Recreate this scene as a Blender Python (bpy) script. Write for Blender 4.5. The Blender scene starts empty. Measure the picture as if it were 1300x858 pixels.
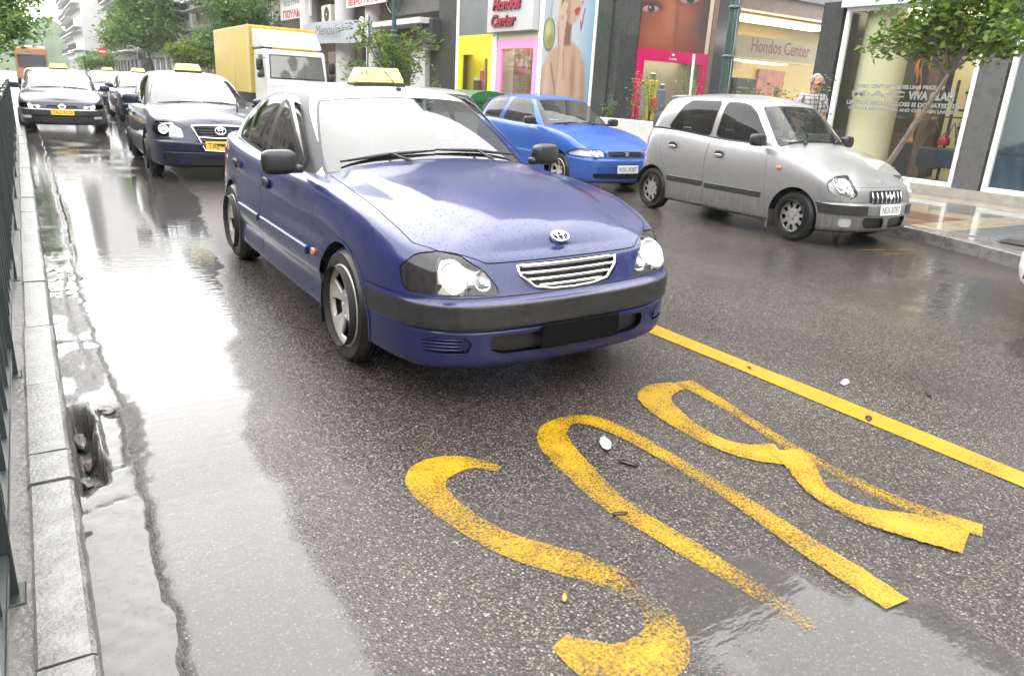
import bpy, bmesh, math, random
import numpy as np
from mathutils import Vector, Matrix
SC = bpy.context.scene
COL = SC.collection
PI = math.pi
R = math.radians

# ---------------------------------------------------------------- camera
F_PX, ROLL, PITCH, YAW, HC = 935.2, .0561, .3195, .5818, 1.407      # focal length in pixels of a 1300 px wide picture
cd = bpy.data.cameras.new('camera'); cam = bpy.data.objects.new('camera', cd); COL.objects.link(cam)
cd.sensor_width = 36; cd.lens = 36 * F_PX / 1300; cd.clip_end = 3000; cd.clip_start = .05
f_ = Vector((math.sin(YAW)*math.cos(PITCH), math.cos(YAW)*math.cos(PITCH), -math.sin(PITCH)))
r_ = Vector((math.cos(YAW), -math.sin(YAW), 0)); u_ = r_.cross(f_)
xc = r_*math.cos(ROLL) + u_*math.sin(ROLL); yc = u_*math.cos(ROLL) - r_*math.sin(ROLL)
cam.matrix_world = Matrix(((xc.x, yc.x, -f_.x, 0), (xc.y, yc.y, -f_.y, 0), (xc.z, yc.z, -f_.z, HC), (0, 0, 0, 1)))
SC.camera = cam

# ---------------------------------------------------------------- light: overcast day
SUN_EL, SUN_AZ = R(58), R(20)
w = bpy.data.worlds.new('World'); SC.world = w; w.use_nodes = True
wn = w.node_tree.nodes; wl = w.node_tree.links
bg = wn['Background']
sky = wn.new('ShaderNodeTexSky'); sky.sky_type = 'NISHITA'; sky.sun_disc = False
sky.sun_elevation = SUN_EL; sky.sun_rotation = SUN_AZ; sky.air_density = 1.0; sky.dust_density = 6.0; sky.ozone_density = 1.0
hs = wn.new('ShaderNodeHueSaturation'); hs.inputs['Saturation'].default_value = .12
wl.new(sky.outputs[0], hs.inputs['Color']); 
cl = wn.new('ShaderNodeMix'); cl.data_type = 'RGBA'; cl.inputs['Factor'].default_value = .86      # an even cloud deck over the clear-sky model
tcw = wn.new('ShaderNodeTexCoord'); cn = wn.new('ShaderNodeTexNoise'); cn.inputs['Scale'].default_value = 1.6; cn.inputs['Detail'].default_value = 5; wl.new(tcw.outputs['Generated'], cn.inputs['Vector'])
cr = wn.new('ShaderNodeMapRange'); cr.inputs['From Min'].default_value = .25; cr.inputs['From Max'].default_value = .75; cr.inputs['To Min'].default_value = 16; cr.inputs['To Max'].default_value = 23; wl.new(cn.outputs['Fac'], cr.inputs['Value'])
wl.new(hs.outputs[0], cl.inputs['A']); wl.new(cr.outputs[0], cl.inputs['B']); wl.new(cl.outputs['Result'], bg.inputs['Color'])
bg.inputs['Strength'].default_value = .15
sd = bpy.data.lights.new('sun', 'SUN'); sd.energy = .5; sd.angle = R(60); sd.color = (1, .97, .92)
so = bpy.data.objects.new('sun', sd); COL.objects.link(so)
sv = Vector((math.sin(SUN_AZ)*math.cos(SUN_EL), math.cos(SUN_AZ)*math.cos(SUN_EL), math.sin(SUN_EL)))
so.rotation_euler = sv.to_track_quat('Z', 'Y').to_euler(); so.location = (0, 0, 60)
vs = SC.view_settings; vs.view_transform = 'Standard'; vs.look = 'None'; vs.exposure = 1.15; vs.gamma = 1
vs.use_curve_mapping = False
SC.cycles.max_bounces = 8; SC.cycles.transparent_max_bounces = 12
SC.cycles.volume_bounces = 0

# ---------------------------------------------------------------- object helpers
def link(o, parent=None):
    COL.objects.link(o)
    if parent is not None: o.parent = parent
    return o
def tag(o, label=None, cat=None, group=None, kind=None):
    if label: o['label'] = label
    if cat: o['category'] = cat
    if group: o['group'] = group
    if kind: o['kind'] = kind
    return o
def empty(name, loc=(0, 0, 0), rz=0):
    o = bpy.data.objects.new(name, None); o.location = loc; o.rotation_euler = (0, 0, rz); o.empty_display_size = .2
    return link(o)
def raw(name, V, Fs, mat, parent=None, smooth=False, normals=None, loc=None, sharp=None):
    me = bpy.data.meshes.new(name)
    me.from_pydata([tuple(map(float, v)) for v in V], [], [tuple(f) for f in Fs])
    if mat is not None: me.materials.append(mat)
    if smooth:
        me.polygons.foreach_set('use_smooth', [True]*len(me.polygons))
        if sharp: me.set_sharp_from_angle(angle=R(sharp))
    if normals is not None:
        me.normals_split_custom_set_from_vertices([tuple(n) for n in normals])
    me.update()
    o = bpy.data.objects.new(name, me)
    if loc is not None: o.location = loc
    return link(o, parent)
def kids(o): return [c for c in bpy.data.objects if c.parent == o]
def copy_tree(o, parent=None, cache=None):
    c = o.copy(); COL.objects.link(c)
    if parent is not None: c.parent = parent
    for ch in kids(o): copy_tree(ch, c)
    return c

class MB:
    """collects simple shapes into one mesh"""
    def __init__(s): s.V = []; s.F = []
    def add(s, V, F):
        b = len(s.V); s.V += [tuple(v) for v in V]; s.F += [tuple(i+b for i in f) for f in F]; return s
    def box(s, x0, x1, y0, y1, z0, z1, bev=0):
        if bev <= 0:
            V = [(x, y, z) for z in (z0, z1) for y in (y0, y1) for x in (x0, x1)]
            return s.add(V, [(0, 2, 3, 1), (4, 5, 7, 6), (0, 1, 5, 4), (2, 6, 7, 3), (0, 4, 6, 2), (1, 3, 7, 5)])
        b = bev; V = []; F = []
        lo = [x0, y0, z0]; hi = [x1, y1, z1]; idx = {}
        for sx in (0, 1):
            for sy in (0, 1):
                for sz in (0, 1):
                    for ax in range(3):
                        p = []
                        for k, sg in enumerate((sx, sy, sz)):
                            e = (hi if sg else lo)[k]; i = b if k != ax else 0
                            p.append(e - i if sg else e + i)
                        idx[(sx, sy, sz, ax)] = len(V); V.append(p)
        def c(sx, sy, sz, ax): return idx[(sx, sy, sz, ax)]
        q = ((0, 0), (1, 0), (1, 1), (0, 1))
        for ax in range(3):
            for sg in (0, 1):
                f = []
                for a, bb in q:
                    t = [a, bb]; t.insert(ax, sg); f.append(c(*t, ax))
                F.append(f)
        for ax in range(3):
            o1, o2 = [k for k in range(3) if k != ax]
            for a in (0, 1):
                for bb in (0, 1):
                    t0 = [0, 0, 0]; t0[o1] = a; t0[o2] = bb; t1 = list(t0); t1[ax] = 1
                    F.append([c(*t0, o1), c(*t1, o1), c(*t1, o2), c(*t0, o2)])
        for sx in (0, 1):
            for sy in (0, 1):
                for sz in (0, 1): F.append([c(sx, sy, sz, 0), c(sx, sy, sz, 1), c(sx, sy, sz, 2)])
        ctr = np.array([(x0+x1)/2, (y0+y1)/2, (z0+z1)/2]); Vn = np.array(V)
        for i, f in enumerate(F):
            P = Vn[f]; n = np.cross(P[1]-P[0], P[2]-P[0])
            if n @ (P.mean(0)-ctr) < 0: F[i] = f[::-1]
        return s.add(V, F)
    def tube(s, pts, rad, n=8, cap=True):
        pts = [Vector(p) for p in pts]; m = len(pts)
        rs = rad if isinstance(rad, (list, tuple)) else [rad]*m
        V = []; F = []; prev = None
        for i, p in enumerate(pts):
            t = (pts[min(i+1, m-1)]-pts[max(i-1, 0)]).normalized()
            if prev is None:
                a = Vector((0, 0, 1)) if abs(t.z) < .9 else Vector((1, 0, 0)); prev = t.cross(a).normalized()
            else:
                prev = (prev - t*prev.dot(t)).normalized()
            b = t.cross(prev)
            for k in range(n):
                an = 2*PI*k/n; V.append(p + (prev*math.cos(an)+b*math.sin(an))*rs[i])
        for i in range(m-1):
            for k in range(n):
                k2 = (k+1) % n; F.append((i*n+k, i*n+k2, (i+1)*n+k2, (i+1)*n+k))
        if cap: F.append(tuple(range(n))[::-1]); F.append(tuple((m-1)*n+k for k in range(n)))
        return s.add(V, F)
    def lathe(s, prof, n=24, axis='z', c=(0, 0, 0), a0=0, a1=2*PI):
        full = abs(a1-a0-2*PI) < 1e-6; m = n if full else n+1; V = []; F = []
        for r, h in prof:
            for k in range(m):
                an = a0+(a1-a0)*k/n; a, b = r*math.cos(an), r*math.sin(an)
                p = (a, b, h) if axis == 'z' else ((h, a, b) if axis == 'x' else (b, h, a))
                V.append((p[0]+c[0], p[1]+c[1], p[2]+c[2]))
        for i in range(len(prof)-1):
            for k in range(n):
                k2 = (k+1) % m; F.append((i*m+k, i*m+k2, (i+1)*m+k2, (i+1)*m+k))
        return s.add(V, F)
    def prism(s, poly, h0, h1, axis='z'):
        """poly: 2-D ccw points, extruded between h0 and h1 along axis"""
        def p3(a, b, h): return (a, b, h) if axis == 'z' else ((h, a, b) if axis == 'x' else (a, h, b))
        n = len(poly); V = [p3(a, b, h0) for a, b in poly]+[p3(a, b, h1) for a, b in poly]
        F = [tuple(range(n))[::-1], tuple(range(n, 2*n))]+[(i, (i+1) % n, n+(i+1) % n, n+i) for i in range(n)]
        return s.add(V, F)
    def sq(s, c, r, e=(.5, .5), n=(16, 10), M=None):
        """rounded (superquadric) block: centre, radii, exponents (small = boxy)"""
        V = []; F = []; nu, nv = n
        pw = lambda t, e: math.copysign(abs(t)**e, t)
        for j in range(nv+1):
            ph = -PI/2+PI*j/nv
            for i in range(nu):
                th = 2*PI*i/nu
                p = Vector((r[0]*pw(math.cos(ph), e[0])*pw(math.cos(th), e[1]), r[1]*pw(math.cos(ph), e[0])*pw(math.sin(th), e[1]), r[2]*pw(math.sin(ph), e[0])))
                if M is not None: p = M @ p
                V.append((p[0]+c[0], p[1]+c[1], p[2]+c[2]))
        for j in range(nv):
            for i in range(nu): F.append((j*nu+i, j*nu+(i+1) % nu, (j+1)*nu+(i+1) % nu, (j+1)*nu+i))
        return s.add(V, F)
    def quad(s, a, b, c, d): return s.add([a, b, c, d], [(0, 1, 2, 3)])
    def build(s, name, mat, parent=None, smooth=False, sharp=None, loc=None):
        return raw(name, s.V, s.F, mat, parent, smooth=smooth or sharp is not None, sharp=sharp, loc=loc)

def text_mesh(body, size=1., depth=.0, align='CENTER', shear=0., bold=0., space=1., spline=None):
    cu = bpy.data.curves.new('lettering', 'FONT'); cu.body = body; cu.size = size; cu.extrude = depth
    cu.align_x = align; cu.align_y = 'CENTER'; cu.shear = shear; cu.offset = bold; cu.space_character = space; cu.resolution_u = 3
    o = bpy.data.objects.new('lettering', cu); COL.objects.link(o)
    dg = bpy.context.evaluated_depsgraph_get()
    me = bpy.data.meshes.new_from_object(o.evaluated_get(dg))
    bpy.data.objects.remove(o); bpy.data.curves.remove(cu)
    return me
def text(name, body, size, mat, parent, M, fit=None, **k):
    """lettering as a mesh; M places its own x-right y-up plane; fit = (width, height) to squeeze it to"""
    me = text_mesh(body, size, **k)
    co = np.empty(len(me.vertices)*3); me.vertices.foreach_get('co', co); co = co.reshape(-1, 3)
    if fit and len(co):
        mn, mx = co.min(0), co.max(0); c = (mn+mx)/2; sc = np.ones(3)
        sc[0] = fit[0]/max(mx[0]-mn[0], 1e-6); sc[1] = (fit[1]/max(mx[1]-mn[1], 1e-6)) if fit[1] else sc[0]
        c[2] = 0; co = (co-c)*sc; me.vertices.foreach_set('co', co.ravel())
    me.transform(M); me.materials.clear(); me.materials.append(mat); me.update()
    o = bpy.data.objects.new(name, me); return link(o, parent)
def frame(o, x, y):
    """matrix with origin o, x-axis x, y-axis y"""
    x = Vector(x).normalized(); y = Vector(y).normalized(); z = x.cross(y)
    return Matrix(((x.x, y.x, z.x, o[0]), (x.y, y.y, z.y, o[1]), (x.z, y.z, z.z, o[2]), (0, 0, 0, 1)))

# ---------------------------------------------------------------- materials
MATS = {}
def new_mat(name):
    m = bpy.data.materials.new(name); m.use_nodes = True; nt = m.node_tree
    return m, nt, nt.nodes, nt.links, nt.nodes['Principled BSDF']
def pm(name, col, rough=.5, metal=0., var=.0, vscale=8., bump=0., bscale=60., coat=0., spec=.5, emit=None, es=1., wet=0., coatr=.03):
    """plain procedural material with colour variation, fine bump, and optional wet coat"""
    if name in MATS: return MATS[name]
    m, nt, N, L, b = new_mat(name)
    b.inputs['Base Color'].default_value = (*col, 1); b.inputs['Roughness'].default_value = rough
    b.inputs['Metallic'].default_value = metal; b.inputs['Specular IOR Level'].default_value = spec
    b.inputs['Coat Weight'].default_value = coat; b.inputs['Coat Roughness'].default_value = coatr
    if emit: b.inputs['Emission Color'].default_value = (*emit, 1); b.inputs['Emission Strength'].default_value = es
    tc = N.new('ShaderNodeTexCoord')
    if var > 0:
        n = N.new('ShaderNodeTexNoise'); n.inputs['Scale'].default_value = vscale; n.inputs['Detail'].default_value = 6; n.inputs['Roughness'].default_value = .65
        L.new(tc.outputs['Object'], n.inputs['Vector'])
        cr = N.new('ShaderNodeMapRange'); cr.inputs['From Min'].default_value = .3; cr.inputs['From Max'].default_value = .7
        cr.inputs['To Min'].default_value = 1-var; cr.inputs['To Max'].default_value = 1+var; L.new(n.outputs['Fac'], cr.inputs['Value'])
        mx = N.new('ShaderNodeMix'); mx.data_type = 'RGBA'; mx.blend_type = 'MULTIPLY'; mx.inputs['Factor'].default_value = 1
        mx.inputs['A'].default_value = (*col, 1); L.new(cr.outputs[0], mx.inputs['B']); L.new(mx.outputs['Result'], b.inputs['Base Color'])
        rr = N.new('ShaderNodeMapRange'); rr.inputs['To Min'].default_value = max(0, rough-.5*var*rough-.02); rr.inputs['To Max'].default_value = min(1, rough+.5*var*rough+.02)
        L.new(n.outputs['Fac'], rr.inputs['Value']); L.new(rr.outputs[0], b.inputs['Roughness'])
    if bump > 0:
        n = N.new('ShaderNodeTexNoise'); n.inputs['Scale'].default_value = bscale; n.inputs['Detail'].default_value = 4
        L.new(tc.outputs['Object'], n.inputs['Vector'])
        bp = N.new('ShaderNodeBump'); bp.inputs['Strength'].default_value = bump; bp.inputs['Distance'].default_value = .01
        L.new(n.outputs['Fac'], bp.inputs['Height']); L.new(bp.outputs[0], b.inputs['Normal'])
    MATS[name] = m; return m
def glass_mat(name, tint=(.35, .38, .37), ior=1.5, dirt=.012):
    if name in MATS: return MATS[name]
    m, nt, N, L, b = new_mat(name); N.remove(b)
    out = N['Material Output']; fr = N.new('ShaderNodeFresnel'); gm = N.new('ShaderNodeNewGeometry'); io = N.new('ShaderNodeMapRange'); io.inputs['To Min'].default_value = ior; io.inputs['To Max'].default_value = 1/ior; L.new(gm.outputs['Backfacing'], io.inputs['Value']); L.new(io.outputs[0], fr.inputs['IOR'])      # a thin pane reflects alike from both sides
    tr = N.new('ShaderNodeBsdfTransparent'); tr.inputs[0].default_value = (*tint, 1)
    gl = N.new('ShaderNodeBsdfGlossy'); gl.inputs['Roughness'].default_value = .012
    df = N.new('ShaderNodeBsdfDiffuse'); df.inputs[0].default_value = (.5, .5, .5, 1)
    m1 = N.new('ShaderNodeMixShader'); m1.inputs[0].default_value = dirt; L.new(tr.outputs[0], m1.inputs[1]); L.new(df.outputs[0], m1.inputs[2])
    mx = N.new('ShaderNodeMixShader'); L.new(fr.outputs[0], mx.inputs[0]); L.new(m1.outputs[0], mx.inputs[1]); L.new(gl.outputs[0], mx.inputs[2])
    L.new(mx.outputs[0], out.inputs['Surface']); MATS[name] = m; return m
def paint_mat(name, col, metal=0., dirt=.25, dirtcol=(.16, .15, .13), drops=1., rough=.28, dirt_top=.75):
    """car paint under a clear coat, road film on the lower flanks, rain drops as bump"""
    if name in MATS: return MATS[name]
    m, nt, N, L, b = new_mat(name)
    tc = N.new('ShaderNodeTexCoord'); sx = N.new('ShaderNodeSeparateXYZ'); L.new(tc.outputs['Object'], sx.inputs[0])
    mr = N.new('ShaderNodeMapRange'); mr.inputs['From Min'].default_value = dirt_top; mr.inputs['From Max'].default_value = .15
    mr.inputs['To Max'].default_value = dirt; L.new(sx.outputs['Z'], mr.inputs['Value'])
    mp = N.new('ShaderNodeMapping'); mp.inputs['Scale'].default_value = (9, 9, 1.6); L.new(tc.outputs['Object'], mp.inputs[0])
    n = N.new('ShaderNodeTexNoise'); n.inputs['Scale'].default_value = 3; n.inputs['Detail'].default_value = 8; n.inputs['Roughness'].default_value = .7
    L.new(mp.outputs[0], n.inputs['Vector'])
    r2 = N.new('ShaderNodeMapRange'); r2.inputs['From Min'].default_value = .32; r2.inputs['From Max'].default_value = .68; L.new(n.outputs['Fac'], r2.inputs['Value'])
    ml = N.new('ShaderNodeMath'); ml.operation = 'MULTIPLY'; L.new(mr.outputs[0], ml.inputs[0]); L.new(r2.outputs[0], ml.inputs[1])
    ad = N.new('ShaderNodeMath'); ad.operation = 'MULTIPLY_ADD'; L.new(mr.outputs[0], ad.inputs[0]); ad.inputs[1].default_value = .6; L.new(ml.outputs[0], ad.inputs[2]); ad.use_clamp = True
    mx = N.new('ShaderNodeMix'); mx.data_type = 'RGBA'; mx.inputs['A'].default_value = (*col, 1); mx.inputs['B'].default_value = (*dirtcol, 1)
    L.new(ad.outputs[0], mx.inputs['Factor']); L.new(mx.outputs['Result'], b.inputs['Base Color'])
    b.inputs['Metallic'].default_value = metal; b.inputs['Roughness'].default_value = rough
    cw = N.new('ShaderNodeMath'); cw.operation = 'SUBTRACT'; cw.inputs[0].default_value = 1; L.new(ad.outputs[0], cw.inputs[1])
    c2 = N.new('ShaderNodeMath'); c2.operation = 'MULTIPLY'; c2.inputs[1].default_value = .62; L.new(cw.outputs[0], c2.inputs[0]); L.new(c2.outputs[0], b.inputs['Coat Weight']); b.inputs['Specular IOR Level'].default_value = .3; b.inputs['Coat Roughness'].default_value = .075
    if drops > 0:
        v = N.new('ShaderNodeTexVoronoi'); v.inputs['Scale'].default_value = 75; L.new(tc.outputs['Object'], v.inputs['Vector'])
        r3 = N.new('ShaderNodeMapRange'); r3.inputs['From Min'].default_value = .05; r3.inputs['From Max'].default_value = .32; r3.inputs['To Min'].default_value = 1; r3.inputs['To Max'].default_value = 0
        L.new(v.outputs['Distance'], r3.inputs['Value'])
        gt = N.new('ShaderNodeSeparateColor'); L.new(v.outputs['Color'], gt.inputs[0])
        th = N.new('ShaderNodeMath'); th.operation = 'GREATER_THAN'; th.inputs[1].default_value = .5; L.new(gt.outputs[0], th.inputs[0])
        mm = N.new('ShaderNodeMath'); mm.operation = 'MULTIPLY'; L.new(r3.outputs[0], mm.inputs[0]); L.new(th.outputs[0], mm.inputs[1])
        gm = N.new('ShaderNodeNewGeometry'); s2 = N.new('ShaderNodeSeparateXYZ'); L.new(gm.outputs['Normal'], s2.inputs[0])
        up = N.new('ShaderNodeMapRange'); up.inputs['From Min'].default_value = .25; up.inputs['From Max'].default_value = .8; L.new(s2.outputs['Z'], up.inputs['Value'])
        m4 = N.new('ShaderNodeMath'); m4.operation = 'MULTIPLY'; L.new(mm.outputs[0], m4.inputs[0]); L.new(up.outputs[0], m4.inputs[1])
        bp = N.new('ShaderNodeBump'); bp.inputs['Strength'].default_value = 1.0*drops; bp.inputs['Distance'].default_value = .006
        L.new(m4.outputs[0], bp.inputs['Height']); L.new(bp.outputs[0], b.inputs['Coat Normal'])
    MATS[name] = m; return m
# ---------------------------------------------------------------- car body builder
def spline(P, n, closed_sym=True):
    """natural cubic through control points by chord length, resampled to n even steps"""
    P = np.array(P, float); d = np.r_[0, np.cumsum(np.linalg.norm(np.diff(P, axis=0), axis=1))]
    m = len(P); h = np.diff(d); A = np.eye(m); B = np.zeros((m, P.shape[1]))
    for i in range(1, m-1):
        A[i, i-1], A[i, i], A[i, i+1] = h[i-1], 2*(h[i-1]+h[i]), h[i]
        B[i] = 6*((P[i+1]-P[i])/h[i]-(P[i]-P[i-1])/h[i-1])
    M = np.linalg.solve(A, B)
    def ev(t):
        i = np.clip(np.searchsorted(d, t)-1, 0, m-2); a = (d[i+1]-t)/h[i]; b = (t-d[i])/h[i]; hh = h[i]
        return a[:, None]*P[i]+b[:, None]*P[i+1]+((a**3-a)[:, None]*M[i]+(b**3-b)[:, None]*M[i+1])*(hh**2)[:, None]/6
    fine = ev(np.linspace(0, d[-1], n*8)); s = np.r_[0, np.cumsum(np.linalg.norm(np.diff(fine, axis=0), axis=1))]
    tt = np.interp(np.linspace(0, s[-1], n), s, np.linspace(0, d[-1], n*8))
    return ev(tt), np.linspace(0, s[-1], n), np.interp(tt, d, np.arange(m))
def pchip(x, y, q):
    x = np.array(x, float); y = np.array(y, float); q = np.clip(np.asarray(q, float), x[0], x[-1])
    h = np.diff(x); dl = np.diff(y)/h; m = np.zeros(len(x)); m[0], m[-1] = dl[0], dl[-1]
    for i in range(1, len(x)-1):
        if dl[i-1]*dl[i] > 0:
            w1, w2 = 2*h[i]+h[i-1], h[i]+2*h[i-1]; m[i] = (w1+w2)/(w1/dl[i-1]+w2/dl[i])
    i = np.clip(np.searchsorted(x, q)-1, 0, len(x)-2); t = (q-x[i])/h[i]
    return ((1+2*t)*(1-t)**2)*y[i]+t*(1-t)**2*h[i]*m[i]+t*t*(3-2*t)*y[i+1]+t*t*(t-1)*h[i]*m[i+1]
def sdpoly(P, poly, r=0.):
    """signed distance (negative inside) to a polygon whose corners are rounded by r"""
    poly = np.array(poly, float)
    if r > 0:
        c = poly; n = len(c); area = .5*np.sum(c[:, 0]*np.roll(c[:, 1], -1)-np.roll(c[:, 0], -1)*c[:, 1])
        sg = 1 if area > 0 else -1; out = []
        for i in range(n):
            a, b, d = c[i-1], c[i], c[(i+1) % n]; e1 = (b-a)/np.linalg.norm(b-a); e2 = (d-b)/np.linalg.norm(d-b)
            n1 = np.array([-e1[1], e1[0]])*sg; n2 = np.array([-e2[1], e2[0]])*sg; k = 1+n1@n2
            out.append(b+(n1+n2)*r/max(k, .15))
        poly = np.array(out)
    d = np.full(len(P), 1e9); s = np.ones(len(P)); n = len(poly); j = n-1
    for i in range(n):
        e = poly[j]-poly[i]; wv = P-poly[i]; t = np.clip((wv@e)/max(e@e, 1e-12), 0, 1); q = wv-t[:, None]*e
        d = np.minimum(d, (q**2).sum(1))
        c1 = P[:, 1] >= poly[i][1]; c2 = P[:, 1] < poly[j][1]; c3 = e[0]*wv[:, 1] > e[1]*wv[:, 0]
        s[(c1 & c2 & c3) | (~c1 & ~c2 & ~c3)] *= -1; j = i
    return s*np.sqrt(d)-r
def sdline(P, pts):
    """distance to a polyline"""
    d = np.full(len(P), 1e9); pts = np.array(pts, float)
    for a, b in zip(pts[:-1], pts[1:]):
        e = b-a; wv = P-a; t = np.clip((wv@e)/(e@e), 0, 1); d = np.minimum(d, ((wv-t[:, None]*e)**2).sum(1))
    return np.sqrt(d)

class Surf:
    """polygon soup with tags that can be split along the zero line of any function"""
    def __init__(s): s.V = []; s.A = []; s.F = []; s.T = []
    def grid(s, P, A, t):
        nu, nv = P.shape[:2]; b = len(s.V)
        s.V += P.reshape(-1, 3).tolist(); s.A += A.reshape(-1, 2).tolist()
        for i in range(nu-1):
            for j in range(nv-1):
                f = (b+i*nv+j, b+(i+1)*nv+j, b+(i+1)*nv+j+1, b+i*nv+j+1); s.F.append(f); s.T.append(t)
    def arr(s): return np.array(s.V), np.array(s.A)
    def cut(s, fn, src, dst, cond=None):
        """faces tagged in src and inside fn<0 become dst"""
        V, A = s.arr(); val = fn(V, A); val = np.where(np.abs(val) < 1e-4, 1e-4, val); val = val.tolist()
        ok = cond(V, A).tolist() if cond is not None else None
        cache = {}; F2 = []; T2 = []
        src = {src} if isinstance(src, str) else set(src)
        for f, t in zip(s.F, s.T):
            if t not in src or (ok is not None and not all(ok[i] for i in f)): F2.append(f); T2.append(t); continue
            neg = [val[i] < 0 for i in f]
            if all(neg): F2.append(f); T2.append(dst); continue
            if not any(neg): F2.append(f); T2.append(t); continue
            n = len(f); cr = sum(neg[i] != neg[(i+1) % n] for i in range(n))
            if cr != 2:
                F2.append(f); T2.append(dst if sum(val[i] for i in f) < 0 else t); continue
            pin, pout = [], []
            for i in range(n):
                a, b = f[i], f[(i+1) % n]
                (pin if neg[i] else pout).append(a)
                if neg[i] != neg[(i+1) % n]:
                    k = (a, b) if a < b else (b, a)
                    if k not in cache:
                        q = val[k[0]]/(val[k[0]]-val[k[1]]); va, vb = s.V[k[0]], s.V[k[1]]; aa, ab = s.A[k[0]], s.A[k[1]]
                        cache[k] = len(s.V); s.V.append([va[j]+(vb[j]-va[j])*q for j in range(3)]); s.A.append([aa[j]+(ab[j]-aa[j])*q for j in range(2)])
                    pin.append(cache[k]); pout.append(cache[k])
            F2.append(tuple(pin)); T2.append(dst); F2.append(tuple(pout)); T2.append(t)
        s.F, s.T = F2, T2
    def normals(s):
        V = np.array(s.V); N = np.zeros_like(V)
        tri = []
        for f in s.F:
            for k in range(1, len(f)-1): tri.append((f[0], f[k], f[k+1]))
        tri = np.array(tri); n = np.cross(V[tri[:, 1]]-V[tri[:, 0]], V[tri[:, 2]]-V[tri[:, 0]])
        for k in range(3): np.add.at(N, tri[:, k], n)
        # weld coincident points so that the halves share normals
        key = {}; ids = np.empty(len(V), int)
        for i, v in enumerate(np.round(V, 4).tolist()): ids[i] = key.setdefault(tuple(v), len(key))
        W = np.zeros((len(key), 3)); np.add.at(W, ids, N); N = W[ids]
        return N/np.maximum(np.linalg.norm(N, axis=1), 1e-12)[:, None]
    def mirror(s, sides=()):
        n = len(s.V); s.V += [[v[0], -v[1], v[2]] for v in s.V]; s.A += [list(a) for a in s.A]
        F = list(s.F); s.F += [tuple(i+n for i in f[::-1]) for f in F]; s.T += [t+'~' if t in sides else t for t in s.T]
    def part(s, tags, name, mat, parent, N, push=0., xf=None):
        tags = {tags} if isinstance(tags, str) else set(tags)
        F = [f for f, t in zip(s.F, s.T) if t in tags]
        if not F: return None
        used = sorted({i for f in F for i in f}); mp = {i: k for k, i in enumerate(used)}
        V = np.array([s.V[i] for i in used]); nn = N[used]
        V = V+nn*push
        if xf is not None: V = xf(V)
        return raw(name, V, [tuple(mp[i] for i in f) for f in F], mat, parent, smooth=True, normals=nn)

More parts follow.
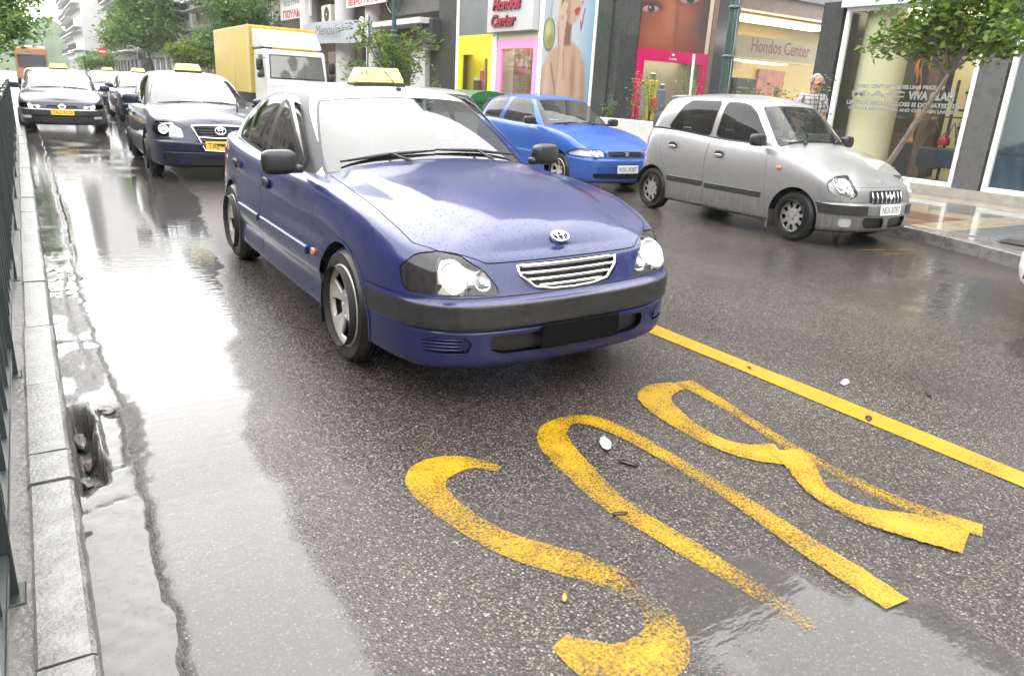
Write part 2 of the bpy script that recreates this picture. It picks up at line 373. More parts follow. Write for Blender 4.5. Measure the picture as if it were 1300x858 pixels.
def car_surface(c):
    """right and left halves of the outer skin: lower body waterlines + hood/deck, greenhouse + roof"""
    S = Surf(); nu = c.get('nu', 150)
    plan, su, _ = spline(c['plan'], nu); x, y = plan[:, 0], plan[:, 1]
    LV = c['levels']; nl = len(LV); xf0, xr0 = c.get('xf0', .25), c['xr0']
    xfm, xrm = x.max(), x.min()
    sm = lambda t: t*t*(3-2*t)
    wf = sm(np.clip((x-xf0)/(xfm-xf0), 0, 1)); wr = sm(np.clip((xr0-x)/(xr0-xrm), 0, 1))
    wfx = np.clip((x-xf0)/(xfm-xf0), 0, 1); wrx = np.clip((xr0-x)/(xr0-xrm), 0, 1)
    hw = y.max()
    zedge = pchip(*zip(*c['zedge']), x); zcx = lambda q: pchip(*zip(*c['zc']), q)
    cols = []
    for (k, zf, zs, zr, dxf, dy, dxr) in LV:
        if k == 'z': z = zs+(zf-zs)*wf+(zr-zs)*wr
        else: z = None; fr = zs+(zf-zs)*wf+(zr-zs)*wr
        px = x-dxf*wfx+dxr*wrx; py = y*(1-dy/hw)
        if z is None: z = zlast+(zedge-zlast)*fr
        else: zlast = z
        cols.append(np.stack([px, py, z], 1))
    E = cols[-1]; s = np.r_[0, np.cumsum(np.linalg.norm(np.diff(E[:, :2], axis=0), axis=1))]; s /= s[-1]
    xn, xt = E[0, 0], E[-1, 0]; Cx = xn+(xt-xn)*s; Cx[0] -= .0
    p = c.get('crown', 2.4); nt = c.get('nt', 14)
    drop = zcx(E[:, 0])-E[:, 2]
    for q in range(1, nt+1):
        t = q/nt; t = t**1.25
        px = E[:, 0]*(1-t)+Cx*t; py = E[:, 1]*(1-t); cols.append(np.stack([px, py, zcx(px)-drop*(1-t)**p], 1))
    G = np.stack(cols, 1)          # nu x nv x 3
    # refine the v direction of the flank
    vs_ = [0]; sub = c.get('sub', 4)
    rows = []; vi = []
    for j in range(nl-1):
        for q in range(sub): vi.append(j+q/sub)
    vi += list(range(nl-1, G.shape[1])); vi = np.array(vi)
    P = np.empty((nu, len(vi), 3)); idx = np.arange(nl+2)
    for i in range(nu):
        for k in range(3):
            P[i, :, k] = np.where(vi <= nl, pchip(idx, G[i, :nl+2, k], np.minimum(vi, nl)), np.interp(vi, np.arange(G.shape[1]), G[i, :, k]))
    e = (nl-1)*sub
    for _ in range(c.get('edge_smooth', 5)):
        Q = P.copy(); a, b = e-sub-1, e+4
        P[:, a:b] = .25*Q[:, a-1:b-1]+.5*Q[:, a:b]+.25*Q[:, a+1:b+1]
    for fn in c.get('deform', ()): P = fn(P, su, vi)
    P[0, :, 1] = 0; P[-1, :, 1] = 0; P[:, -1, 1] = 0
    A = np.empty(P.shape[:2]+(2,)); A[..., 0] = su[:, None]; A[..., 1] = vi[None, :]
    P[..., 1] *= -1          # the near side (y<0) first
    S.grid(P, A, 'low')
    # greenhouse
    ng = c.get('ng', 120); gb = np.array(c['gbase']); gt = np.array(c['gtop'])
    def uni(Pc):
        m = len(Pc); Pf, s_, ti = spline(Pc, 700); return np.stack([np.interp(np.linspace(0, m-1, ng), ti, Pf[:, k]) for k in range(3)], 1)
    B, T = uni(gb), uni(gt); nw = c.get('nw', 14)
    cen = np.array([(B[0, 0]+B[-1, 0])/2, 0]); cols = []
    bul = c.get('bulge', .025)
    tang = np.gradient(B[:, :2], axis=0); nrm = np.stack([tang[:, 1], -tang[:, 0]], 1); nrm /= np.linalg.norm(nrm, axis=1)[:, None]
    nrm[nrm @ np.array([0, 1.]) < -.2] *= -1
    outw = np.where(((B[:, :2]-cen)*nrm).sum(1) < 0, -1, 1); nrm *= outw[:, None]
    for q in range(nw+1):
        t = q/nw; Pp = B*(1-t)+T*t; Pp[:, :2] += nrm*bul*math.sin(PI*t*.97); cols.append(Pp)
    zr = lambda q: pchip(*zip(*c['zroof']), q); E = T
    s = np.r_[0, np.cumsum(np.linalg.norm(np.diff(E[:, :2], axis=0), axis=1))]; s /= s[-1]
    Cx = E[0, 0]+(E[-1, 0]-E[0, 0])*s; drop = zr(E[:, 0])-E[:, 2]; nt2 = c.get('nt2', 12)
    for q in range(1, nt2+1):
        t = (q/nt2)**1.3; px = E[:, 0]*(1-t)+Cx*t; py = E[:, 1]*(1-t)
        cols.append(np.stack([px, py, zr(px)-drop*(1-t)**2.3], 1))
    P = np.stack(cols, 1)
    for _ in range(c.get('roof_smooth', 6)):
        Q = P.copy(); a, b = nw-2, nw+4; P[:, a:b] = .25*Q[:, a-1:b-1]+.5*Q[:, a:b]+.25*Q[:, a+1:b+1]
    P[0, :, 1] = 0; P[-1, :, 1] = 0; P[:, -1, 1] = 0
    A = np.empty(P.shape[:2]+(2,)); A[..., 0] = np.linspace(0, len(gb)-1, ng)[:, None]; A[..., 1] = np.r_[np.linspace(0, 1, nw+1), np.linspace(1, 2, nt2+1)[1:]][None, :]
    P[..., 1] *= -1
    S.grid(P, A, 'top')
    # orient every face outwards
    V = np.array(S.V)
    for i, f in enumerate(S.F):
        q = V[list(f)]; n = np.cross(q[2]-q[0], q[3]-q[1]); cpt = q.mean(0); o = cpt-np.array([np.clip(cpt[0], c['xr0']-.2, xf0), 0, .55 if S.T[i] == 'low' else .9])
        if n @ o < 0: S.F[i] = f[::-1]
    return S

def wheel_parts(root, c, x, y, mats, steer=0.):
    """wheel (brake and hub) > tyre, rim; outer face towards sign(y)"""
    Rw, wd, Rr = c['wr'], c.get('ww', .19), c['rim']; sg = 1 if y > 0 else -1
    m = MB(); m.lathe([(0, -.02), (Rr*.72, -.02), (Rr*.72, -.06), (0, -.06)], 24, 'y'); m.lathe([(Rr*.97, .07), (Rr*.97, -.1)], 32, 'y')
    hub = m.build('wheel', mats['brake'], root, sharp=35); hub.location = (x, y, Rw); hub.rotation_euler = (0, 0, (0 if sg > 0 else PI)+steer)
    m = MB(); h = wd/2; o = .03; prof = [(Rr, h-.02), (Rr+.008, h-.002), (Rr+(Rw-Rr)*.35, h+.008), (Rr+(Rw-Rr)*.7, h+.004), (Rw-.02, h-.01), (Rw-.006, h-.025)]
    tread = []
    for k in range(5):
        z0 = (h-.03)*(1-2*k/5); z1 = (h-.03)*(1-2*(k+1)/5)
        tread += [(Rw, z0-.004), (Rw, z1+.006), (Rw-.009, z1+.004), (Rw-.009, z1-.002)]
    prof += tread+[(Rw-.02, -h+.01), (Rr+.01, -h)]
    prof = [(r, z-h+o) for r, z in prof]
    m.lathe(prof, 56, 'y'); m.build('tyre', mats['tyre'], hub, sharp=40)
    # rim: dished disc with openings
    S = Surf(); nr, na = 26, 120; rr = np.linspace(.0, Rr, nr); aa = np.linspace(0, 2*PI, na+1)
    dish = np.array([c.get('dish', lambda q: -.03*(1-q)**2 + .006*math.cos(q*6))(r/Rr) for r in rr])+o-.004
    P = np.empty((na+1, nr, 3)); P[..., 0] = rr[None]*np.sin(aa)[:, None]; P[..., 2] = rr[None]*np.cos(aa)[:, None]; P[..., 1] = dish[None]
    A = np.empty(P.shape[:2]+(2,)); A[..., 0] = aa[:, None]; A[..., 1] = rr[None]/Rr
    S.grid(P, A, 'rim'); kind = c.get('rimtype', 'alloy5'); ns = {'alloy5': 5, 'cap8': 9, 'alloy7': 7}[kind]
    def hole(V, A):
        a = (A[:, 0]*ns/(2*PI)) % 1-.5; r = A[:, 1]
        if kind == 'alloy5': wdt = .25-.02*r; lo, hi = .38, .84
        elif kind == 'cap8': wdt = .27-.0*r; lo, hi = .50, .90
        else: wdt = .30; lo, hi = .35, .85
        f1 = np.abs(a)*2*PI/ns*r-(wdt)*2*PI/ns*(.18+.82*r if kind == 'alloy5' else r); f2 = np.abs(r-(lo+hi)/2)-(hi-lo)/2
        k = .05; hh = np.clip(.5+.5*(f2-f1)/k, 0, 1); return (f1*(1-hh)+f2*hh+k*hh*(1-hh))*Rr
    S.cut(hole, 'rim', 'hole')
    for kk in range(4 if kind != 'alloy5' else 5):
        an = 2*PI*kk/(4 if kind != 'alloy5' else 5)+.3; q = np.array([math.sin(an), math.cos(an)])*Rr*.27
        S.cut(lambda V, A: np.hypot(V[:, 0]-q[0], V[:, 2]-q[1])-.011, 'rim', 'hole')
    N = S.normals(); rim = S.part('rim', 'rim', mats['rim'], hub, N)
    so_ = rim.modifiers.new('depth', 'SOLIDIFY'); so_.thickness = .02; so_.offset = -1 if N[5][1] > 0 else 1
    m = MB(); m.lathe([(Rr-.004, o-.014), (Rr+.006, o-.004), (Rr+.012, o-.012), (Rr+.004, o-.03)], 48, 'y'); m.lathe([(0, dish[0]+.006), (Rr*.15, dish[0]+.005), (Rr*.18, dish[0]-.006)], 16, 'y')
    m.build('rim_edge', mats['rim'], hub, sharp=50)
    return hub

def arch_liner(root, c, mats, xf):
    for xw in (0, -c['wb']):
        for sg in (-1, 1):
            m = MB()
            n = 20; V = []; F = []; ra = c['arch']+.01; yo = c['hw']-.035
            for k in range(n+1):
                an = .03*PI+.94*PI*k/n
                for yy in (yo, yo-.34): V.append((xw+ra*math.cos(an), sg*yy, c['archz']+ra*math.sin(an)))
            for k in range(n): F.append((2*k, 2*k+1, 2*k+3, 2*k+2))
            V.append((xw, sg*(yo-.34), c['archz'])); ci = len(V)-1
            for k in range(n): F.append((ci, 2*k+1, 2*k+3))
            m.add(V, F); m.V = xf(np.array(m.V)).tolist(); m.build('wheel_housing', mats['black'], root)

def ribbon(pts, w, t, up=(0, 0, 1)):
    """flat bar along points"""
    m = MB(); m.tube(pts, w, 6); return m
def plan_s(c):
    pl, su, _ = spline(c['plan'], 400)
    k = int(np.argmax(pl[:, 1])); 
    return lambda y: float(np.interp(y, pl[:k, 1], su[:k])), (lambda x: float(np.interp(-x, -pl[:, 0], su)))

def build_car(c, M):
    """one car: Empty at the middle of its front axle on the ground, x forward, all panels as parts"""
    root = empty(c['name'], (0, 0, 0)); tag(root, c['label'], c['cat'], c.get('group'))
    roll = c.get('roll', 0.); ph = c.get('pitch', 0.); lift = c.get('lift', 0.)
    def xf(V):
        V = np.array(V, float); V[:, 2] += V[:, 1]*roll + (V[:, 0]+c['wb']/2)*ph + lift; return V
    S = car_surface(c); sY, sX = plan_s(c); nl = len(c['levels'])
    X = lambda V: V[:, 0]; Y = lambda V: np.abs(V[:, 1]); Z = lambda V: V[:, 2]
    XZ = lambda V: np.stack([V[:, 0], V[:, 2]], 1); XY = lambda V: np.stack([V[:, 0], np.abs(V[:, 1])], 1)
    YZ = lambda V: np.stack([np.abs(V[:, 1]), V[:, 2]], 1)
    g = c.get('gap', .0035)
    flank = lambda V, A: A[:, 1] < nl
    # cabin opening and wheel arches
    gb = np.array(c['gbase'])[:, :2]; cab = [(p[0], p[1]-.03) for p in gb]; cab[0] = (cab[0][0]-.03, -.2); cab[-1] = (cab[-1][0]+.03, -.2)
    cab = [(x, y if i in (0, len(cab)-1) else y) for i, (x, y) in enumerate(cab)]
    S.cut(lambda V, A: sdpoly(XY(V), cab), 'low', 'void', lambda V, A: A[:, 1] > nl-1.5)
    for xw in (0, -c['wb']):
        S.cut(lambda V, A: np.hypot((V[:, 0]-xw)*c.get('archsx', 1), V[:, 2]-c['archz'])-c['arch'], 'low', 'void', lambda V, A: (Y(V) > .45) & (A[:, 1] < nl))
        S.cut(lambda V, A: np.hypot((V[:, 0]-xw)*c.get('archsx', 1), V[:, 2]-c['archz'])-c['arch']-.018, 'low', 'lip' if xw == 0 else 'lipr', lambda V, A: (Y(V) > .45) & (A[:, 1] < nl))
    # front face
    for nm, kind, poly, rad in c.get('front', ()):
        if kind == 'sz': P_ = [(sY(a) if a >= 0 else sX(a+10), b) for a, b in poly]; fn = lambda V, A: sdpoly(np.stack([A[:, 0], V[:, 2]], 1), P_, rad)
        else: P_ = poly; fn = lambda V, A: sdpoly(YZ(V), P_, rad)
        cond = lambda V, A: (X(V) > .05) & (A[:, 1] < nl+8)
        S.cut(lambda V, A: fn(V, A)-g, 'low', 'seam', cond); S.cut(fn, 'seam', nm, cond)
    for nm, src, poly, rad in c.get('lampcut', ()):
        P2 = [(sY(a), b) for a, b in poly]; S.cut(lambda V, A: sdpoly(np.stack([A[:, 0], V[:, 2]], 1), P2, rad), src, nm)
    if 'strip' in c:
        z0, z1, xs = c['strip']; S.cut(lambda V, A: np.maximum(np.abs(A[:, 1]-(z0+z1)/2)-(z1-z0)/2, xs-X(V)), 'low', 'strip')
    if 'hood' in c:
        zl = c['hoodz']; fn = lambda V, A: np.maximum(sdpoly(XY(V), c['hood'], .03), zl-Z(V))
        cond = lambda V, A: X(V) > -1.2
        S.cut(lambda V, A: fn(V, A)-g, 'low', 'seam', cond); S.cut(fn, 'seam', 'hood', cond)
    if 'bumper' in c:
        zb, xb = c['bumper']; fn = lambda V, A: np.maximum(Z(V)-zb, xb-X(V))
        S.cut(lambda V, A: fn(V, A)-g*.8, 'low', 'seam', flank); S.cut(fn, 'seam', 'bumper', flank)
    if 'rbumper' in c:
        zb, xb = c['rbumper']; fn = lambda V, A: np.maximum(Z(V)-zb, X(V)-xb)
        S.cut(lambda V, A: fn(V, A)-g*.8, 'low', 'seam', flank); S.cut(fn, 'seam', 'rbumper', flank)
    for k, poly in enumerate(c['doors']):
        fn = lambda V, A: sdpoly(XZ(V), poly, .05); cond = lambda V, A: (Y(V) > .4) & (A[:, 1] < nl+2)
        S.cut(lambda V, A: fn(V, A)-g, ('low', 'lip', 'lipr'), 'seam', cond); S.cut(fn, 'seam', 'door%d' % k, lambda V, A: cond(V, A) & (fn(V, A) < g*2))
    for nm, poly, rad in c.get('rear', ()):
        S.cut(lambda V, A: sdpoly(YZ(V), poly, rad), ('low', 'rbumper'), nm, lambda V, A: (X(V) < -c['wb']-.2) & (A[:, 1] < nl+6))
    for nm, poly, rad, src in c.get('sidecut', ()):
        S.cut(lambda V, A: sdpoly(XZ(V), poly, rad), src, nm, lambda V, A: (Y(V) > .4))
    # greenhouse
    u1, w0, w1 = c['ws']; ng = len(c['gbase'])-1
    U = lambda A: np.stack([A[:, 0], A[:, 1]*3], 1)
    S.cut(lambda V, A: sdpoly(U(A), [(-1, w0*3-.07), (u1+.22, w0*3-.07), (u1+.12, w1*3+.07), (-1, w1*3+.07)], .25), 'top', 'wstrim')
    S.cut(lambda V, A: sdpoly(U(A), [(-1, w0*3), (u1+.05, w0*3), (u1-.08, w1*3), (-1, w1*3)], .22), 'wstrim', 'ws')
    ur, w0r, w1r = c['rg']
    S.cut(lambda V, A: sdpoly(U(A), [(ng+1, w0r*3), (ng-ur, w0r*3), (ng-ur, w1r*3), (ng+1, w1r*3)], .2), 'top', 'rg')
    cs = lambda V, A: (Y(V) > .3) & (A[:, 1] < 1.3)
    S.cut(lambda V, A: sdpoly(XZ(V), c['dlo'], .05), 'top', 'dlo', cs)
    for k, poly in enumerate(c['glass']):
        if c.get('seal'): S.cut(lambda V, A: sdpoly(XZ(V), poly, .035)-c['seal'], 'dlo', 'wseal', cs)
        S.cut(lambda V, A: sdpoly(XZ(V), poly, .035), ('dlo', 'wseal'), 'glass%d' % k, cs)
    for nm, poly, rad in c.get('topcut', ()): S.cut(lambda V, A: sdpoly(XZ(V), poly, rad), 'top', nm, cs)
    sides = {'door%d' % k for k in range(len(c['doors']))} | {'glass%d' % k for k in range(len(c['glass']))} | {'lamp', 'dlo', 'fog', 'corner', 'tail', 'strip_side', 'lip', 'lipr', 'seam'} | set(c.get('sides', ()))
    S.mirror(sides); N = S.normals(); P = lambda t, n, m, push=0: S.part(t, n, m, root, N, push, xf)
    bm_ = M['paint']; tm = M.get('roof', bm_)
    P('low', 'body', bm_); [P(t+q, 'wheel_arch_lip', M.get('lip', bm_), .004) for t in ('lip', 'lipr') for q in ('', '~')]; P('hood', 'hood', bm_); P('bumper', 'front_bumper', M.get('bumper', bm_)); P('rbumper', 'rear_bumper', M.get('rbumper', M.get('bumper', bm_)))
    [tag(o_, kind='stuff') for o_ in [P('seam'+q, 'panel_gap', M['black'], -.006) for q in ('', '~')] if o_]; P('strip', 'bumper_strip', M.get('strip', M['black']), 0)
    doors = {}
    for k in range(len(c['doors'])):
        for q in ('', '~'): doors[(k, q)] = P('door%d%s' % (k, q), 'door', bm_)
    P('top', 'roof', tm); P('wstrim', 'windshield_seal', M['black'], .001); P('ws', 'windshield', M['wsglass'])
    P('rg', 'rear_window', M['glass'])
    P('wseal', 'window_seal', M['black'], .001)
    for q in ('', '~'):
        P('dlo'+q, 'window_trim', M.get('trim', M['black']))
        for k in range(len(c['glass'])): P('glass%d%s' % (k, q), 'side_window', M['glass'])
    for nm, name, mk, push in c.get('pieces', ()):
        for q in ('', '~'):
            o = P(nm+q, name, M[mk], push)
    # underside, wheel housings, cabin floor
    m = MB(); xs = [p[0] for p in c['plan']]; zb = c['levels'][0][2]
    m.box(min(xs)+.4, max(xs)-.45, -c['hw']+.2, c['hw']-.2, zb+.0, zb+.06); m.V = xf(m.V).tolist(); m.build('underbody', M['black'], root)
    xm = max(xs); m = MB(); m.box(xm-.42, xm-.20, -c['hw']+.22, c['hw']-.22, zb+.02, zb+.38); m.box(xm-.20, xm-.105, -c['hw']*.63, c['hw']*.63, zb+.025, zb+.375); m.V = xf(m.V).tolist(); m.build('front_crossmember', M['black'], root)
    arch_liner(root, c, M, xf)
    tr = c['track']
    for xw in (0, -c['wb']):
        for sg in (-1, 1): wheel_parts(root, c, xw, sg*tr, M, c.get('steer', 0) if xw == 0 else 0)
    return root, xf, S, N, doors

def interior(root, c, M, xf, rhd=False):
    """seats, dashboard, steering wheel and a dark tub so the windows look into a cabin"""
    gb = np.array(c['gbase']); x0, x1 = gb[:, 0].max(), gb[:, 0].min(); zb = gb[5, 2]; hw = gb[:, 1].max()
    m = MB(); m.box(x1+.1, x0-.02, -hw+.06, hw-.06, zb-.50, zb-.42); m.box(x1+.12, x1+.16, -hw+.08, hw-.08, zb-.4, zb-.02)
    m.V = xf(m.V).tolist(); m.build('cabin_floor', M['black'], root)
    m = MB(); m.sq((x0-.30, 0, zb-.12), (.30, hw-.07, .14), (.5, .35), (20, 8)); m.V = xf(m.V).tolist(); m.build('dashboard', M['plastic'], root, smooth=True)
    for sx, ys in ((x0-1.15, (-.37, .37)), (x0-1.95, (-.36, .36))):
        for sy in ys:
            m = MB(); m.sq((sx+.05, sy, zb-.38), (.27, .25, .10), (.5, .5), (16, 8))
            Mx = Matrix.Rotation(R(-14), 3, 'Y'); m.sq((sx-.24, sy, zb-.02), (.09, .24, .34), (.5, .5), (16, 10), Mx)
            m.sq((sx-.34, sy, zb+.30), (.055, .13, .09), (.6, .6), (12, 8)); m.V = xf(m.V).tolist(); m.build('seat', M['seat'], root, smooth=True)
    m = MB(); pts = []; 
    for k in range(25):
        a = 2*PI*k/24; pts.append((x0-.62+.09*math.cos(a)*.8, .36+.185*math.sin(a), zb-.02+.17*math.cos(a)))
    m.tube(pts, .014, 6, cap=False); m.V = xf(m.V).tolist(); m.build('steering_wheel', M['black'], root, smooth=True)

def mirrors(root, xf, M, x, y, z, r=(.06, .105, .075), mat='plastic', dz=.0):
    for sg in (-1, 1):
        m = MB(); Mx = Matrix.Rotation(R(8*sg), 3, 'Z')
        m.sq((x, sg*(y+.125), z), r, (.55, .42), (20, 12), Mx); m.box(x-.02, x+.035, min(sg*(y-.01), sg*(y+.06)), max(sg*(y-.01), sg*(y+.06)), z-.065, z-.02, .008)
        m.V = xf(m.V).tolist(); o = m.build('mirror', M[mat], root, sharp=60)
        m = MB(); V = []
        n = 20
        for k in range(n):
            a = 2*PI*k/n; pw = lambda t: math.copysign(abs(t)**.45, t)
            V.append((x-r[0]*.98-.003, sg*(y+.125)+pw(math.cos(a))*r[1]*.8, z+pw(math.sin(a))*r[2]*.8))
        m.add(V, [tuple(range(n))]); m.V = xf(m.V).tolist(); m.build('mirror_glass', M['chrome'], o)

def wipers(root, xf, M, arms, lift=.012):
    """each arm: pivot, elbow, tip points of the blade"""
    for piv, a, b in arms:
        m = MB(); piv, a, b = Vector(piv), Vector(a), Vector(b); up = Vector((.5, 0, .86))
        mid = (a+b)/2; m.tube([piv, piv+up*.02, mid+up*.025], [.014, .011, .006], 6)
        m.tube([a+up*.004, a*.7+b*.3+up*.012, mid+up*.016, a*.3+b*.7+up*.012, b+up*.004], [.006, .011, .013, .011, .006], 6)
        m.sq(piv, (.022, .022, .018), (.6, .8), (10, 6))
        m.V = xf(m.V).tolist(); m.build('wiper', M['black'], root, smooth=True)

def plate(root, xf, x, y, z, wd, ht, mat, txt=None, tmat=None, tilt=8, black=None, parent=None):
    m = MB(); m.box(-.006, .006, -wd/2, wd/2, -ht/2, ht/2, .004)
    T = Matrix.Rotation(R(-tilt), 3, 'Y'); P_ = [T @ Vector(v)+Vector((x, y, z)) for v in m.V]; m.V = xf(P_).tolist()
    o = m.build('number_plate', mat, root)
    if txt:
        P0 = xf([T @ Vector((.0075, 0, 0))+Vector((x, y, z))])[0]
        text('plate_lettering', txt, ht*.8, tmat, o, frame(P0, (0, 1, 0), T @ Vector((0, 0, 1))), fit=(wd*.86, ht*.62))
    return o

def taxi_sign(root, xf, M, x, z, wd=.36, ht=.105, lines=(('RADIO TAXI', 'taxi_grey', .62, .035, .5), ('THESSALONIKI', 'taxi_red', .24, .02, .45))):
    """yellow roof lamp: trapezoid block with lettering on its front"""
    m = MB(); d0, d1 = .085, .05; w0, w1 = wd/2, wd/2*.84
    ring = lambda h, w_, d_: [(x+d_*sx*(1 if abs(sy) < 1 else .75), w_*sy*(1 if abs(sx) < 1 else .97), z+h) for sx, sy in ((1, -.93), (1, .93), (.8, 1), (-.8, 1), (-1, .93), (-1, -.93), (-.8, -1), (.8, -1))]
    V = ring(.012, w0, d0)+ring(.03, w0*1.01, d0*1.02)+ring(ht*.82, w1*1.03, d1*1.15)+ring(ht*.96, w1, d1)+ring(ht, w1*.93, d1*.75)
    F = [tuple(range(8))[::-1], tuple(range(32, 40))]
    for r in range(4): F += [(r*8+i, r*8+(i+1) % 8, (r+1)*8+(i+1) % 8, (r+1)*8+i) for i in range(8)]
    m.add(V, F); m.V = xf(m.V).tolist(); o = m.build('roof_sign', M['taxi_yellow'], root, sharp=30)
    m = MB(); m.box(x-d0-.004, x+d0+.004, -w0-.004, w0+.004, z-.03, z+.012, .008); m.V = xf(m.V).tolist(); m.build('sign_base', M['black'], o)
    nx = (ht*.8-.03); dx = d0*1.02-d1*1.15; up = Vector((-dx, 0, nx)).normalized()
    for t, mk, hh, sz, fw in lines:
        px = x+d0*1.02-dx*((ht*hh)-.03)/nx; P0 = xf([(px+.003, 0, z+ht*hh)])[0]
        text('sign_lettering', t, sz, M[mk], o, frame(P0, (0, 1, 0), up), fit=(wd*fw*1.5, sz), bold=.0)
    return o

def handle(root_door, xf, x, y, z, M, ln=.10):
    m = MB(); m.sq((x, -y, z), (ln, .016, .038), (.7, .7), (18, 8)); m.V = xf(m.V).tolist()
    return m.build('handle', M['black'], root_door, smooth=True)

def headlight_guts(root, xf, M, lit, beams, sgs=(-1, 1)):
    """reflector bowls and bulbs behind the lens; beams: (x, y, z, r, lit)"""
    for sg in sgs:
        for (x, y, z, r, on) in beams:
            m = MB(); prof = [(r*.25, -.05), (r*.6, -.04), (r*.9, -.015), (r, 0)]
            m.lathe([(a, b) for a, b in prof], 20, 'x', (x, sg*y, z)); m.V = xf(m.V).tolist(); o = m.build('reflector', M['chrome'], root, smooth=True)
            m = MB(); m.sq((x-.015, sg*y, z), (.012, r*.42, r*.42) if on else (.02, r*.2, r*.2), (1, 1), (12, 8)); m.V = xf(m.V).tolist()
            m.build('bulb', M['lit'] if on else M['bulb'], o, smooth=True)

def surf_pt(S, y, z):
    """point of the skin at the front nearest to (y, z)"""
    V = np.array(S.V); k = np.hypot(V[:, 1]-y, V[:, 2]-z)+(V[:, 0] < .1)*9; return V[int(np.argmin(k))]
def lamp_bowl(hl, S, xf, M, y, z, r, on):
    x = surf_pt(S, y, z)[0]; a0 = surf_pt(S, y, z+.03)[0]-x
    m = MB(); m.lathe([(r*.35, -.030), (r*.8, -.020), (r, -.012), (r*1.05, -.016)], 22, 'x', (x, y, z)); m.V = [(p[0]+(p[2]-z)*a0/.03, p[1], p[2]) for p in m.V]; m.V = xf(m.V).tolist(); m.build('reflector', M['chrome'], hl, smooth=True)
    m = MB(); m.sq((x-.020, y, z), (.011, r*.72, r*.72) if on else (.012, r*.4, r*.4), (1, 1), (14, 8)); m.V = [(p[0]+(p[2]-z)*a0/.03, p[1], p[2]) for p in m.V]; m.V = xf(m.V).tolist(); m.build('bulb', M['lit'] if on else M['bulb'], hl, smooth=True)
def lamps(root, S, N, xf, M, bowls, back='lampback', depth=-.04, lens='lens'):
    """headlight on each side: back shell, reflector bowls, bulbs and a lens flush with the body; bowls (x, y, z, r, lit)"""
    for q, sg in (('', -1), ('~', 1)):
        hl = S.part('lamp'+q, 'headlight', M[back], root, N, depth, xf)
        if hl is None: continue
        S.part('lamp'+q, 'lens', M[lens], hl, N, -.002, xf)
        for (x, y, z, r, on) in bowls:
            lamp_bowl(hl, S, xf, M, sg*y, z, r, on)
def bars(root, xf, mat, name, zs, hws, xfun, t=.008):
    for zz, hw_ in zip(zs, hws):
        m = MB(); m.tube([(xfun(y, zz), y, zz) for y in np.linspace(-hw_, hw_, 9)], t, 5); m.V = xf(m.V).tolist(); m.build(name, mat, root, smooth=True)
def scaled(c, sx, sy, sz, **kw):
    """another body in the same family: all outlines stretched"""
    d = dict(c); p2 = lambda L: [(a*sx, b*sy) for a, b in L]; q2 = lambda L: [(a*sx, b*sz) for a, b in L]; p3 = lambda L: [(a*sx, b*sy, e*sz) for a, b, e in L]
    d['plan'] = p2(c['plan']); d['hood'] = p2(c['hood']); d['gbase'] = p3(c['gbase']); d['gtop'] = p3(c['gtop'])
    for k in ('zedge', 'zc', 'zroof', 'dlo'): d[k] = q2(c[k])
    d['glass'] = [q2(g) for g in c['glass']]; d['doors'] = [q2(g) for g in c['doors']]
    d['levels'] = [(l[0],)+tuple(v*sz for v in l[1:4])+l[4:] if l[0] == 'z' else l for l in c['levels']]
    d['wb'] = c['wb']*sx; d['hw'] = c['hw']*sy; d['track'] = c['track']*sy; d['hoodz'] = c['hoodz']*sz; d['xr0'] = c['xr0']*sx; d.pop('deform', None); d['roll'] = 0
    d['bumper'] = (c['bumper'][0]*sz, c['bumper'][1]); d['rbumper'] = (c['rbumper'][0]*sz, c['rbumper'][1]*sx); d.update(nu=110, sub=3, ng=90, nt=12, nw=10)
    d.update(kw); return d
def put(root, x, y, hd=0.): root.location = (x, y, 0); root.rotation_euler = (0, 0, -PI/2+hd)
# ---------------------------------------------------------------- shared car materials
black = pm('black_rubber', (.012, .012, .013), .45); plastic = pm('black_plastic', (.012, .012, .013), .38, bump=.15, bscale=400, coat=.15)
tyre_m = pm('wet_tyre', (.010, .010, .010), .42, var=.3, vscale=14); chrome = pm('chrome', (.75, .76, .77), .08, 1.)
silver_rim = pm('rim_silver', (.52, .50, .45), .35, .35, var=.25, vscale=9); seat_m = pm('seat_cloth', (.04, .042, .047), .9)
brake_m = pm('brake_steel', (.03, .028, .026), .6, .3); bulb_m = pm('bulb_glass', (.6, .6, .62), .1)
lit_m = pm('lit_bulb', (1, .9, .6), .5, emit=(1, .80, .42), es=1.5); lens_m = glass_mat('lamp_lens', (.9, .91, .92), 1.45, .06); smoke_lens = glass_mat('smoked_lens', (.22, .20, .2), 1.5, .03)
amber = pm('amber_lens', (.7, .16, .02), .15, coat=1); redl = pm('red_lens', (.35, .01, .01), .15, coat=1)
glass_d = glass_mat('tinted_glass', (.30, .33, .32), 1.5, .006); glass_w = glass_mat('windshield_glass', (.55, .6, .58), 2.0, .015)
taxi_y = pm('taxi_sign_yellow', (.80, .70, .18), .35, coat=.5, var=.1); taxi_w = paint_mat('taxi_white_paint', (.78, .79, .80), dirt=.1, rough=.35)
taxi_g = pm('taxi_sign_grey', (.07, .08, .08), .6); taxi_r = pm('taxi_sign_red', (.6, .12, .05), .6)
grey_strip = pm('bumper_strip_grey', (.020, .021, .022), .42, var=.4, vscale=25, bump=.1, bscale=200)
plate_y = pm('plate_yellow', (.75, .42, .02), .4); plate_w = pm('plate_white', (.7, .7, .68), .4); plate_k = pm('plate_black', (.004, .004, .004), .9, spec=.1)
ink = pm('ink_black', (.02, .02, .02), .6)
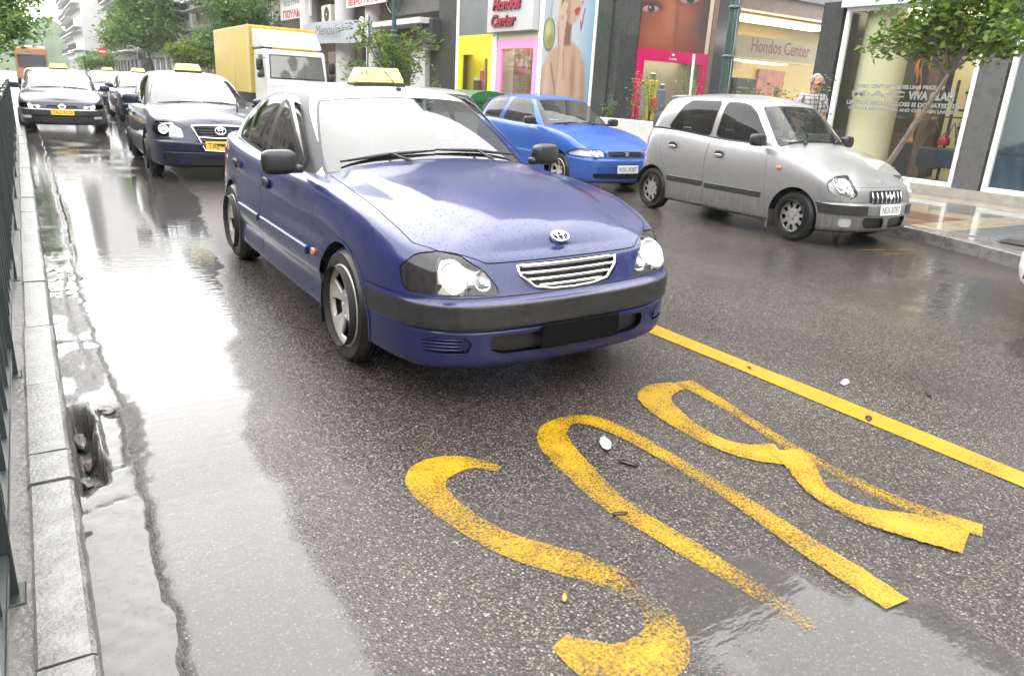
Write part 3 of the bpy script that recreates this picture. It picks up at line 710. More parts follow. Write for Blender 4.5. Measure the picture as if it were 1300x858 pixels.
BASE = dict(black=black, plastic=plastic, tyre=tyre_m, chrome=chrome, rim=silver_rim, seat=seat_m, brake=brake_m, bulb=bulb_m, lampback=pm('lamp_back', (.8, .8, .8), .4), lit=lit_m,
            lens=lens_m, smoke=smoke_lens, amber=amber, red=redl, glass=glass_d, wsglass=glass_w, taxi_yellow=taxi_y, roof=taxi_w,
            taxi_grey=taxi_g, taxi_red=taxi_r, strip=grey_strip)

# ---------------------------------------------------------------- road and pavements
rnd = random.Random(7); nrng = np.random.default_rng(11)
def road_material():
    m, nt, N, L, b = new_mat('wet_asphalt')
    def nd(t, **k):
        n = N.new(t)
        for a, v in k.items(): setattr(n, a, v)
        return n
    def math_(op, a, bb=None, clamp=False):
        n = nd('ShaderNodeMath', operation=op, use_clamp=clamp)
        for i, v in enumerate((a, bb)):
            if v is None: continue
            if isinstance(v, (int, float)): n.inputs[i].default_value = v
            else: L.new(v, n.inputs[i])
        return n.outputs[0]
    def rng_(v, a, b_, c=0., d=1.):
        n = nd('ShaderNodeMapRange'); n.inputs['From Min'].default_value = a; n.inputs['From Max'].default_value = b_; n.inputs['To Min'].default_value = c; n.inputs['To Max'].default_value = d
        L.new(v, n.inputs['Value']); return n.outputs[0]
    def mix(f, A, B):
        n = nd('ShaderNodeMix', data_type='RGBA')
        for s_, v in (('Factor', f), ('A', A), ('B', B)):
            if isinstance(v, (int, float)): n.inputs[s_].default_value = v
            elif isinstance(v, tuple): n.inputs[s_].default_value = (*v, 1)
            else: L.new(v, n.inputs[s_])
        return n.outputs['Result']
    geo = nd('ShaderNodeNewGeometry'); pos = geo.outputs['Position']
    def noise(sc, det=4, rough=.6, vec=pos):
        n = nd('ShaderNodeTexNoise'); n.inputs['Scale'].default_value = sc; n.inputs['Detail'].default_value = det; n.inputs['Roughness'].default_value = rough; L.new(vec, n.inputs['Vector']); return n.outputs['Fac']
    def voro(sc, feat='F1'):
        n = nd('ShaderNodeTexVoronoi', feature=feat); n.inputs['Scale'].default_value = sc; L.new(pos, n.inputs['Vector']); return n
    at = nd('ShaderNodeAttribute', attribute_name='film'); film0 = at.outputs['Fac']
    at2 = nd('ShaderNodeAttribute', attribute_name='concrete'); conc0 = at2.outputs['Fac']
    at3 = nd('ShaderNodeAttribute', attribute_name='grime_shade'); grime_shade = at3.outputs['Fac']
    n1 = noise(9, 5); n2 = noise(45, 3); n3 = noise(.7, 4)
    film = rng_(math_('ADD', film0, math_('ADD', math_('MULTIPLY', math_('SUBTRACT', n1, .5), .5), math_('MULTIPLY', math_('SUBTRACT', n2, .5), .55))), .26, .70)
    conc = rng_(math_('ADD', conc0, math_('MULTIPLY', math_('SUBTRACT', n1, .5), .5)), .45, .55)
    v1 = voro(115); v2 = voro(210)
    sc1 = nd('ShaderNodeSeparateColor'); L.new(v1.outputs['Color'], sc1.inputs[0])
    cr = nd('ShaderNodeValToRGB'); L.new(sc1.outputs[0], cr.inputs[0]); el = cr.color_ramp.elements
    el[0].position = 0; el[0].color = (.022, .019, .017, 1); el[1].position = 1; el[1].color = (.24, .22, .20, 1)
    for p_, c_ in ((.35, (.038, .031, .026, 1)), (.6, (.062, .050, .041, 1)), (.8, (.098, .079, .064, 1)), (.93, (.150, .122, .10, 1)), (.985, (.17, .155, .14, 1))):
        e = el.new(p_); e.color = c_
    gap = rng_(v1.outputs['Distance'], .30, .62)
    stones = mix(gap, cr.outputs[0], (.018, .016, .0145))
    sc2 = nd('ShaderNodeSeparateColor'); L.new(v2.outputs['Color'], sc2.inputs[0])
    stones = mix(math_('MULTIPLY', rng_(sc2.outputs[1], .6, 1), .35), stones, (.10, .088, .08))
    tone = rng_(n3, .3, .7, .95, 1.45)
    mpt = nd('ShaderNodeMapping'); mpt.inputs['Scale'].default_value = (1.6, .16, 1); L.new(pos, mpt.inputs[0]); tone = math_('MULTIPLY', tone, rng_(noise(1., 5, .6, mpt.outputs[0]), .3, .7, .80, 1.18))
    tn = nd('ShaderNodeMix', data_type='RGBA', blend_type='MULTIPLY'); tn.inputs['Factor'].default_value = 1; L.new(stones, tn.inputs['A']); L.new(tone, tn.inputs['B'])
    cc = mix(n1, (.035, .034, .032), (.085, .082, .078)); cc = mix(rng_(n2, .55, .75), cc, (.02, .019, .018))
    cc2 = mix(rng_(sc2.outputs[0], .5, 1), cc, (.06, .055, .05))
    col = mix(conc, mix(math_('MULTIPLY', film, .72), tn.outputs['Result'], (.045, .0425, .041)), cc2)
    # dark cracks and crushed edges; shade of the kerbside hole painted in too
    col = mix(math_('MULTIPLY', grime_shade, rng_(n2, .35, .6)), col, (.016, .014, .013))
    L.new(col, b.inputs['Base Color'])
    L.new(rng_(film, 0, 1, 1.34, 1.44), b.inputs['IOR'])
    rough = math_('ADD', rng_(film, 0, 1, .22, .035), math_('MULTIPLY', grime_shade, .25))
    L.new(rough, b.inputs['Roughness'])
    hgt = math_('ADD', math_('MULTIPLY', rng_(v1.outputs['Distance'], 0, .6, 1, 0), 1.), math_('MULTIPLY', n2, .7))
    hgt = math_('ADD', hgt, math_('MULTIPLY', sc1.outputs[1], .5))
    k = math_('MULTIPLY_ADD', film, -.985); N[k.node.name].inputs[2].default_value = 1.0
    bp = nd('ShaderNodeBump'); bp.inputs['Distance'].default_value = .0035; L.new(hgt, bp.inputs['Height']); L.new(math_('MULTIPLY', k, .4), bp.inputs['Strength'])
    mp = nd('ShaderNodeMapping'); mp.inputs['Scale'].default_value = (5, 16, 1); L.new(pos, mp.inputs[0])
    rip = noise(1.3, 3, .5, mp.outputs[0]); bp2 = nd('ShaderNodeBump'); bp2.inputs['Distance'].default_value = .010; bp2.inputs['Strength'].default_value = .10
    L.new(rip, bp2.inputs['Height']); L.new(bp.outputs[0], bp2.inputs['Normal']); L.new(bp2.outputs[0], b.inputs['Normal'])
    MATS['wet_asphalt'] = m; return m

def sstep(a, b, v): t = np.clip((v-a)/(b-a), 0, 1); return t*t*(3-2*t)
def vnoise(x, y, seed=0):
    """smooth value noise on the plane"""
    xi = np.floor(x).astype(int); yi = np.floor(y).astype(int); xf_ = x-xi; yf_ = y-yi
    h = lambda a, b: np.modf(np.abs(np.sin(a*127.1+b*311.7+seed*74.7)*43758.5453))[0]
    u = xf_*xf_*(3-2*xf_); v = yf_*yf_*(3-2*yf_)
    return (h(xi, yi)*(1-u)+h(xi+1, yi)*u)*(1-v)+(h(xi, yi+1)*(1-u)+h(xi+1, yi+1)*u)*v
def axis_steps(*segs):
    out = [segs[0][0]]
    for a, b, st in segs: n = max(1, int(round((b-a)/st))); out += list(np.linspace(a, b, n+1)[1:])
    return np.array(out)
gx = axis_steps((-.02, .32, .011), (.32, 3.0, .04), (3.0, 9.5, .09), (9.5, 40, 4))
gy = axis_steps((-90, -12, 12), (-12, .5, .8), (.5, 6.2, .022), (6.2, 14, .09), (14, 40, .5), (40, 340, 12))
GX, GY = np.meshgrid(gx, gy, indexing='ij')
nz = lambda f, s: vnoise(GX*f, GY*f, s)-.5
film = np.zeros_like(GX); conc = np.zeros_like(GX); grime_shade = np.zeros_like(GX); GZ = np.zeros_like(GX)
edge = np.interp(GY, [1, 2.7, 3.56, 4.5, 5.9, 7.5, 10, 14, 20, 340], [.575, .635, .72, .92, 1.18, 1.40, 1.7, 1.9, 2.1, 2.2])+.10*nz(3, 1)+.05*nz(11, 2)
film = np.maximum(film, sstep(.10, -.12, GX-edge))
def blob(cx, cy, rx, ry, a=0., amp=1.):
    dx, dy = GX-cx, GY-cy; c_, s_ = math.cos(a), math.sin(a); q = np.hypot((dx*c_+dy*s_)/rx, (-dx*s_+dy*c_)/ry)+.35*nz(4, 5)+.2*nz(13, 6)
    return amp*sstep(1.25, .55, q)
for args in ((1.66, 1.05, .33, .40, .2, 1.), (1.90, .72, .30, .35, .2, 1.), (1.40, .80, .22, .2, 0, .6), (1.36, 1.75, .42, .30, .2, .40), (5.9, 2.0, .9, .35, 0, .85), (6.3, 2.9, 1.2, .5, .2, .6), (7.2, 4.0, 1.2, .6, .3, .62), (6.0, 4.6, 1.5, .7, .2, .52), (5.2, 6.6, 1.4, .8, .2, .5), (4.6, 5.6, .8, .4, .1, .4), (5.5, 8.0, 1.2, .6, 0, .45),
             (3.6, 9.2, .9, .8, 0, .5), (4.8, 13, 2, 1.5, 0, .5), (3.2, 17, 1.6, 2.5, 0, .6), (4, 24, 3, 4, 0, .7), (4.5, 38, 4, 12, 0, .8), (4.5, 80, 6, 40, 0, .9)): film = np.maximum(film, blob(*args))
# concrete gutter strip with its ragged edge
ge = np.interp(GY, [1, 1.6, 2.25, 2.55, 3.0, 3.6, 4.5, 6.3, 9.4, 12.9, 30], [.165, .175, .20, .19, .20, .215, .175, .185, .205, .24, .25])+.030*nz(6, 8)+.022*nz(22, 9)
conc = sstep(.012, -.012, GX-ge)
crack = np.exp(-((GX-ge)/.012)**2)*(.35+.9*vnoise(GX*9, GY*5, 3))*np.where(GY > 3.6, .75, 1); rubble = np.exp(-((GX-ge-.015)/.045)**2)*np.exp(-((GY-3.1)/.42)**2)*1.2
rubble *= .3+1.2*vnoise(GX*40, GY*40, 4); grime_shade = np.clip(crack+rubble, 0, 1)
GZ -= .010*np.clip(crack, 0, 1.2)*(GY < 15); GZ += rubble*.012*(vnoise(GX*55, GY*55, 14)-.35)
GZ += conc*(.004+.005*vnoise(GX*30, GY*30, 15)*(GY < 7)); film -= np.clip(grime_shade*1.4, 0, 1); film -= conc*.42*vnoise(GX*7, GY*4, 17)*(GY < 14)
tr_ = np.maximum(np.exp(-((GY-2.58-.25*(GX-.1)+.03*nz(14, 41))/.010)**2), np.exp(-((GY-4.45+.2*(GX-.1)+.03*nz(14, 42))/.014)**2))*conc; lg = np.exp(-((GX-.10-.02*np.sin(GY*2.1)+.02*nz(7, 43))/.006)**2)*(GY > 3.6)*(GY < 6.2)*conc*(vnoise(GX*3, GY*2, 44) > .4)
rgh = conc*sstep(3.3, 3.7, GY)*sstep(6.6, 5.6, GY)*sstep(.42, .72, vnoise(GX*10, GY*4.5, 45)); grime_shade = np.clip(np.maximum(grime_shade, np.maximum(.9*np.maximum(tr_, lg), .28*rgh)), 0, 1); GZ -= .006*np.maximum(tr_, lg); GZ += rgh*.006*(vnoise(GX*60, GY*60, 46)-.5); film -= rgh*.8+np.maximum(tr_, lg)
# broken hole against the kerb
hl = np.minimum(sstep(.002, .012, GX)*sstep(.090, .074, GX+.045*nz(9, 21)+.02*nz(31, 24)), sstep(2.68, 2.76, GY+.09*nz(14, 26))*sstep(3.52, 3.42, GY+.12*nz(11, 22)))
GZ -= hl*(.105+.03*vnoise(GX*25, GY*18, 23)); film -= hl*1.2; grime_shade = np.maximum(grime_shade, hl*.8*(vnoise(GX*12, GY*12, 25) > .35))  # hole floor also darkened in patches to deepen its shade
slot = np.minimum(sstep(.105, .112, GX)*sstep(ge-.01, ge-.035, GX), sstep(2.8, 2.9, GY)*sstep(3.5, 3.35, GY)); GZ -= slot*.018
patch = np.minimum(sstep(.25, .4, GX)*sstep(1.75, 1.5, GX), sstep(11.3, 11.6, GY)*sstep(19.0, 18.6, GY)); film -= patch*.45*vnoise(GX*2.5, GY*2, 31)*1.6
V = np.stack([GX, GY, GZ], -1).reshape(-1, 3); nyy = len(gy)
I = np.arange(len(gx)*nyy).reshape(len(gx), nyy); FQ = np.stack([I[:-1, :-1], I[1:, :-1], I[1:, 1:], I[:-1, 1:]], -1).reshape(-1, 4)
me = bpy.data.meshes.new('road'); me.vertices.add(len(V)); me.vertices.foreach_set('co', V.ravel()); me.loops.add(FQ.size); me.polygons.add(len(FQ))
me.loops.foreach_set('vertex_index', FQ.ravel()); me.polygons.foreach_set('loop_start', np.arange(len(FQ))*4); me.polygons.foreach_set('loop_total', np.full(len(FQ), 4)); me.polygons.foreach_set('use_smooth', np.ones(len(FQ), bool)); me.update(calc_edges=True)
for nm, arr_ in (('film', film), ('concrete', conc), ('grime_shade', grime_shade)):
    a_ = me.attributes.new(nm, 'FLOAT', 'POINT'); a_.data.foreach_set('value', np.clip(arr_, 0, 1).ravel().astype(np.float32))
me.materials.append(road_material()); road = link(bpy.data.objects.new('road', me)); tag(road, 'wet brown-grey asphalt road with a smooth shiny strip by the left kerb', 'road', kind='structure')

# ---------------------------------------------------------------- road paint
def paint_road_mat():
    m, nt, N, L, b = new_mat('worn_yellow_paint')
    g = N.new('ShaderNodeNewGeometry'); v = N.new('ShaderNodeTexVoronoi'); v.inputs['Scale'].default_value = 88; L.new(g.outputs['Position'], v.inputs['Vector'])
    n = N.new('ShaderNodeTexNoise'); n.inputs['Scale'].default_value = 5; n.inputs['Detail'].default_value = 6; L.new(g.outputs['Position'], n.inputs['Vector'])
    a = N.new('ShaderNodeAttribute'); a.attribute_name = 'wear'
    def M2(op, x, y, cl=False):
        q = N.new('ShaderNodeMath'); q.operation = op; q.use_clamp = cl
        for i, t in enumerate((x, y)):
            if isinstance(t, (int, float)): q.inputs[i].default_value = t
            else: L.new(t, q.inputs[i])
        return q.outputs[0]
    hi = N.new('ShaderNodeTexNoise'); hi.inputs['Scale'].default_value = 130; hi.inputs['Detail'].default_value = 2; L.new(g.outputs['Position'], hi.inputs['Vector'])
    s = M2('ADD', M2('MULTIPLY', M2('SUBTRACT', hi.outputs['Fac'], .5), 1.0), M2('MULTIPLY', M2('SUBTRACT', n.outputs['Fac'], .5), .9)); s = M2('ADD', s, M2('MULTIPLY', M2('SUBTRACT', v.outputs['Distance'], .3), .5)); s = M2('ADD', s, a.outputs['Fac'])
    mr = N.new('ShaderNodeMapRange'); mr.inputs['From Min'].default_value = .08; mr.inputs['From Max'].default_value = .78; L.new(s, mr.inputs['Value'])
    mx = N.new('ShaderNodeMix'); mx.data_type = 'RGBA'; mx.inputs['A'].default_value = (.37, .215, .005, 1); mx.inputs['B'].default_value = (.26, .15, .007, 1); L.new(n.outputs['Fac'], mx.inputs['Factor'])
    L.new(mx.outputs['Result'], b.inputs['Base Color']); b.inputs['Roughness'].default_value = .3; b.inputs['IOR'].default_value = 1.36
    bp = N.new('ShaderNodeBump'); bp.inputs['Strength'].default_value = .35; bp.inputs['Distance'].default_value = .003; L.new(v.outputs['Distance'], bp.inputs['Height']); bp.invert = True; L.new(bp.outputs[0], b.inputs['Normal'])
    tr = N.new('ShaderNodeBsdfTransparent'); ms = N.new('ShaderNodeMixShader'); L.new(mr.outputs[0], ms.inputs[0]); L.new(b.outputs[0], ms.inputs[1]); L.new(tr.outputs[0], ms.inputs[2]); L.new(ms.outputs[0], N['Material Output'].inputs[0])
    return m
ypaint = paint_road_mat()
def stroke(pts, wds, wear, m, h=.004, n=60):
    """paint band along a smooth curve with varying width; wear 0 fresh .. 1 gone"""
    c_, _, ti = spline(np.array(pts, float), n); wv = np.interp(ti, np.arange(len(pts)), wds); we = np.interp(ti, np.arange(len(pts)), wear)
    t = np.gradient(c_, axis=0); t /= np.linalg.norm(t, axis=1)[:, None]; nr = np.stack([-t[:, 1], t[:, 0]], 1); nb = len(m.V); K = 5
    for i in range(n):
        for k in range(K):
            q = (k/(K-1)-.5)*wv[i]*(1+.03*math.sin(i*1.7)); m.V.append((c_[i, 0]+nr[i, 0]*q, c_[i, 1]+nr[i, 1]*q, h)); m.W.append(float(we[i]*(1.5 if we[i] > 0 else 1)+.16*abs(k/(K-1)-.5)*2))
    for i in range(n-1):
        for k in range(K-1): m.F.append((nb+i*K+k, nb+i*K+k+1, nb+(i+1)*K+k+1, nb+(i+1)*K+k))
def paint_obj(name, strokes, label, cat, group=None):
    m = MB(); m.W = []
    for j, s in enumerate(strokes): stroke(*s, m, h=.004+.0025*j)
    o = m.build(name, ypaint); a_ = o.data.attributes.new('wear', 'FLOAT', 'POINT'); a_.data.foreach_set('value', np.array(m.W, np.float32)); return tag(o, label, cat, group)
LG = 'yellow letters of the word BUS'
paint_obj('painted_letter', [([(1.41, 2.18), (1.34, 2.265), (1.25, 2.30), (1.15, 2.275), (1.10, 2.20), (1.09, 2.07), (1.12, 1.87), (1.19, 1.69), (1.28, 1.56), (1.34, 1.46), (1.375, 1.36), (1.37, 1.25), (1.33, 1.16), (1.24, 1.11), (1.15, 1.12), (1.085, 1.19), (1.05, 1.28)],
          [.05, .08, .16, .17, .145, .12, .11, .13, .14, .12, .09, .08, .13, .17, .17, .14, .07], [.20, .14, -.02, -.02, .02, .16, .18, .08, .12, .20, .38, .34, .22, .12, .08, .08, .06])], 'worn yellow letter S painted on the asphalt, nearest the kerb', 'road marking', LG)
paint_obj('painted_letter', [([(1.93, 2.435), (1.82, 2.385), (1.735, 2.25), (1.685, 2.02), (1.65, 1.74), (1.672, 1.57), (1.688, 1.44), (1.705, 1.28), (1.722, 1.14), (1.715, .968)], [.08, .12, .15, .135, .11, .10, .105, .09, .085, .07], [.06, .02, .02, .14, .18, .06, .14, .28, .30, .38]),
          ([(1.90, 2.43), (2.0, 2.40), (2.06, 2.28), (2.085, 2.05), (2.092, 1.75), (2.085, 1.5), (2.065, 1.25), (2.058, 1.08), (2.048, .91)], [.06, .11, .10, .085, .08, .095, .11, .12, .11], [.08, .06, .10, .16, .20, .16, .08, .0, .03])], 'yellow letter U painted on the asphalt, open end towards the puddle', 'road marking', LG)
paint_obj('painted_letter', [([(2.79, 2.56), (2.765, 2.35), (2.715, 2.05), (2.665, 1.80), (2.64, 1.55), (2.64, 1.35), (2.67, 1.17), (2.735, 1.0)], [.12, .09, .07, .075, .08, .08, .085, .10], [.0, .06, .14, .20, .24, .24, .16, .02]),
          ([(2.72, 2.52), (2.60, 2.52), (2.49, 2.46), (2.425, 2.32), (2.385, 2.12), (2.395, 1.93), (2.47, 1.80), (2.57, 1.74)], [.10, .15, .17, .155, .12, .11, .16, .20], [.0, .0, .0, .03, .08, .04, .0, -.02]),
          ([(2.60, 1.76), (2.53, 1.62), (2.44, 1.49), (2.415, 1.34), (2.46, 1.215), (2.53, 1.12), (2.59, .985)], [.16, .13, .10, .11, .15, .20, .18], [.0, .04, .08, .02, .0, .0, .0])], 'yellow letter B painted on the asphalt next to the long line', 'road marking', LG)
m = MB(); m.W = []
ys = np.linspace(-6, 60, 140)
for y0, y1 in zip(ys[:-1], ys[1:]):
    nb = len(m.V)
    for y in (y0, y1):
        xx = 3.30+.012*math.sin(y*1.3)
        for k in range(4): m.V.append((xx+(k/3-.5)*(.155+.01*math.sin(y*4)), y, .004)); m.W.append(-.12 if y < 6 else .05)
    for k in range(3): m.F.append((nb+k, nb+k+1, nb+4+k+1, nb+4+k))
o = m.build('lane_line', ypaint); a_ = o.data.attributes.new('wear', 'FLOAT', 'POINT'); a_.data.foreach_set('value', np.array(m.W, np.float32)); tag(o, 'long straight yellow line along the bus lane', 'road marking')

# ---------------------------------------------------------------- left kerb, strip, pavers
kerb_m = pm('kerb_granite', (.115, .113, .108), .34, var=.42, vscale=14, bump=.7, bscale=75, coat=.2, coatr=.2)
kerb2_m = pm('kerb_granite_dark', (.16, .155, .15), .28, var=.35, vscale=7, bump=.4, bscale=70, coat=.6, coatr=.1)
strip_m = pm('left_strip_cement', (.075, .07, .063), .35, var=.4, vscale=6, bump=.6, bscale=40, coat=.4, coatr=.15)
paver_m = pm('grey_paver', (.09, .09, .09), .3, var=.35, vscale=20, bump=.4, bscale=120, coat=.5, coatr=.1)
g = MB(); g.box(-30, -.135, -90, 340, -.3, .098); left_pave = g.build('left_pavement', strip_m); tag(left_pave, 'wet pavement on the left behind the kerb', 'pavement', kind='structure')
kb = MB(); kb.box(-.13, -.022, -90, 340, -.3, .06); kerb = kb.build('left_kerb', kerb2_m); tag(kerb, 'row of pale kerb stones on the left', 'kerb', kind='structure')
js = [-.2, .75, 1.67, 2.59, 2.82, 3.53, 4.41, 5.41, 6.33, 7.3]
while js[-1] < 60: js.append(js[-1]+.92+.06*rnd.random())
for a, b_ in zip(js[:-1], js[1:]):
    x0, x1, z1, bv = -.138+rnd.uniform(-.004, .004), -.005+rnd.uniform(-.004, .004), .122+rnd.uniform(-.004, .003), .012
    n = 10; V = []; F = []
    for k in range(n+1):
        y = a+.006+(b_-a-.012)*k/n; j = [rnd.uniform(-.0035, .0035) for _ in range(4)]
        V += [(x0, y, .0), (x0+j[0], y, z1-.008), (x0+.007, y, z1+j[1]*.5), (x1-.016, y, z1+j[2]*.5), (x1-.005+j[3], y, z1-.007), (x1+j[0]*.6, y, z1-.022), (x1+.010, y, -.12)]
    for k in range(n): F += [(k*7+i, k*7+i+1, (k+1)*7+i+1, (k+1)*7+i) for i in range(6)]
    F += [tuple(range(7))[::-1], tuple(n*7+i for i in range(7))]
    F = [f[::-1] for f in F]
    raw('kerb_stone', V, F, kerb_m, kerb, smooth=True, sharp=22)
base = None
for i in range(3):
    for j in range(26):
        y = .95+.066*j
        if 1.98 < y < 2.55 and i == 0: continue
        if base is None:
            q = MB(); q.box(-.029, .029, -.029, .029, -.02, .012, .006); base = q.build('paver', paver_m, left_pave); p = base
        else: p = base.copy(); COL.objects.link(p)
        p.location = (-.235-.064*i+rnd.uniform(-.003, .003), y+rnd.uniform(-.003, .003), .098+rnd.uniform(-.004, .004)); p.rotation_euler = (rnd.uniform(-.03, .03), rnd.uniform(-.03, .03), rnd.uniform(-.05, .05))
# rubble in the hole beside the kerb
brick_m = pm('broken_brick', (.07, .045, .038), .5, var=.5, vscale=25, bump=.5, bscale=80); rub = 1; stone_m = pm('broken_concrete', (.10, .097, .09), .4, var=.4, vscale=20, bump=.5, bscale=70)
for (x, y, z, sx, sy, sz, rz, mm) in ((.030, 3.32, -.085, .022, .075, .022, .1, stone_m), (.048, 3.10, -.095, .020, .045, .022, -.3, brick_m), (.028, 2.95, -.095, .020, .036, .022, .4, stone_m), (.055, 2.82, -.09, .016, .034, .022, .2, brick_m), (.145, 3.42, .0, .03, .05, .012, .3, stone_m)):
    bm = bmesh.new(); bmesh.ops.create_icosphere(bm, subdivisions=2, radius=1)
    for v in bm.verts: v.co = Vector((v.co.x*sx, v.co.y*sy, v.co.z*sz))*(1+rnd.uniform(-.22, .22))
    bm.transform(Matrix.Rotation(rz, 4, 'Z')); me = bpy.data.meshes.new('rubble_stone'); bm.to_mesh(me); bm.free(); me.materials.append(mm)
    o = bpy.data.objects.new('rubble_stone', me); o.location = (x, y, z); link(o)
    tag(o, 'broken %s in the kerbside hole' % ('flat concrete chip beside the slot', 'pale concrete lump at the far end', 'reddish brick lump in the middle', 'pale stone at the near end', 'small brown brick bit at the near edge')[rub], 'rubble', 'rubble in the broken gutter'); rub = (rub+1) % 5

# ---------------------------------------------------------------- railing on the left kerb
fence_m = pm('railing_paint', (.012, .018, .017), .4, var=.25, vscale=20, coat=.4, bump=.2, bscale=200)
fe = empty('railing', (-.2, 4, .1)); tag(fe, 'dark green iron railing running along the left kerb', 'railing')
py = [2.02-1.85, 2.02, 3.75, 5.60]+[5.6+1.85*k for k in range(1, 9)]
for i, y in enumerate(py):
    m = MB(); m.box(-.197, -.187, y-.03, y+.03, .09, 1.12, .003) if False else m.box(-.235, -.165, y-.008, y+.008, .09, 1.12, .003)
    m.V = [(x+.2, yy-4, z-.1) for x, yy, z in m.V]; m.build('post', fence_m, fe)
    m = MB(); m.box(-.235, -.150, y-.05, y+.05, .093, .104, .003); m.V = [(x+.2, yy-4, z-.1) for x, yy, z in m.V]; m.build('foot_plate', fence_m, fe)
for (a, b_) in zip(py[:-1], py[1:]):
    for zz in (.20, 1.07):
        m = MB(); m.box(-.207, -.173, a+.008, b_-.008, zz, zz+.03, .003); m.V = [(x+.2, yy-4, z-.1) for x, yy, z in m.V]; m.build('rail', fence_m, fe)
    n = 7
    for k in range(1, n):
        y = a+(b_-a)*k/n; m = MB(); m.box(-.199, -.181, y-.009, y+.009, .23, 1.07); m.V = [(x+.2, yy-4, z-.1) for x, yy, z in m.V]; m.build('bar', fence_m, fe)

# ---------------------------------------------------------------- right kerb and pavement
KL = [(7.2, -90), (7.6, 0), (7.95, 2.3), (8.25, 3.38), (8.58, 4.06), (8.82, 4.77), (8.90, 5.4), (8.90, 60), (8.9, 340)]
pave_m = pm('wet_flagstone', (.155, .15, .145), .16, var=.35, vscale=3, bump=.35, bscale=55, coat=.7, coatr=.06)
cream_m = pm('cream_flagstone', (.40, .31, .19), .17, var=.25, vscale=5, bump=.3, bscale=60, coat=.6, coatr=.06); red_m = pm('red_flagstone', (.20, .095, .06), .18, var=.3, vscale=5, bump=.3, bscale=60, coat=.6, coatr=.06)
poly = [(x+.16, y) for x, y in KL]+[(30, 340), (30, -90), (7.36, -90)]
m = MB(); m.prism(poly, -.25, .128); rp = m.build('right_pavement', pave_m); tag(rp, 'wet stone pavement along the shops on the right', 'pavement', kind='structure')
m = MB(); 
rk = empty('right_kerb', (8.9, 5, 0)); tag(rk, 'dark wet kerb along the right pavement', 'kerb', kind='structure')
def along(P, s):
    for a, b_ in zip(P[:-1], P[1:]):
        d = math.dist(a, b_)
        if s <= d: return (a[0]+(b_[0]-a[0])*s/d, a[1]+(b_[1]-a[1])*s/d), ((b_[0]-a[0])/d, (b_[1]-a[1])/d)
        s -= d
    return P[-1], (0, 1)
kp = [p for p in KL if p[1] < 70]; s = 86.0
for k in range(50):
    (xa, ya), _ = along(kp, s); (xb, yb), _ = along(kp, s+1.0-.006); s += 1.0
    d = Vector((xb-xa, yb-ya, 0)).normalized(); nr = Vector((d.y, -d.x, 0)); V = []
    for t in (Vector((xa, ya, 0)), Vector((xb, yb, 0))):
        for q, z in ((.17, -.1), (.17, .139), (.02, .139), (.004, .128), (-.004, -.1)): p = t+nr*q; V.append((p.x-8.9, p.y-5, z+rnd.uniform(-.001, .001)))
    F = [(0, 1, 6, 5), (1, 2, 7, 6), (2, 3, 8, 7), (3, 4, 9, 8), (4, 3, 2, 1, 0), (5, 6, 7, 8, 9)]
    raw('kerb_stone', V, F, kerb2_m, rk)
flag = {}
for i in range(9):
    for j in range(15):
        x, y = 9.30+.46*i, 2.0+.46*j
        kx = float(np.interp(y-.3, [q[1] for q in KL], [q[0] for q in KL]))
        if x-.23 < kx+.19 or x > 13.2: continue
        cream = (j in (6, 9) and i < 5) or (i in (3,) and 6 <= j <= 9) or i == 7
        red = 7 <= j <= 8 and i < 3
        mk, mt = ('c', cream_m) if cream else (('r', red_m) if red else ('g', pave_m))
        if mk not in flag: q = MB(); q.box(-.2265, .2265, -.2265, .2265, -.02, .012, .003); flag[mk] = p = q.build('flagstone', mt, rp)
        else: p = flag[mk].copy(); COL.objects.link(p)
        p.location = (x, y, .1285+rnd.uniform(-.001, .001)); p.rotation_euler = (rnd.uniform(-.002, .002), rnd.uniform(-.002, .002), 0)
m = MB(); m.box(8.72+.25, 9.28, 3.55, 3.95, .139, .146, .002); o = m.build('drain_cover', pm('drain_iron', (.06, .055, .05), .35, .6, var=.4, bump=.4)); tag(o, 'rusty square drain cover in the right pavement near the kerb', 'drain cover')

# ---------------------------------------------------------------- buildings on the right
marble = None
def marble_mat(name, base, vein, rough=.10, sc=1.6):
    m, nt, N, L, b = new_mat(name); tc = N.new('ShaderNodeTexCoord'); n = N.new('ShaderNodeTexNoise'); n.inputs['Scale'].default_value = sc; n.inputs['Detail'].default_value = 9; n.inputs['Distortion'].default_value = 2.2; n.inputs['Roughness'].default_value = .68
    L.new(tc.outputs['Object'], n.inputs['Vector']); r = N.new('ShaderNodeValToRGB'); L.new(n.outputs['Fac'], r.inputs[0]); e = r.color_ramp.elements
    e[0].position = .3; e[0].color = (*base, 1); e[1].position = .75; e[1].color = (*[c*1.35 for c in base], 1)
    for p_, c_ in ((.48, [c*1.1 for c in base]), (.50, vein), (.525, [c*1.2 for c in base])): q = e.new(p_); q.color = (*c_, 1)
    L.new(r.outputs[0], b.inputs['Base Color']); b.inputs['Roughness'].default_value = rough; return m
marble_d = marble_mat('dark_marble', (.040, .042, .041), (.065, .069, .066), .16, 2.6); marble_g = marble_mat('grey_marble', (.085, .085, .085), (.12, .12, .118), .2, 3.)
white_fr = pm('white_frame', (.78, .78, .77), .35, var=.06); fascia_m = pm('pale_fascia', (.50, .54, .56), .4, var=.1); plaster = pm('pale_plaster', (.25, .245, .235), .8, var=.12, vscale=1.2, bump=.2, bscale=30)
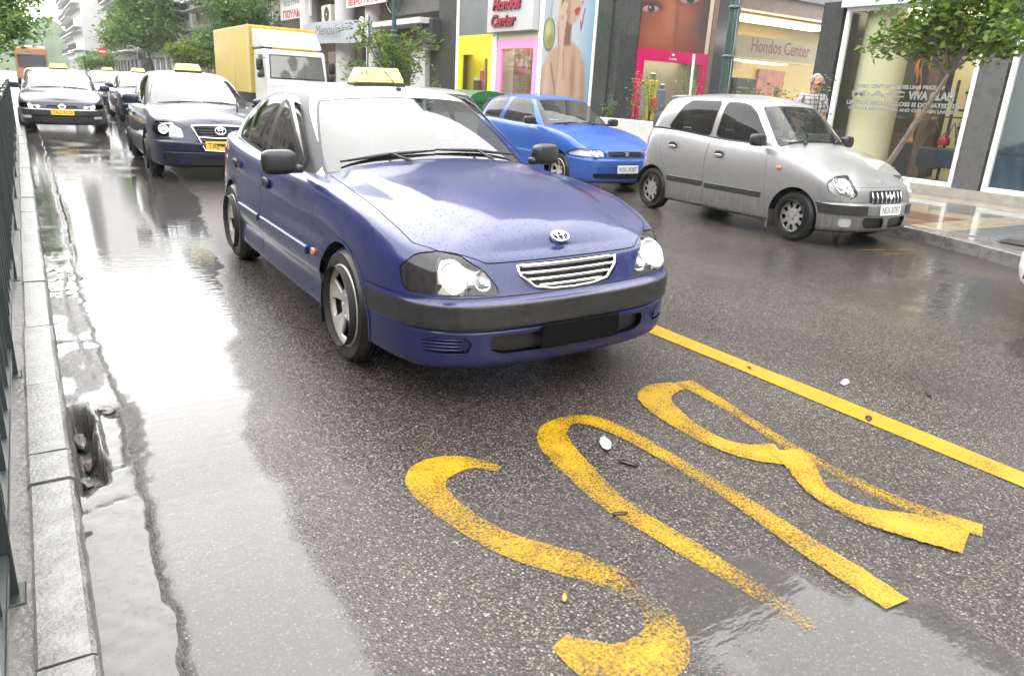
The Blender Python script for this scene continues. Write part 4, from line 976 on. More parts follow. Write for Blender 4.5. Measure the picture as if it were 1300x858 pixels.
plaster2 = pm('warm_plaster', (.28, .25, .21), .8, var=.15, vscale=1.0); plaster3 = pm('white_plaster', (.50, .49, .48), .8, var=.1, vscale=.8); dark_in = pm('dark_interior', (.03, .03, .03), .7); grey_panel = pm('grey_panel', (.13, .135, .14), .4, var=.12, vscale=2)
win_gl = pm('window_glass', (.05, .06, .065), .06, spec=.8); shop_gl = glass_mat('shop_glass', (.90, .92, .90), 1.5, .012); iron_m = pm('balcony_iron', (.05, .05, .05), .5); shutter_m = pm('shutter', (.30, .30, .27), .6, var=.1)
warm = pm('shop_lamp', (1, .9, .7), .5, emit=(1, .86, .62), es=2.6)
cream_wall = pm('cream_shop_wall', (.74, .69, .46), .6); brown_m = pm('brown_wood', (.12, .065, .035), .4, var=.3, vscale=6)

def upper_floors(b, X, ya, yb, z0, nf, fh, bays, wall, depth=10., face='x', balc=False, wd=1.15):
    """flat facade on plane X facing -x with recessed windows on each floor"""
    m = MB(); yo = (yb-ya)/bays; wh = fh*.55
    for f in range(nf):
        zb = z0+f*fh; m.box(X, X+.25, ya, yb, zb, zb+fh*.28); m.box(X, X+.25, ya, yb, zb+fh*.28+wh, zb+fh)
        for k in range(bays+1):
            a = ya+k*yo-(yo-wd)/2; c_ = ya+k*yo+(yo-wd)/2; a = max(a, ya); c_ = min(c_, yb)
            m.box(X, X+.25, a, c_, zb+fh*.28, zb+fh*.28+wh)
    m.box(X+.25, X+depth, ya, yb, z0, z0+nf*fh); m.box(X-.35, X+depth, ya-.02, yb+.02, z0+nf*fh, z0+nf*fh+.4)
    m.V = [(x-b.location.x, y-b.location.y, z-b.location.z) for x, y, z in m.V]; m.build('wall', wall, b)
    w0 = None; s0 = None
    for f in range(nf):
        for k in range(bays):
            y = ya+(k+.5)*yo; z = z0+f*fh+fh*.28+wh/2
            if w0 is None:
                q = MB(); q.box(.10, .13, -wd/2, wd/2, -wh/2, wh/2); w0 = q.build('window', win_gl, b); q = MB()
                for yy in (-wd/2, -.025, wd/2-.05): q.box(.06, .105, yy, yy+.05, -wh/2, wh/2)
                q.box(.06, .105, -wd/2, wd/2, -wh/2, -wh/2+.05); q.box(.06, .105, -wd/2, wd/2, wh/2-.05, wh/2); w0c = q.build('frame', white_fr, w0); ww = w0
            else:
                ww = w0.copy(); COL.objects.link(ww); cc = w0c.copy(); COL.objects.link(cc); cc.parent = ww
            ww.location = (X-b.location.x, y-b.location.y, z-b.location.z)
        if balc:
            q = MB(); zb = z0+f*fh+.02; q.box(X-1.1, X, ya+.4, yb-.4, zb, zb+.14); q.V = [(x-b.location.x, y-b.location.y, z-b.location.z) for x, y, z in q.V]; bl = q.build('balcony', plaster3, b)
            q = MB(); q.box(X-1.09, X-1.05, ya+.4, yb-.4, zb+.95, zb+1.0); yy = ya+.4
            while yy < yb-.4: q.box(X-1.08, X-1.06, yy, yy+.02, zb+.14, zb+.95); yy += .14
            q.V = [(x-b.location.x, y-b.location.y, z-b.location.z) for x, y, z in q.V]; r = q.build('balcony_rail', iron_m, bl); r['kind'] = 'stuff'
            q = MB(); q.box(X-1.12, X-.02, ya+.5, yb-.5, zb+2.45, zb+2.5); q.V = [(x-b.location.x, y-b.location.y, z-b.location.z) for x, y, z in q.V]; q.build('awning', shutter_m, b)
def part(name, mat, b, *boxes, bev=0, sharp=None):
    l = b.location; first = None
    for bx in boxes:
        q = MB(); q.box(*bx, bev); q.V = [(x-l.x, y-l.y, z-l.z) for x, y, z in q.V]; o = q.build(name, mat, b); first = first or o
    return first
def painted_panel(name, parent, M, wd, ht, nx, ny, fn, mat, gain=.5):
    """flat printed panel: a fine sheet whose print is computed per point; u right, v up"""
    u, v = np.meshgrid(np.linspace(0, 1, nx), np.linspace(0, 1, ny), indexing='ij'); c_ = np.clip(fn(u, v), 0, 1)
    V = np.stack([(u-.5)*wd, (v-.5)*ht, 0*u], -1).reshape(-1, 3); I = np.arange(nx*ny).reshape(nx, ny)
    F = np.stack([I[:-1, :-1], I[1:, :-1], I[1:, 1:], I[:-1, 1:]], -1).reshape(-1, 4)
    V = [M @ Vector(t) for t in V.tolist()]; o = raw(name, V, F.tolist(), mat, parent)
    a = o.data.attributes.new('print', 'FLOAT_COLOR', 'POINT'); a.data.foreach_set('color', np.concatenate([c_.reshape(-1, 3)*gain, np.ones((nx*ny, 1))], 1).astype(np.float32).ravel()); return o
def print_mat(name, rough=.25):
    m, nt, N, L, b = new_mat(name); a = N.new('ShaderNodeAttribute'); a.attribute_name = 'print'; L.new(a.outputs['Color'], b.inputs['Base Color']); b.inputs['Roughness'].default_value = rough; return m
poster_m = print_mat('printed_film', .3)
class Paint:
    """layers of soft shapes; colours given as sRGB and stored linear"""
    def __init__(s, u, v, col): s.u, s.v = u, v; s.c = np.zeros(u.shape+(3,)); s.c[:] = s.lin(col)
    def lin(s, c): c = np.array(c, float)/255; return np.where(c < .04, c/12.92, ((c+.055)/1.055)**2.4)
    def over(s, mask, col):
        k = np.clip(mask, 0, 1)[..., None]; s.c = s.c*(1-k)+s.lin(col)*k
    def ell(s, cx, cy, rx, ry, col, a=0., soft=.15, amp=1.):
        dx, dy = s.u-cx, s.v-cy; c_, n = math.cos(a), math.sin(a); q = np.hypot((dx*c_+dy*n)/rx, (-dx*n+dy*c_)/ry); s.over(amp*sstep(1+soft, 1-soft, q), col)
    def poly(s, pts, col, soft=.01, r=0., amp=1.):
        d = sdpoly(np.stack([s.u.ravel(), s.v.ravel()], 1), pts, r).reshape(s.u.shape); s.over(amp*sstep(soft, -soft, d), col)
    def line(s, pts, w, col, soft=.006, amp=1.):
        d = sdline(np.stack([s.u.ravel(), s.v.ravel()], 1), pts).reshape(s.u.shape); s.over(amp*sstep(w+soft, w-soft, d), col)

# --- corner shop with the big panes (nearest on the right)
XM = 13.42
b1 = empty('clothes_shop', (XM, 5, .13)); tag(b1, 'pale shop building with tall white framed display windows and a grey marble pier', 'building')
part('plinth', pm('plinth_stone', (.34, .31, .27), .3, var=.2, coat=.5), b1, (XM-.10, 23, -6, 9.55, .10, .27))
part('pier', marble_g, b1, (XM-.02, XM+.6, 6.39, 6.80, .27, 3.28)); part('corner_pier', marble_d, b1, (XM-.02, XM+.9, 9.56, 10.0, .13, 3.4), (XM+.9, XM+9, 9.75, 10.0, .13, 3.4))
part('fascia', fascia_m, b1, (XM-.12, XM+.5, -6, 9.55, 3.28, 4.05))
for (a, c_) in ((6.84, 9.50), (2.2, 6.35)):
    f = part('display_window', shop_gl, b1, (XM+.05, XM+.058, a+.07, c_-.07, .34, 3.22))
    part('frame', white_fr, f) if False else None
    q = MB(); l = Vector((XM, 5, .13))
    for bx in ((XM, XM+.10, a, a+.075, .27, 3.28), (XM, XM+.10, c_-.075, c_, .27, 3.28), (XM, XM+.10, a+.075, c_-.075, .27, .345), (XM, XM+.10, a+.075, c_-.075, 3.215, 3.28)): q.box(*bx, .006)
    q.V = [(x-l.x, y-l.y, z-l.z) for x, y, z in q.V]; q.build('frame', white_fr, f)
part('shop_floor', pm('shop_floor_tile', (.45, .42, .36), .2), b1, (XM+.12, XM+5, 1.5, 9.72, .20, .30)); part('back_wall', cream_wall, b1, (XM+3.2, XM+3.3, 1.5, 9.72, .3, 3.5))
part('ceiling', pm('shop_ceiling', (.6, .58, .52), .8), b1, (XM+.12, XM+3.2, 1.5, 9.72, 3.3, 3.4)); part('ceiling_lamp', warm, b1, (XM+.5, XM+1.5, 7.0, 9.4, 3.26, 3.295), (XM+1.8, XM+2.8, 7.0, 9.4, 3.26, 3.295))
q = MB(); q.lathe([(.42, .3), (.42, 3.3)], 40, 'z', (XM+.65, 8.98, 0)); q.V = [(x-XM, y-5, z-.13) for x, y, z in q.V]; q.build('round_column', pm('cream_column', (.80, .74, .50), .35), b1, smooth=True)
part('wood_pillar', brown_m, b1, (XM+.7, XM+1.0, 7.86, 8.06, .3, 3.3))
sh = part('display_shelf', dark_in, b1, (XM+1.0, XM+1.5, 8.02, 8.50, .3, 3.3))
upper_floors(b1, XM, -6, 10.02, 4.05, 1, 3.2, 7, plaster3, 9)
# orange scarves hanging in the dark display
for k in range(9):
    z = (2.25, 2.45, 2.05, 1.35, 1.15, 1.5, 2.35, 1.25, 2.15)[k]; y = 8.40-.045*k*.9
    q = MB(); n = 8; V = []
    for i in range(n+1):
        t = i/n; wv = .05*math.sin(3.0*t+k)+.045*(1-abs(2*t-1)**3)
        for sgn in (-1, 1): V.append((XM+.90-.03*math.sin(4*t+k), y+sgn*(.03+.02*math.sin(t*5+k))*(.4+t)+.02*math.sin(6*t+k), z+.18-.42*t))
    q.add(V, [(2*i, 2*i+1, 2*i+3, 2*i+2) for i in range(n)]); o = q.build('scarf', pm('scarf_cloth', (.62, .25, .06), .7, var=.5, vscale=18), None, smooth=True)
    mo = o.modifiers.new('t', 'SOLIDIFY'); mo.thickness = .012
    tag(o, 'orange and gold scarf hanging in the %s group behind the shop window' % ('upper' if z > 1.8 else 'lower'), 'scarf', 'orange scarves in the shop window')
# bag stand
bs = empty('bag_stand', (XM+.55, 7.40, .30)); tag(bs, 'black metal stand for bags behind the shop window', 'display stand')
q = MB(); q.tube([(0, 0, 0), (0, 0, 1.75)], .028, 8); q.build('pole', dark_in, bs); q = MB(); q.tube([(0, -.26, 1.12), (0, .26, 1.12)], .014, 6); q.build('arm', dark_in, bs); q = MB(); q.box(-.16, .16, -.16, .16, 0, .02); q.build('base', dark_in, bs)
def bag(y, z, wd, ht, mat, label, pk=.45):
    o = empty('hand_bag', (XM+.50, y, z)); tag(o, label, 'bag')
    q = MB(); q.sq((0, 0, 0), (.07, wd/2, ht/2), (.25, .25), (16, 8)); q.build('bag_body', mat, o, smooth=True)
    q = MB(); q.tube([(0, -wd*.4, ht*.45), (0, -wd*.12, ht*.45+pk*.8), (0, 0, ht*.45+pk), (0, wd*.12, ht*.45+pk*.8), (0, wd*.4, ht*.45)], .010, 5); q.build('strap', mat, o, smooth=True)
bag(7.60, .70, .42, .38, pm('navy_leather', (.022, .026, .035), .35), 'dark navy shoulder bag hanging left on the black stand'); bag(7.28, .72, .30, .36, pm('blue_leather', (.03, .04, .075), .35), 'dark blue bag hanging right on the black stand'); bag(7.40, 1.0, .16, .14, pm('red_leather', (.4, .02, .03), .4), 'small red purse between the bags on the black stand', .1)
for (y, z, c_, lb) in ((7.10, 1.55, (.45, .40, .28), 'beige folded clothes'), (7.05, 1.25, (.05, .05, .08), 'dark folded clothes'), (7.05, 1.85, (.30, .17, .06), 'brown boxes')):
    o = empty('shop_shelf', (XM+.9, y, z)); tag(o, 'shelf with %s on the right inside the shop window' % lb, 'shelf'); q = MB(); q.box(-.2, .2, -.28, .28, -.02, .02); q.build('board', dark_in, o); q = MB(); q.box(-.16, .16, -.22, .22, .02, .16, .02); q.build('stacked_goods', pm('goods_%s' % lb[:4], c_, .7, var=.2), o)
for (y, z, w_, h_, c_) in ((7.55, 1.55, .30, 1.3, (.62, .57, .44)), (7.25, 1.2, .30, 1.0, (.06, .07, .16))):
    o = empty('mannequin_torso', (XM+1.5, y, z)); tag(o, 'torso form dressed in %s clothes inside the shop window' % ('cream' if c_[0] > .3 else 'dark blue'), 'display form')
    q = MB(); q.lathe([(.02, -h_/2), (.16, -h_/2), (.17, -h_*.2), (.12, .0), (.17, h_*.25), (.15, h_*.36), (.05, h_*.40), (.045, h_*.47), (0, h_*.48)], 16, 'z'); q.V = [(x*.7, y_*w_/.30, z_) for x, y_, z_ in q.V]; q.build('form', pm('form_%d' % int(y*100), c_, .7), o, smooth=True)
    q = MB(); q.tube([(0, 0, -z+.3), (0, 0, -h_/2)], .02, 6); q.build('stand_pole', dark_in, o)
# lettering on the pane
let = pm('window_lettering', (.20, .21, .20), .5)
def pane_text(t, y0, y1, z0, z1, bold=0.):
    z = (z0+z1)/2; text('window_lettering', t, z1-z0, let, b1, frame((.045, (y0+y1)/2-5, z-.13), (0, -1, 0), (0, 0, 1)), fit=(abs(y0-y1), z1-z0), bold=bold)
pane_text('EVERY CENT OF THE SELLING PRICE OF', 9.02, 7.35, 1.86, 1.93, .004); pane_text('M·A·C', 9.10, 8.05, 1.71, 1.82, .004); pane_text('VIVA GLAM', 7.98, 7.15, 1.68, 1.83, .01)
pane_text('LIPSTICK AND LIPGLOSS IS DONATED TO', 9.18, 7.0, 1.56, 1.64, .004); pane_text('SUPPORT MEN WOMEN AND CHILDREN LIVING', 9.12, 7.1, 1.47, 1.53, .003)
def jeans(u, v):
    p = Paint(u, v, (150, 162, 170)); p.over(sstep(.35, .0, u), (118, 128, 136))
    p.poly([(.10, .0), (.16, .30), (.13, .46), (.22, .62), (.20, .80), (.30, 1.1), (.66, 1.1), (.60, .7), (.64, .45), (.72, .30), (.80, 0)], (172, 140, 112), .04); p.ell(.42, .52, .10, .3, (190, 160, 132), .05, .6, .7); p.ell(.58, .55, .06, .3, (120, 88, 66), .05, .6, .6); p.ell(.20, .55, .05, .25, (120, 90, 70), 0, .6, .5)
    p.poly([(.60, .45), (.74, .40), (1.1, .5), (1.1, 1.1), (.66, 1.1), (.64, .7)], (214, 226, 232), .03); p.poly([(.12, .86), (.34, .98), (.36, .93), (.16, .80)], (60, 40, 34), .02)
    p.poly([(-.05, -.1), (-.02, .20), (.10, .27), (.34, .22), (.72, .10), (.95, -.1)], (52, 70, 92), .015)
    for k in range(14): p.line([(.02+.06*k, .22-.012*k), (.06+.065*k, -.05)], .008, (74, 96, 122), .012, .7)
    p.line([(.02, .19), (.34, .20), (.80, .06)], .006, (30, 40, 56), .008); p.line([(.3, .34), (.42, .33), (.5, .345)], .004, (130, 98, 76), .01, .6); return p.c
painted_panel('printed_poster', b1, frame((.09, 4.28-5, 1.78-.13), (0, -1, 0), (0, 0, 1)), 4.0, 2.86, 110, 90, jeans, poster_m, 1.)
# --- department store on the far corner
XH, YC = 12.4, 14.86
b2 = empty('department_store', (XH, 18, .13)); tag(b2, 'dark marble department store with big beauty posters and pink and yellow display windows', 'building')
part('corner_cladding', marble_d, b2, (XH, XH+.35, YC, 15.78, .13, 4.3), (XH+.35, 13.0, YC, YC+.3, .13, 4.3))
part('pilaster', marble_d, b2, (XH-.06, XH, YC+.30, YC+.62, .13, 4.3))
part('side_wall', marble_d, b2, (15.62, 16.5, YC+.02, YC+.3, .13, 4.3)); part('inner_block', dark_in, b2, (XH+2.2, 24, YC+4, 23.3, .13, 4.3))
part('street_cladding', marble_d, b2, (XH, XH+.4, 23.15, 24.50, .13, 4.6))
part('brown_strip', brown_m, b2, (15.45, 15.62, YC-.03, YC+.2, .13, 4.3))
upper_floors(b2, XH, YC, 24.5, 4.6, 4, 3.2, 5, plaster, 12)
part('upper_band', marble_d, b2, (XH-.05, XH+2, YC-.05, 24.5, 4.3, 4.6), (XH+2, 24, YC-.05, YC+2, 4.3, 4.6))
part('side_wall_upper', plaster, b2, (XH, 24.4, YC-.02, YC, 4.6, 17.4))
# magenta window with the close-up face above
mg = pm('magenta_film', (.42, .006, .085), .25); pk = pm('pink_film', (.72, .30, .52), .3); yl = pm('yellow_film', (.80, .72, .03), .3)
part('magenta_surround', mg, b2, (13.0, 15.45, YC-.02, YC+.1, 2.38, 2.66), (13.0, 13.25, YC-.02, YC+.1, .13, 2.38), (15.32, 15.45, YC-.02, YC+.1, .6, 2.38), (13.25, 15.32, YC-.02, YC+.08, .13, .95))
f = part('display_window', shop_gl, b2, (13.25, 15.32, YC+.04, YC+.046, .95, 2.38)); part('display_back', pm('display_back', (.33, .31, .26), .7), b2, (13.25, 16.6, YC+.9, YC+.95, .8, 2.5)); part('display_base', pm('display_base', (.5, .48, .42), .6), b2, (13.25, 16.6, YC+.3, YC+.9, .8, .96))
part('display_lamp', warm, b2, (13.3, 15.3, YC+.12, YC+.85, 2.44, 2.47))
text('window_lettering', 'Lacoste', .08, white_fr, b2, frame((14.2-XH, YC-.024-18, 2.47-.13), (1, 0, 0), (0, 0, 1)), fit=(.26, .06)); q = MB(); q.sq((14.2-XH, YC-.022-18, 2.56-.13), (.05, .004, .025), (1, 1), (12, 6)); q.build('emblem', white_fr, b2)
for (x, y, z, r, h, c_, lb) in ((13.55, .35, .96, .13, .95, (.30, .34, .42), 'blue-grey perfume bottle'), (14.05, .5, .96, .17, 1.15, (.62, .55, .10), 'tall yellow perfume carton'), (13.38, .3, .96, .08, .5, (.5, .05, .08), 'small red bottle'), (14.5, .6, .96, .15, .9, (.20, .25, .42), 'dark blue perfume carton')):
    o = empty('display_bottle', (x, YC+y, z)); tag(o, 'oversized %s in the magenta framed window' % lb, 'bottle'); q = MB(); q.box(-r, r, -.06, .06, 0, h*.85, .02); q.build('bottle_body', pm('bottle_%s' % lb[:8], c_, .25), o); q = MB(); q.box(-r*.5, r*.5, -.04, .04, h*.85, h, .01); q.build('cap', chrome, o)
o = tag(MB().sq((14.12, YC+.40, 1.33), (.13, .02, .17), (1, 1), (16, 8)).build('display_disc', pm('red_disc', (.55, .02, .03), .3), None, smooth=True), 'round red disc in front of the yellow carton in the window', 'ornament')
def face_close(u, v):
    p = Paint(u, v, (168, 88, 56)); p.over(sstep(.45, 1.0, u), (88, 34, 22)); p.over(sstep(.9, 1.05, u+.15*(1-v)), (52, 20, 16)); p.over(.6*sstep(.25, 0, u), (120, 58, 38))
    p.ell(.42, .40, .10, .55, (196, 118, 82), .06, .7, .75); p.ell(.62, .52, .14, .14, (178, 98, 64), .0, .8, .6); p.ell(.30, .15, .3, .16, (190, 110, 78), 0, .8, .6); p.ell(.70, .08, .30, .18, (150, 70, 44), 0, .8, .6); p.ell(.52, .36, .03, .3, (110, 50, 32), .05, .8, .55)
    for cx, cy, s_, a in ((.12, .55, .95, .12), (.68, .76, 1.15, .2)):
        p.ell(cx, cy+.03, .19*s_, .085*s_, (92, 40, 28), a, .5, .9); p.ell(cx, cy, .125*s_, .052*s_, (206, 178, 164), a, .2); p.ell(cx+.01, cy, .055*s_, .055*s_, (40, 26, 26), 0, .15); p.ell(cx-.008, cy+.015, .012*s_, .012*s_, (235, 235, 235), 0, .2)
        p.line([(cx-.14*s_, cy-.01), (cx-.05*s_, cy+.052*s_), (cx+.06*s_, cy+.06*s_), (cx+.16*s_, cy+.03)], .012, (26, 12, 12), .012); p.line([(cx-.13*s_, cy-.01), (cx, cy-.055*s_), (cx+.13*s_, cy+.01)], .005, (40, 18, 16), .01, .8)
        p.line([(cx-.18*s_, cy+.12), (cx, cy+.2), (cx+.2*s_, cy+.16)], .018, (50, 22, 18), .02, .9)
    return p.c
painted_panel('printed_poster', b2, frame(((13.0+15.3)/2-XH, YC-.012-18, 3.48-.13), (1, 0, 0), (0, 0, 1)), 2.3, 1.64, 110, 80, face_close, poster_m); part('poster_edge', pm('pale_edge', (.45, .33, .25), .5), b2, (15.3, 15.44, YC-.02, YC+.05, 2.66, 4.3))
# glazed entrance under the lit sign
part('entrance_lintel', brown_m, b2, (16.5, 22, YC+.1, YC+.4, 3.85, 4.3)); part('lintel_edge', pm('cream_edge', (.6, .52, .36), .5), b2, (16.5, 20, YC+.05, YC+.1, 3.84, 3.90))
sg = part('shop_sign', pm('sign_panel_brown', (.33, .25, .13), .5), b2, (16.7, 20.8, YC+.5, YC+.56, 2.74, 3.3)); text('sign_lettering', 'Hondos Center', .4, pm('sign_red', (.22, .03, .02), .5), sg, frame((18.96-XH, YC+.492-18, 3.08-.13), (1, 0, 0), (0, 0, 1)), fit=(2.6, .36), bold=.004)
part('sign_edge', pm('sign_gold', (.5, .38, .14), .4), b2, (16.7, 20.8, YC+.48, YC+.58, 2.68, 2.74)); part('entrance_glass', glass_mat('door_glass', (.92, .93, .92), 1.15, .002), b2, (16.5, 22, YC+.2, YC+.21, .3, 3.84)); part('entrance_floor', pm('entrance_floor', (.4, .33, .2), .3), b2, (16.5, 24, YC+.25, YC+3, .13, .22))
part('entrance_back', pm('entrance_ochre', (.45, .34, .10), .6), b2, (16.5, 24, YC+2.6, YC+2.7, .13, 3.9)); part('entrance_mural', pm('mural_red', (.30, .08, .03), .5, var=.6, vscale=3), b2, (20.5, 21.8, YC+2.5, YC+2.58, .3, 2.6)); part('entrance_ceiling', pm('entrance_ceiling', (.3, .22, .12), .7), b2, (16.5, 24, YC+.6, YC+2.7, 3.9, 3.95)); part('ceiling_lamp', warm, b2, (16.8, 22, YC+.9, YC+1.9, 3.84, 3.88), (16.8, 19.6, YC+.70, YC+1.3, 2.66, 2.68))
part('price_board', pm('board_orange', (.65, .42, .25), .6), b2, (16.6, 17.4, YC+.55, YC+.6, 2.42, 2.62))
o = empty('black_cabinet', (18.5, YC+1.5, .22)); tag(o, 'dark display cabinet in the lit department store entrance', 'cabinet'); q = MB(); q.box(-.45, .45, -.3, .3, 0, 2.0, .02); q.build('case', dark_in, o)
for k in range(4): q = MB(); q.box(-.4, .4, -.32, -.3, .5+.4*k, .54+.4*k); q.build('shelf_edge', grey_panel, o)
o = empty('display_figure', (19.9, YC+1.2, .22)); tag(o, 'dressed display figure in dark and green clothes in the store entrance', 'mannequin'); q = MB(); q.lathe([(.02, 0), (.16, .02), (.12, .3), (.15, .9), (.13, 1.1), (.19, 1.42), (.06, 1.52), (.05, 1.58), (.10, 1.66), (.09, 1.78), (0, 1.82)], 18, 'z'); q.V = [(x, y*.65, z) for x, y, z in q.V]; q.build('figure', pm('figure_dark', (.03, .05, .04), .6, var=.6, vscale=9), o, smooth=True)
# street front: perfume poster, pink window, yellow window
part('poster_frame', white_fr, b2, (XH-.03, XH+.06, 15.78, 15.86, .3, 4.6), (XH-.03, XH+.06, 18.12, 18.32, .3, 4.6)); part('front_wall', dark_in, b2, (XH+.05, XH+.3, 15.86, 18.12, .13, 4.6))
def perfume(u, v):
    p = Paint(u, v, (214, 222, 230)); p.over(sstep(.55, 1.05, u), (150, 192, 214)); p.over(.8*sstep(.5, .0, v)*sstep(.6, 1., u), (110, 160, 190))
    sk = (212, 178, 156); sh_ = (150, 106, 84)
    p.poly([(.34, 1.05), (.32, .80), (.40, .64), (.48, .66), (.52, .9), (.6, 1.05)], (48, 32, 30), .02)                      # hair
    p.poly([(-.05, .0), (.02, .38), (.14, .50), (.34, .555), (.48, .60), (.60, .57), (.78, .50), (.86, .38), (.92, .18), (.98, -.05)], sk, .015)   # shoulders
    p.poly([(.44, .54), (.43, .74), (.58, .72), (.57, .54)], sh_, .02); p.poly([(.40, .78), (.41, .98), (.48, 1.05), (.80, 1.05), (.785, .88), (.72, .76), (.63, .70), (.52, .70)], sk, .015)       # neck, face
    p.ell(.48, .80, .05, .12, sh_, .1, .6, .55); p.ell(.66, .80, .06, .018, (176, 62, 66), .15, .25); p.ell(.66, .775, .045, .014, (190, 84, 84), .1, .3); p.ell(.72, .88, .018, .05, (232, 204, 186), .2, .6, .8); p.ell(.745, .85, .016, .010, (140, 92, 76), 0, .4)
    p.ell(.55, .955, .10, .05, (176, 24, 40), .08, .12); p.ell(.755, .965, .07, .045, (176, 24, 40), .1, .12); p.line([(.62, .97), (.70, .975)], .008, (176, 24, 40)); p.ell(.53, .965, .04, .018, (226, 120, 130), .2, .4, .7)
    p.poly([(.30, .24), (.33, .52), (.27, .70), (.31, .83), (.36, .82), (.37, .74), (.44, .80), (.47, .76), (.44, .62), (.42, .5), (.50, .26), (.6, -.05), (.36, -.05)], (222, 190, 168), .012)       # arm and hand
    for q_ in ([(.34, .80), (.40, .86)], [(.38, .78), (.45, .84)], [(.31, .80), (.33, .88)]): p.line(q_, .022, (226, 196, 174), .008)
    p.line([(.33, .24), (.35, .5), (.31, .68)], .008, sh_, .015, .7); p.line([(.47, .3), (.44, .5)], .01, sh_, .02, .7); p.line([(.34, -.05), (.32, .2), (.20, .4)], .012, (120, 82, 66), .02, .8); p.ell(.66, .28, .05, .2, sh_, .1, .7, .55); p.ell(.86, .2, .05, .22, sh_, .1, .7, .5); p.ell(.12, .25, .06, .25, (236, 208, 190), 0, .7, .6)
    p.ell(.125, .635, .125, .135, (96, 106, 84), .35, .06); p.ell(.125, .635, .108, .118, (188, 184, 122), .35, .12); p.ell(.105, .66, .055, .075, (226, 222, 176), .4, .6, .8); p.ell(.15, .59, .06, .05, (150, 144, 84), .3, .6, .8); p.poly([(.075, .765), (.10, .90), (.175, .885), (.16, .75)], (176, 186, 192), .012); p.line([(.10, .77), (.12, .885)], .008, (236, 240, 242), .012)
    p.line([(.735, .71), (.755, .655), (.80, .80)], .010, (190, 20, 36), .005); p.over(.7*sstep(.05, .0, v-.02), (226, 190, 190)); return p.c
painted_panel('printed_poster', b2, frame((-.012, (15.86+18.12)/2-18, 2.55-.13), (0, -1, 0), (0, 0, 1)), 2.26, 3.3, 110, 150, perfume, poster_m)
part('window_bay_back', pm('bay_back', (.62, .56, .42), .6), b2, (XH+.40, XH+.45, 18.3, 20.95, .3, 3.2)); part('pink_surround', pk, b2, (XH-.02, XH+.1, 18.34, 18.56, .3, 2.92), (XH-.02, XH+.1, 20.28, 20.50, .3, 2.92), (XH-.02, XH+.1, 18.56, 20.28, 2.66, 2.92)); part('transom', pm('transom_cream', (.62, .58, .42), .4), b2, (XH, XH+.1, 18.34, 20.5, 2.92, 3.12))
part('display_window', shop_gl, b2, (XH+.05, XH+.056, 18.56, 20.28, .3, 2.66)); 
def floral(u, v):
    p = Paint(u, v, (206, 160, 150)); r = np.random.default_rng(4)
    for _ in range(120): a = r.random(4); p.ell(a[0], a[1], .05+.05*a[2], .03+.02*a[3], [(220, 60, 110), (240, 210, 200), (190, 150, 60), (236, 140, 170), (150, 160, 90)][int(a[2]*5)], a[3]*6, .3, .8)
    p.over(sstep(.90, .96, u), (190, 30, 110)); return p.c
painted_panel('printed_curtain', b2, frame((.36, 19.3-18, 1.6-.13), (0, -1, 0), (0, 0, 1)), 1.7, 2.5, 60, 90, floral, poster_m); part('display_lamp', warm, b2, (XH+.12, XH+.36, 18.5, 20.3, 2.72, 2.76))
sgn = part('shop_sign', pm('sign_box_grey', (.42, .43, .43), .4, var=.05), b2, (XH-.22, XH+.1, 18.36, 20.85, 3.12, 4.35)); red3 = pm('sign_letters_red', (.25, .012, .03), .35)
for t, z, y0, y1, hh in (('Hondos', 3.86, 20.48, 18.98, .34), ('Center', 3.42, 20.52, 19.20, .34)): text('sign_lettering', t, .4, red3, sgn, frame((-.26, (y0+y1)/2-18, z-.13), (0, -1, 0), (0, 0, 1)), fit=(y0-y1, hh), depth=.03, shear=.25, bold=.012)
part('mullion', white_fr, b2, (XH-.04, XH+.08, 20.56, 20.80, .3, 3.12), (XH-.04, XH+.08, 23.0, 23.15, .3, 4.6))
part('grey_panel', grey_panel, b2, (XH-.01, XH+.1, 20.86, 23.0, 3.10, 4.6)); part('yellow_surround', yl, b2, (XH-.02, XH+.1, 20.82, 23.0, 2.53, 3.10), (XH-.02, XH+.1, 20.82, 21.04, .3, 2.53), (XH-.02, XH+.1, 22.86, 23.0, .3, 2.53)); part('display_back', yl, b2, (XH+.45, XH+.5, 20.98, 23.9, .3, 3.0)); part('display_window', shop_gl, b2, (XH+.05, XH+.056, 21.04, 22.86, .3, 2.53)); part('display_lamp', warm, b2, (XH+.12, XH+.42, 21.0, 22.8, 2.58, 2.62))
for k, (y, z, h, c_, lb) in enumerate(((22.5, .9, .45, (.75, .75, .72), 'white box'), (21.75, .9, .95, (.60, .58, .55), 'pale poster stand'), (21.35, .9, 1.15, (.60, .10, .05), 'red stand'), (21.6, 1.0, .75, (.10, .07, .06), 'dark brown bottle'))):
    o = empty('display_stand', (XH+.28-.1*(k == 3), y+.35, .3)); tag(o, '%s displayed in the yellow framed shop window' % lb, 'display'); q = MB(); q.box(-.08, .08, -.2, .2, 0, z+h-.3, .01); q.build('panel', pm('disp_%d' % k, c_, .5), o); q = MB(); q.box(-.10, .10, -.22, .22, 0, .05); q.build('foot', white_fr, o)

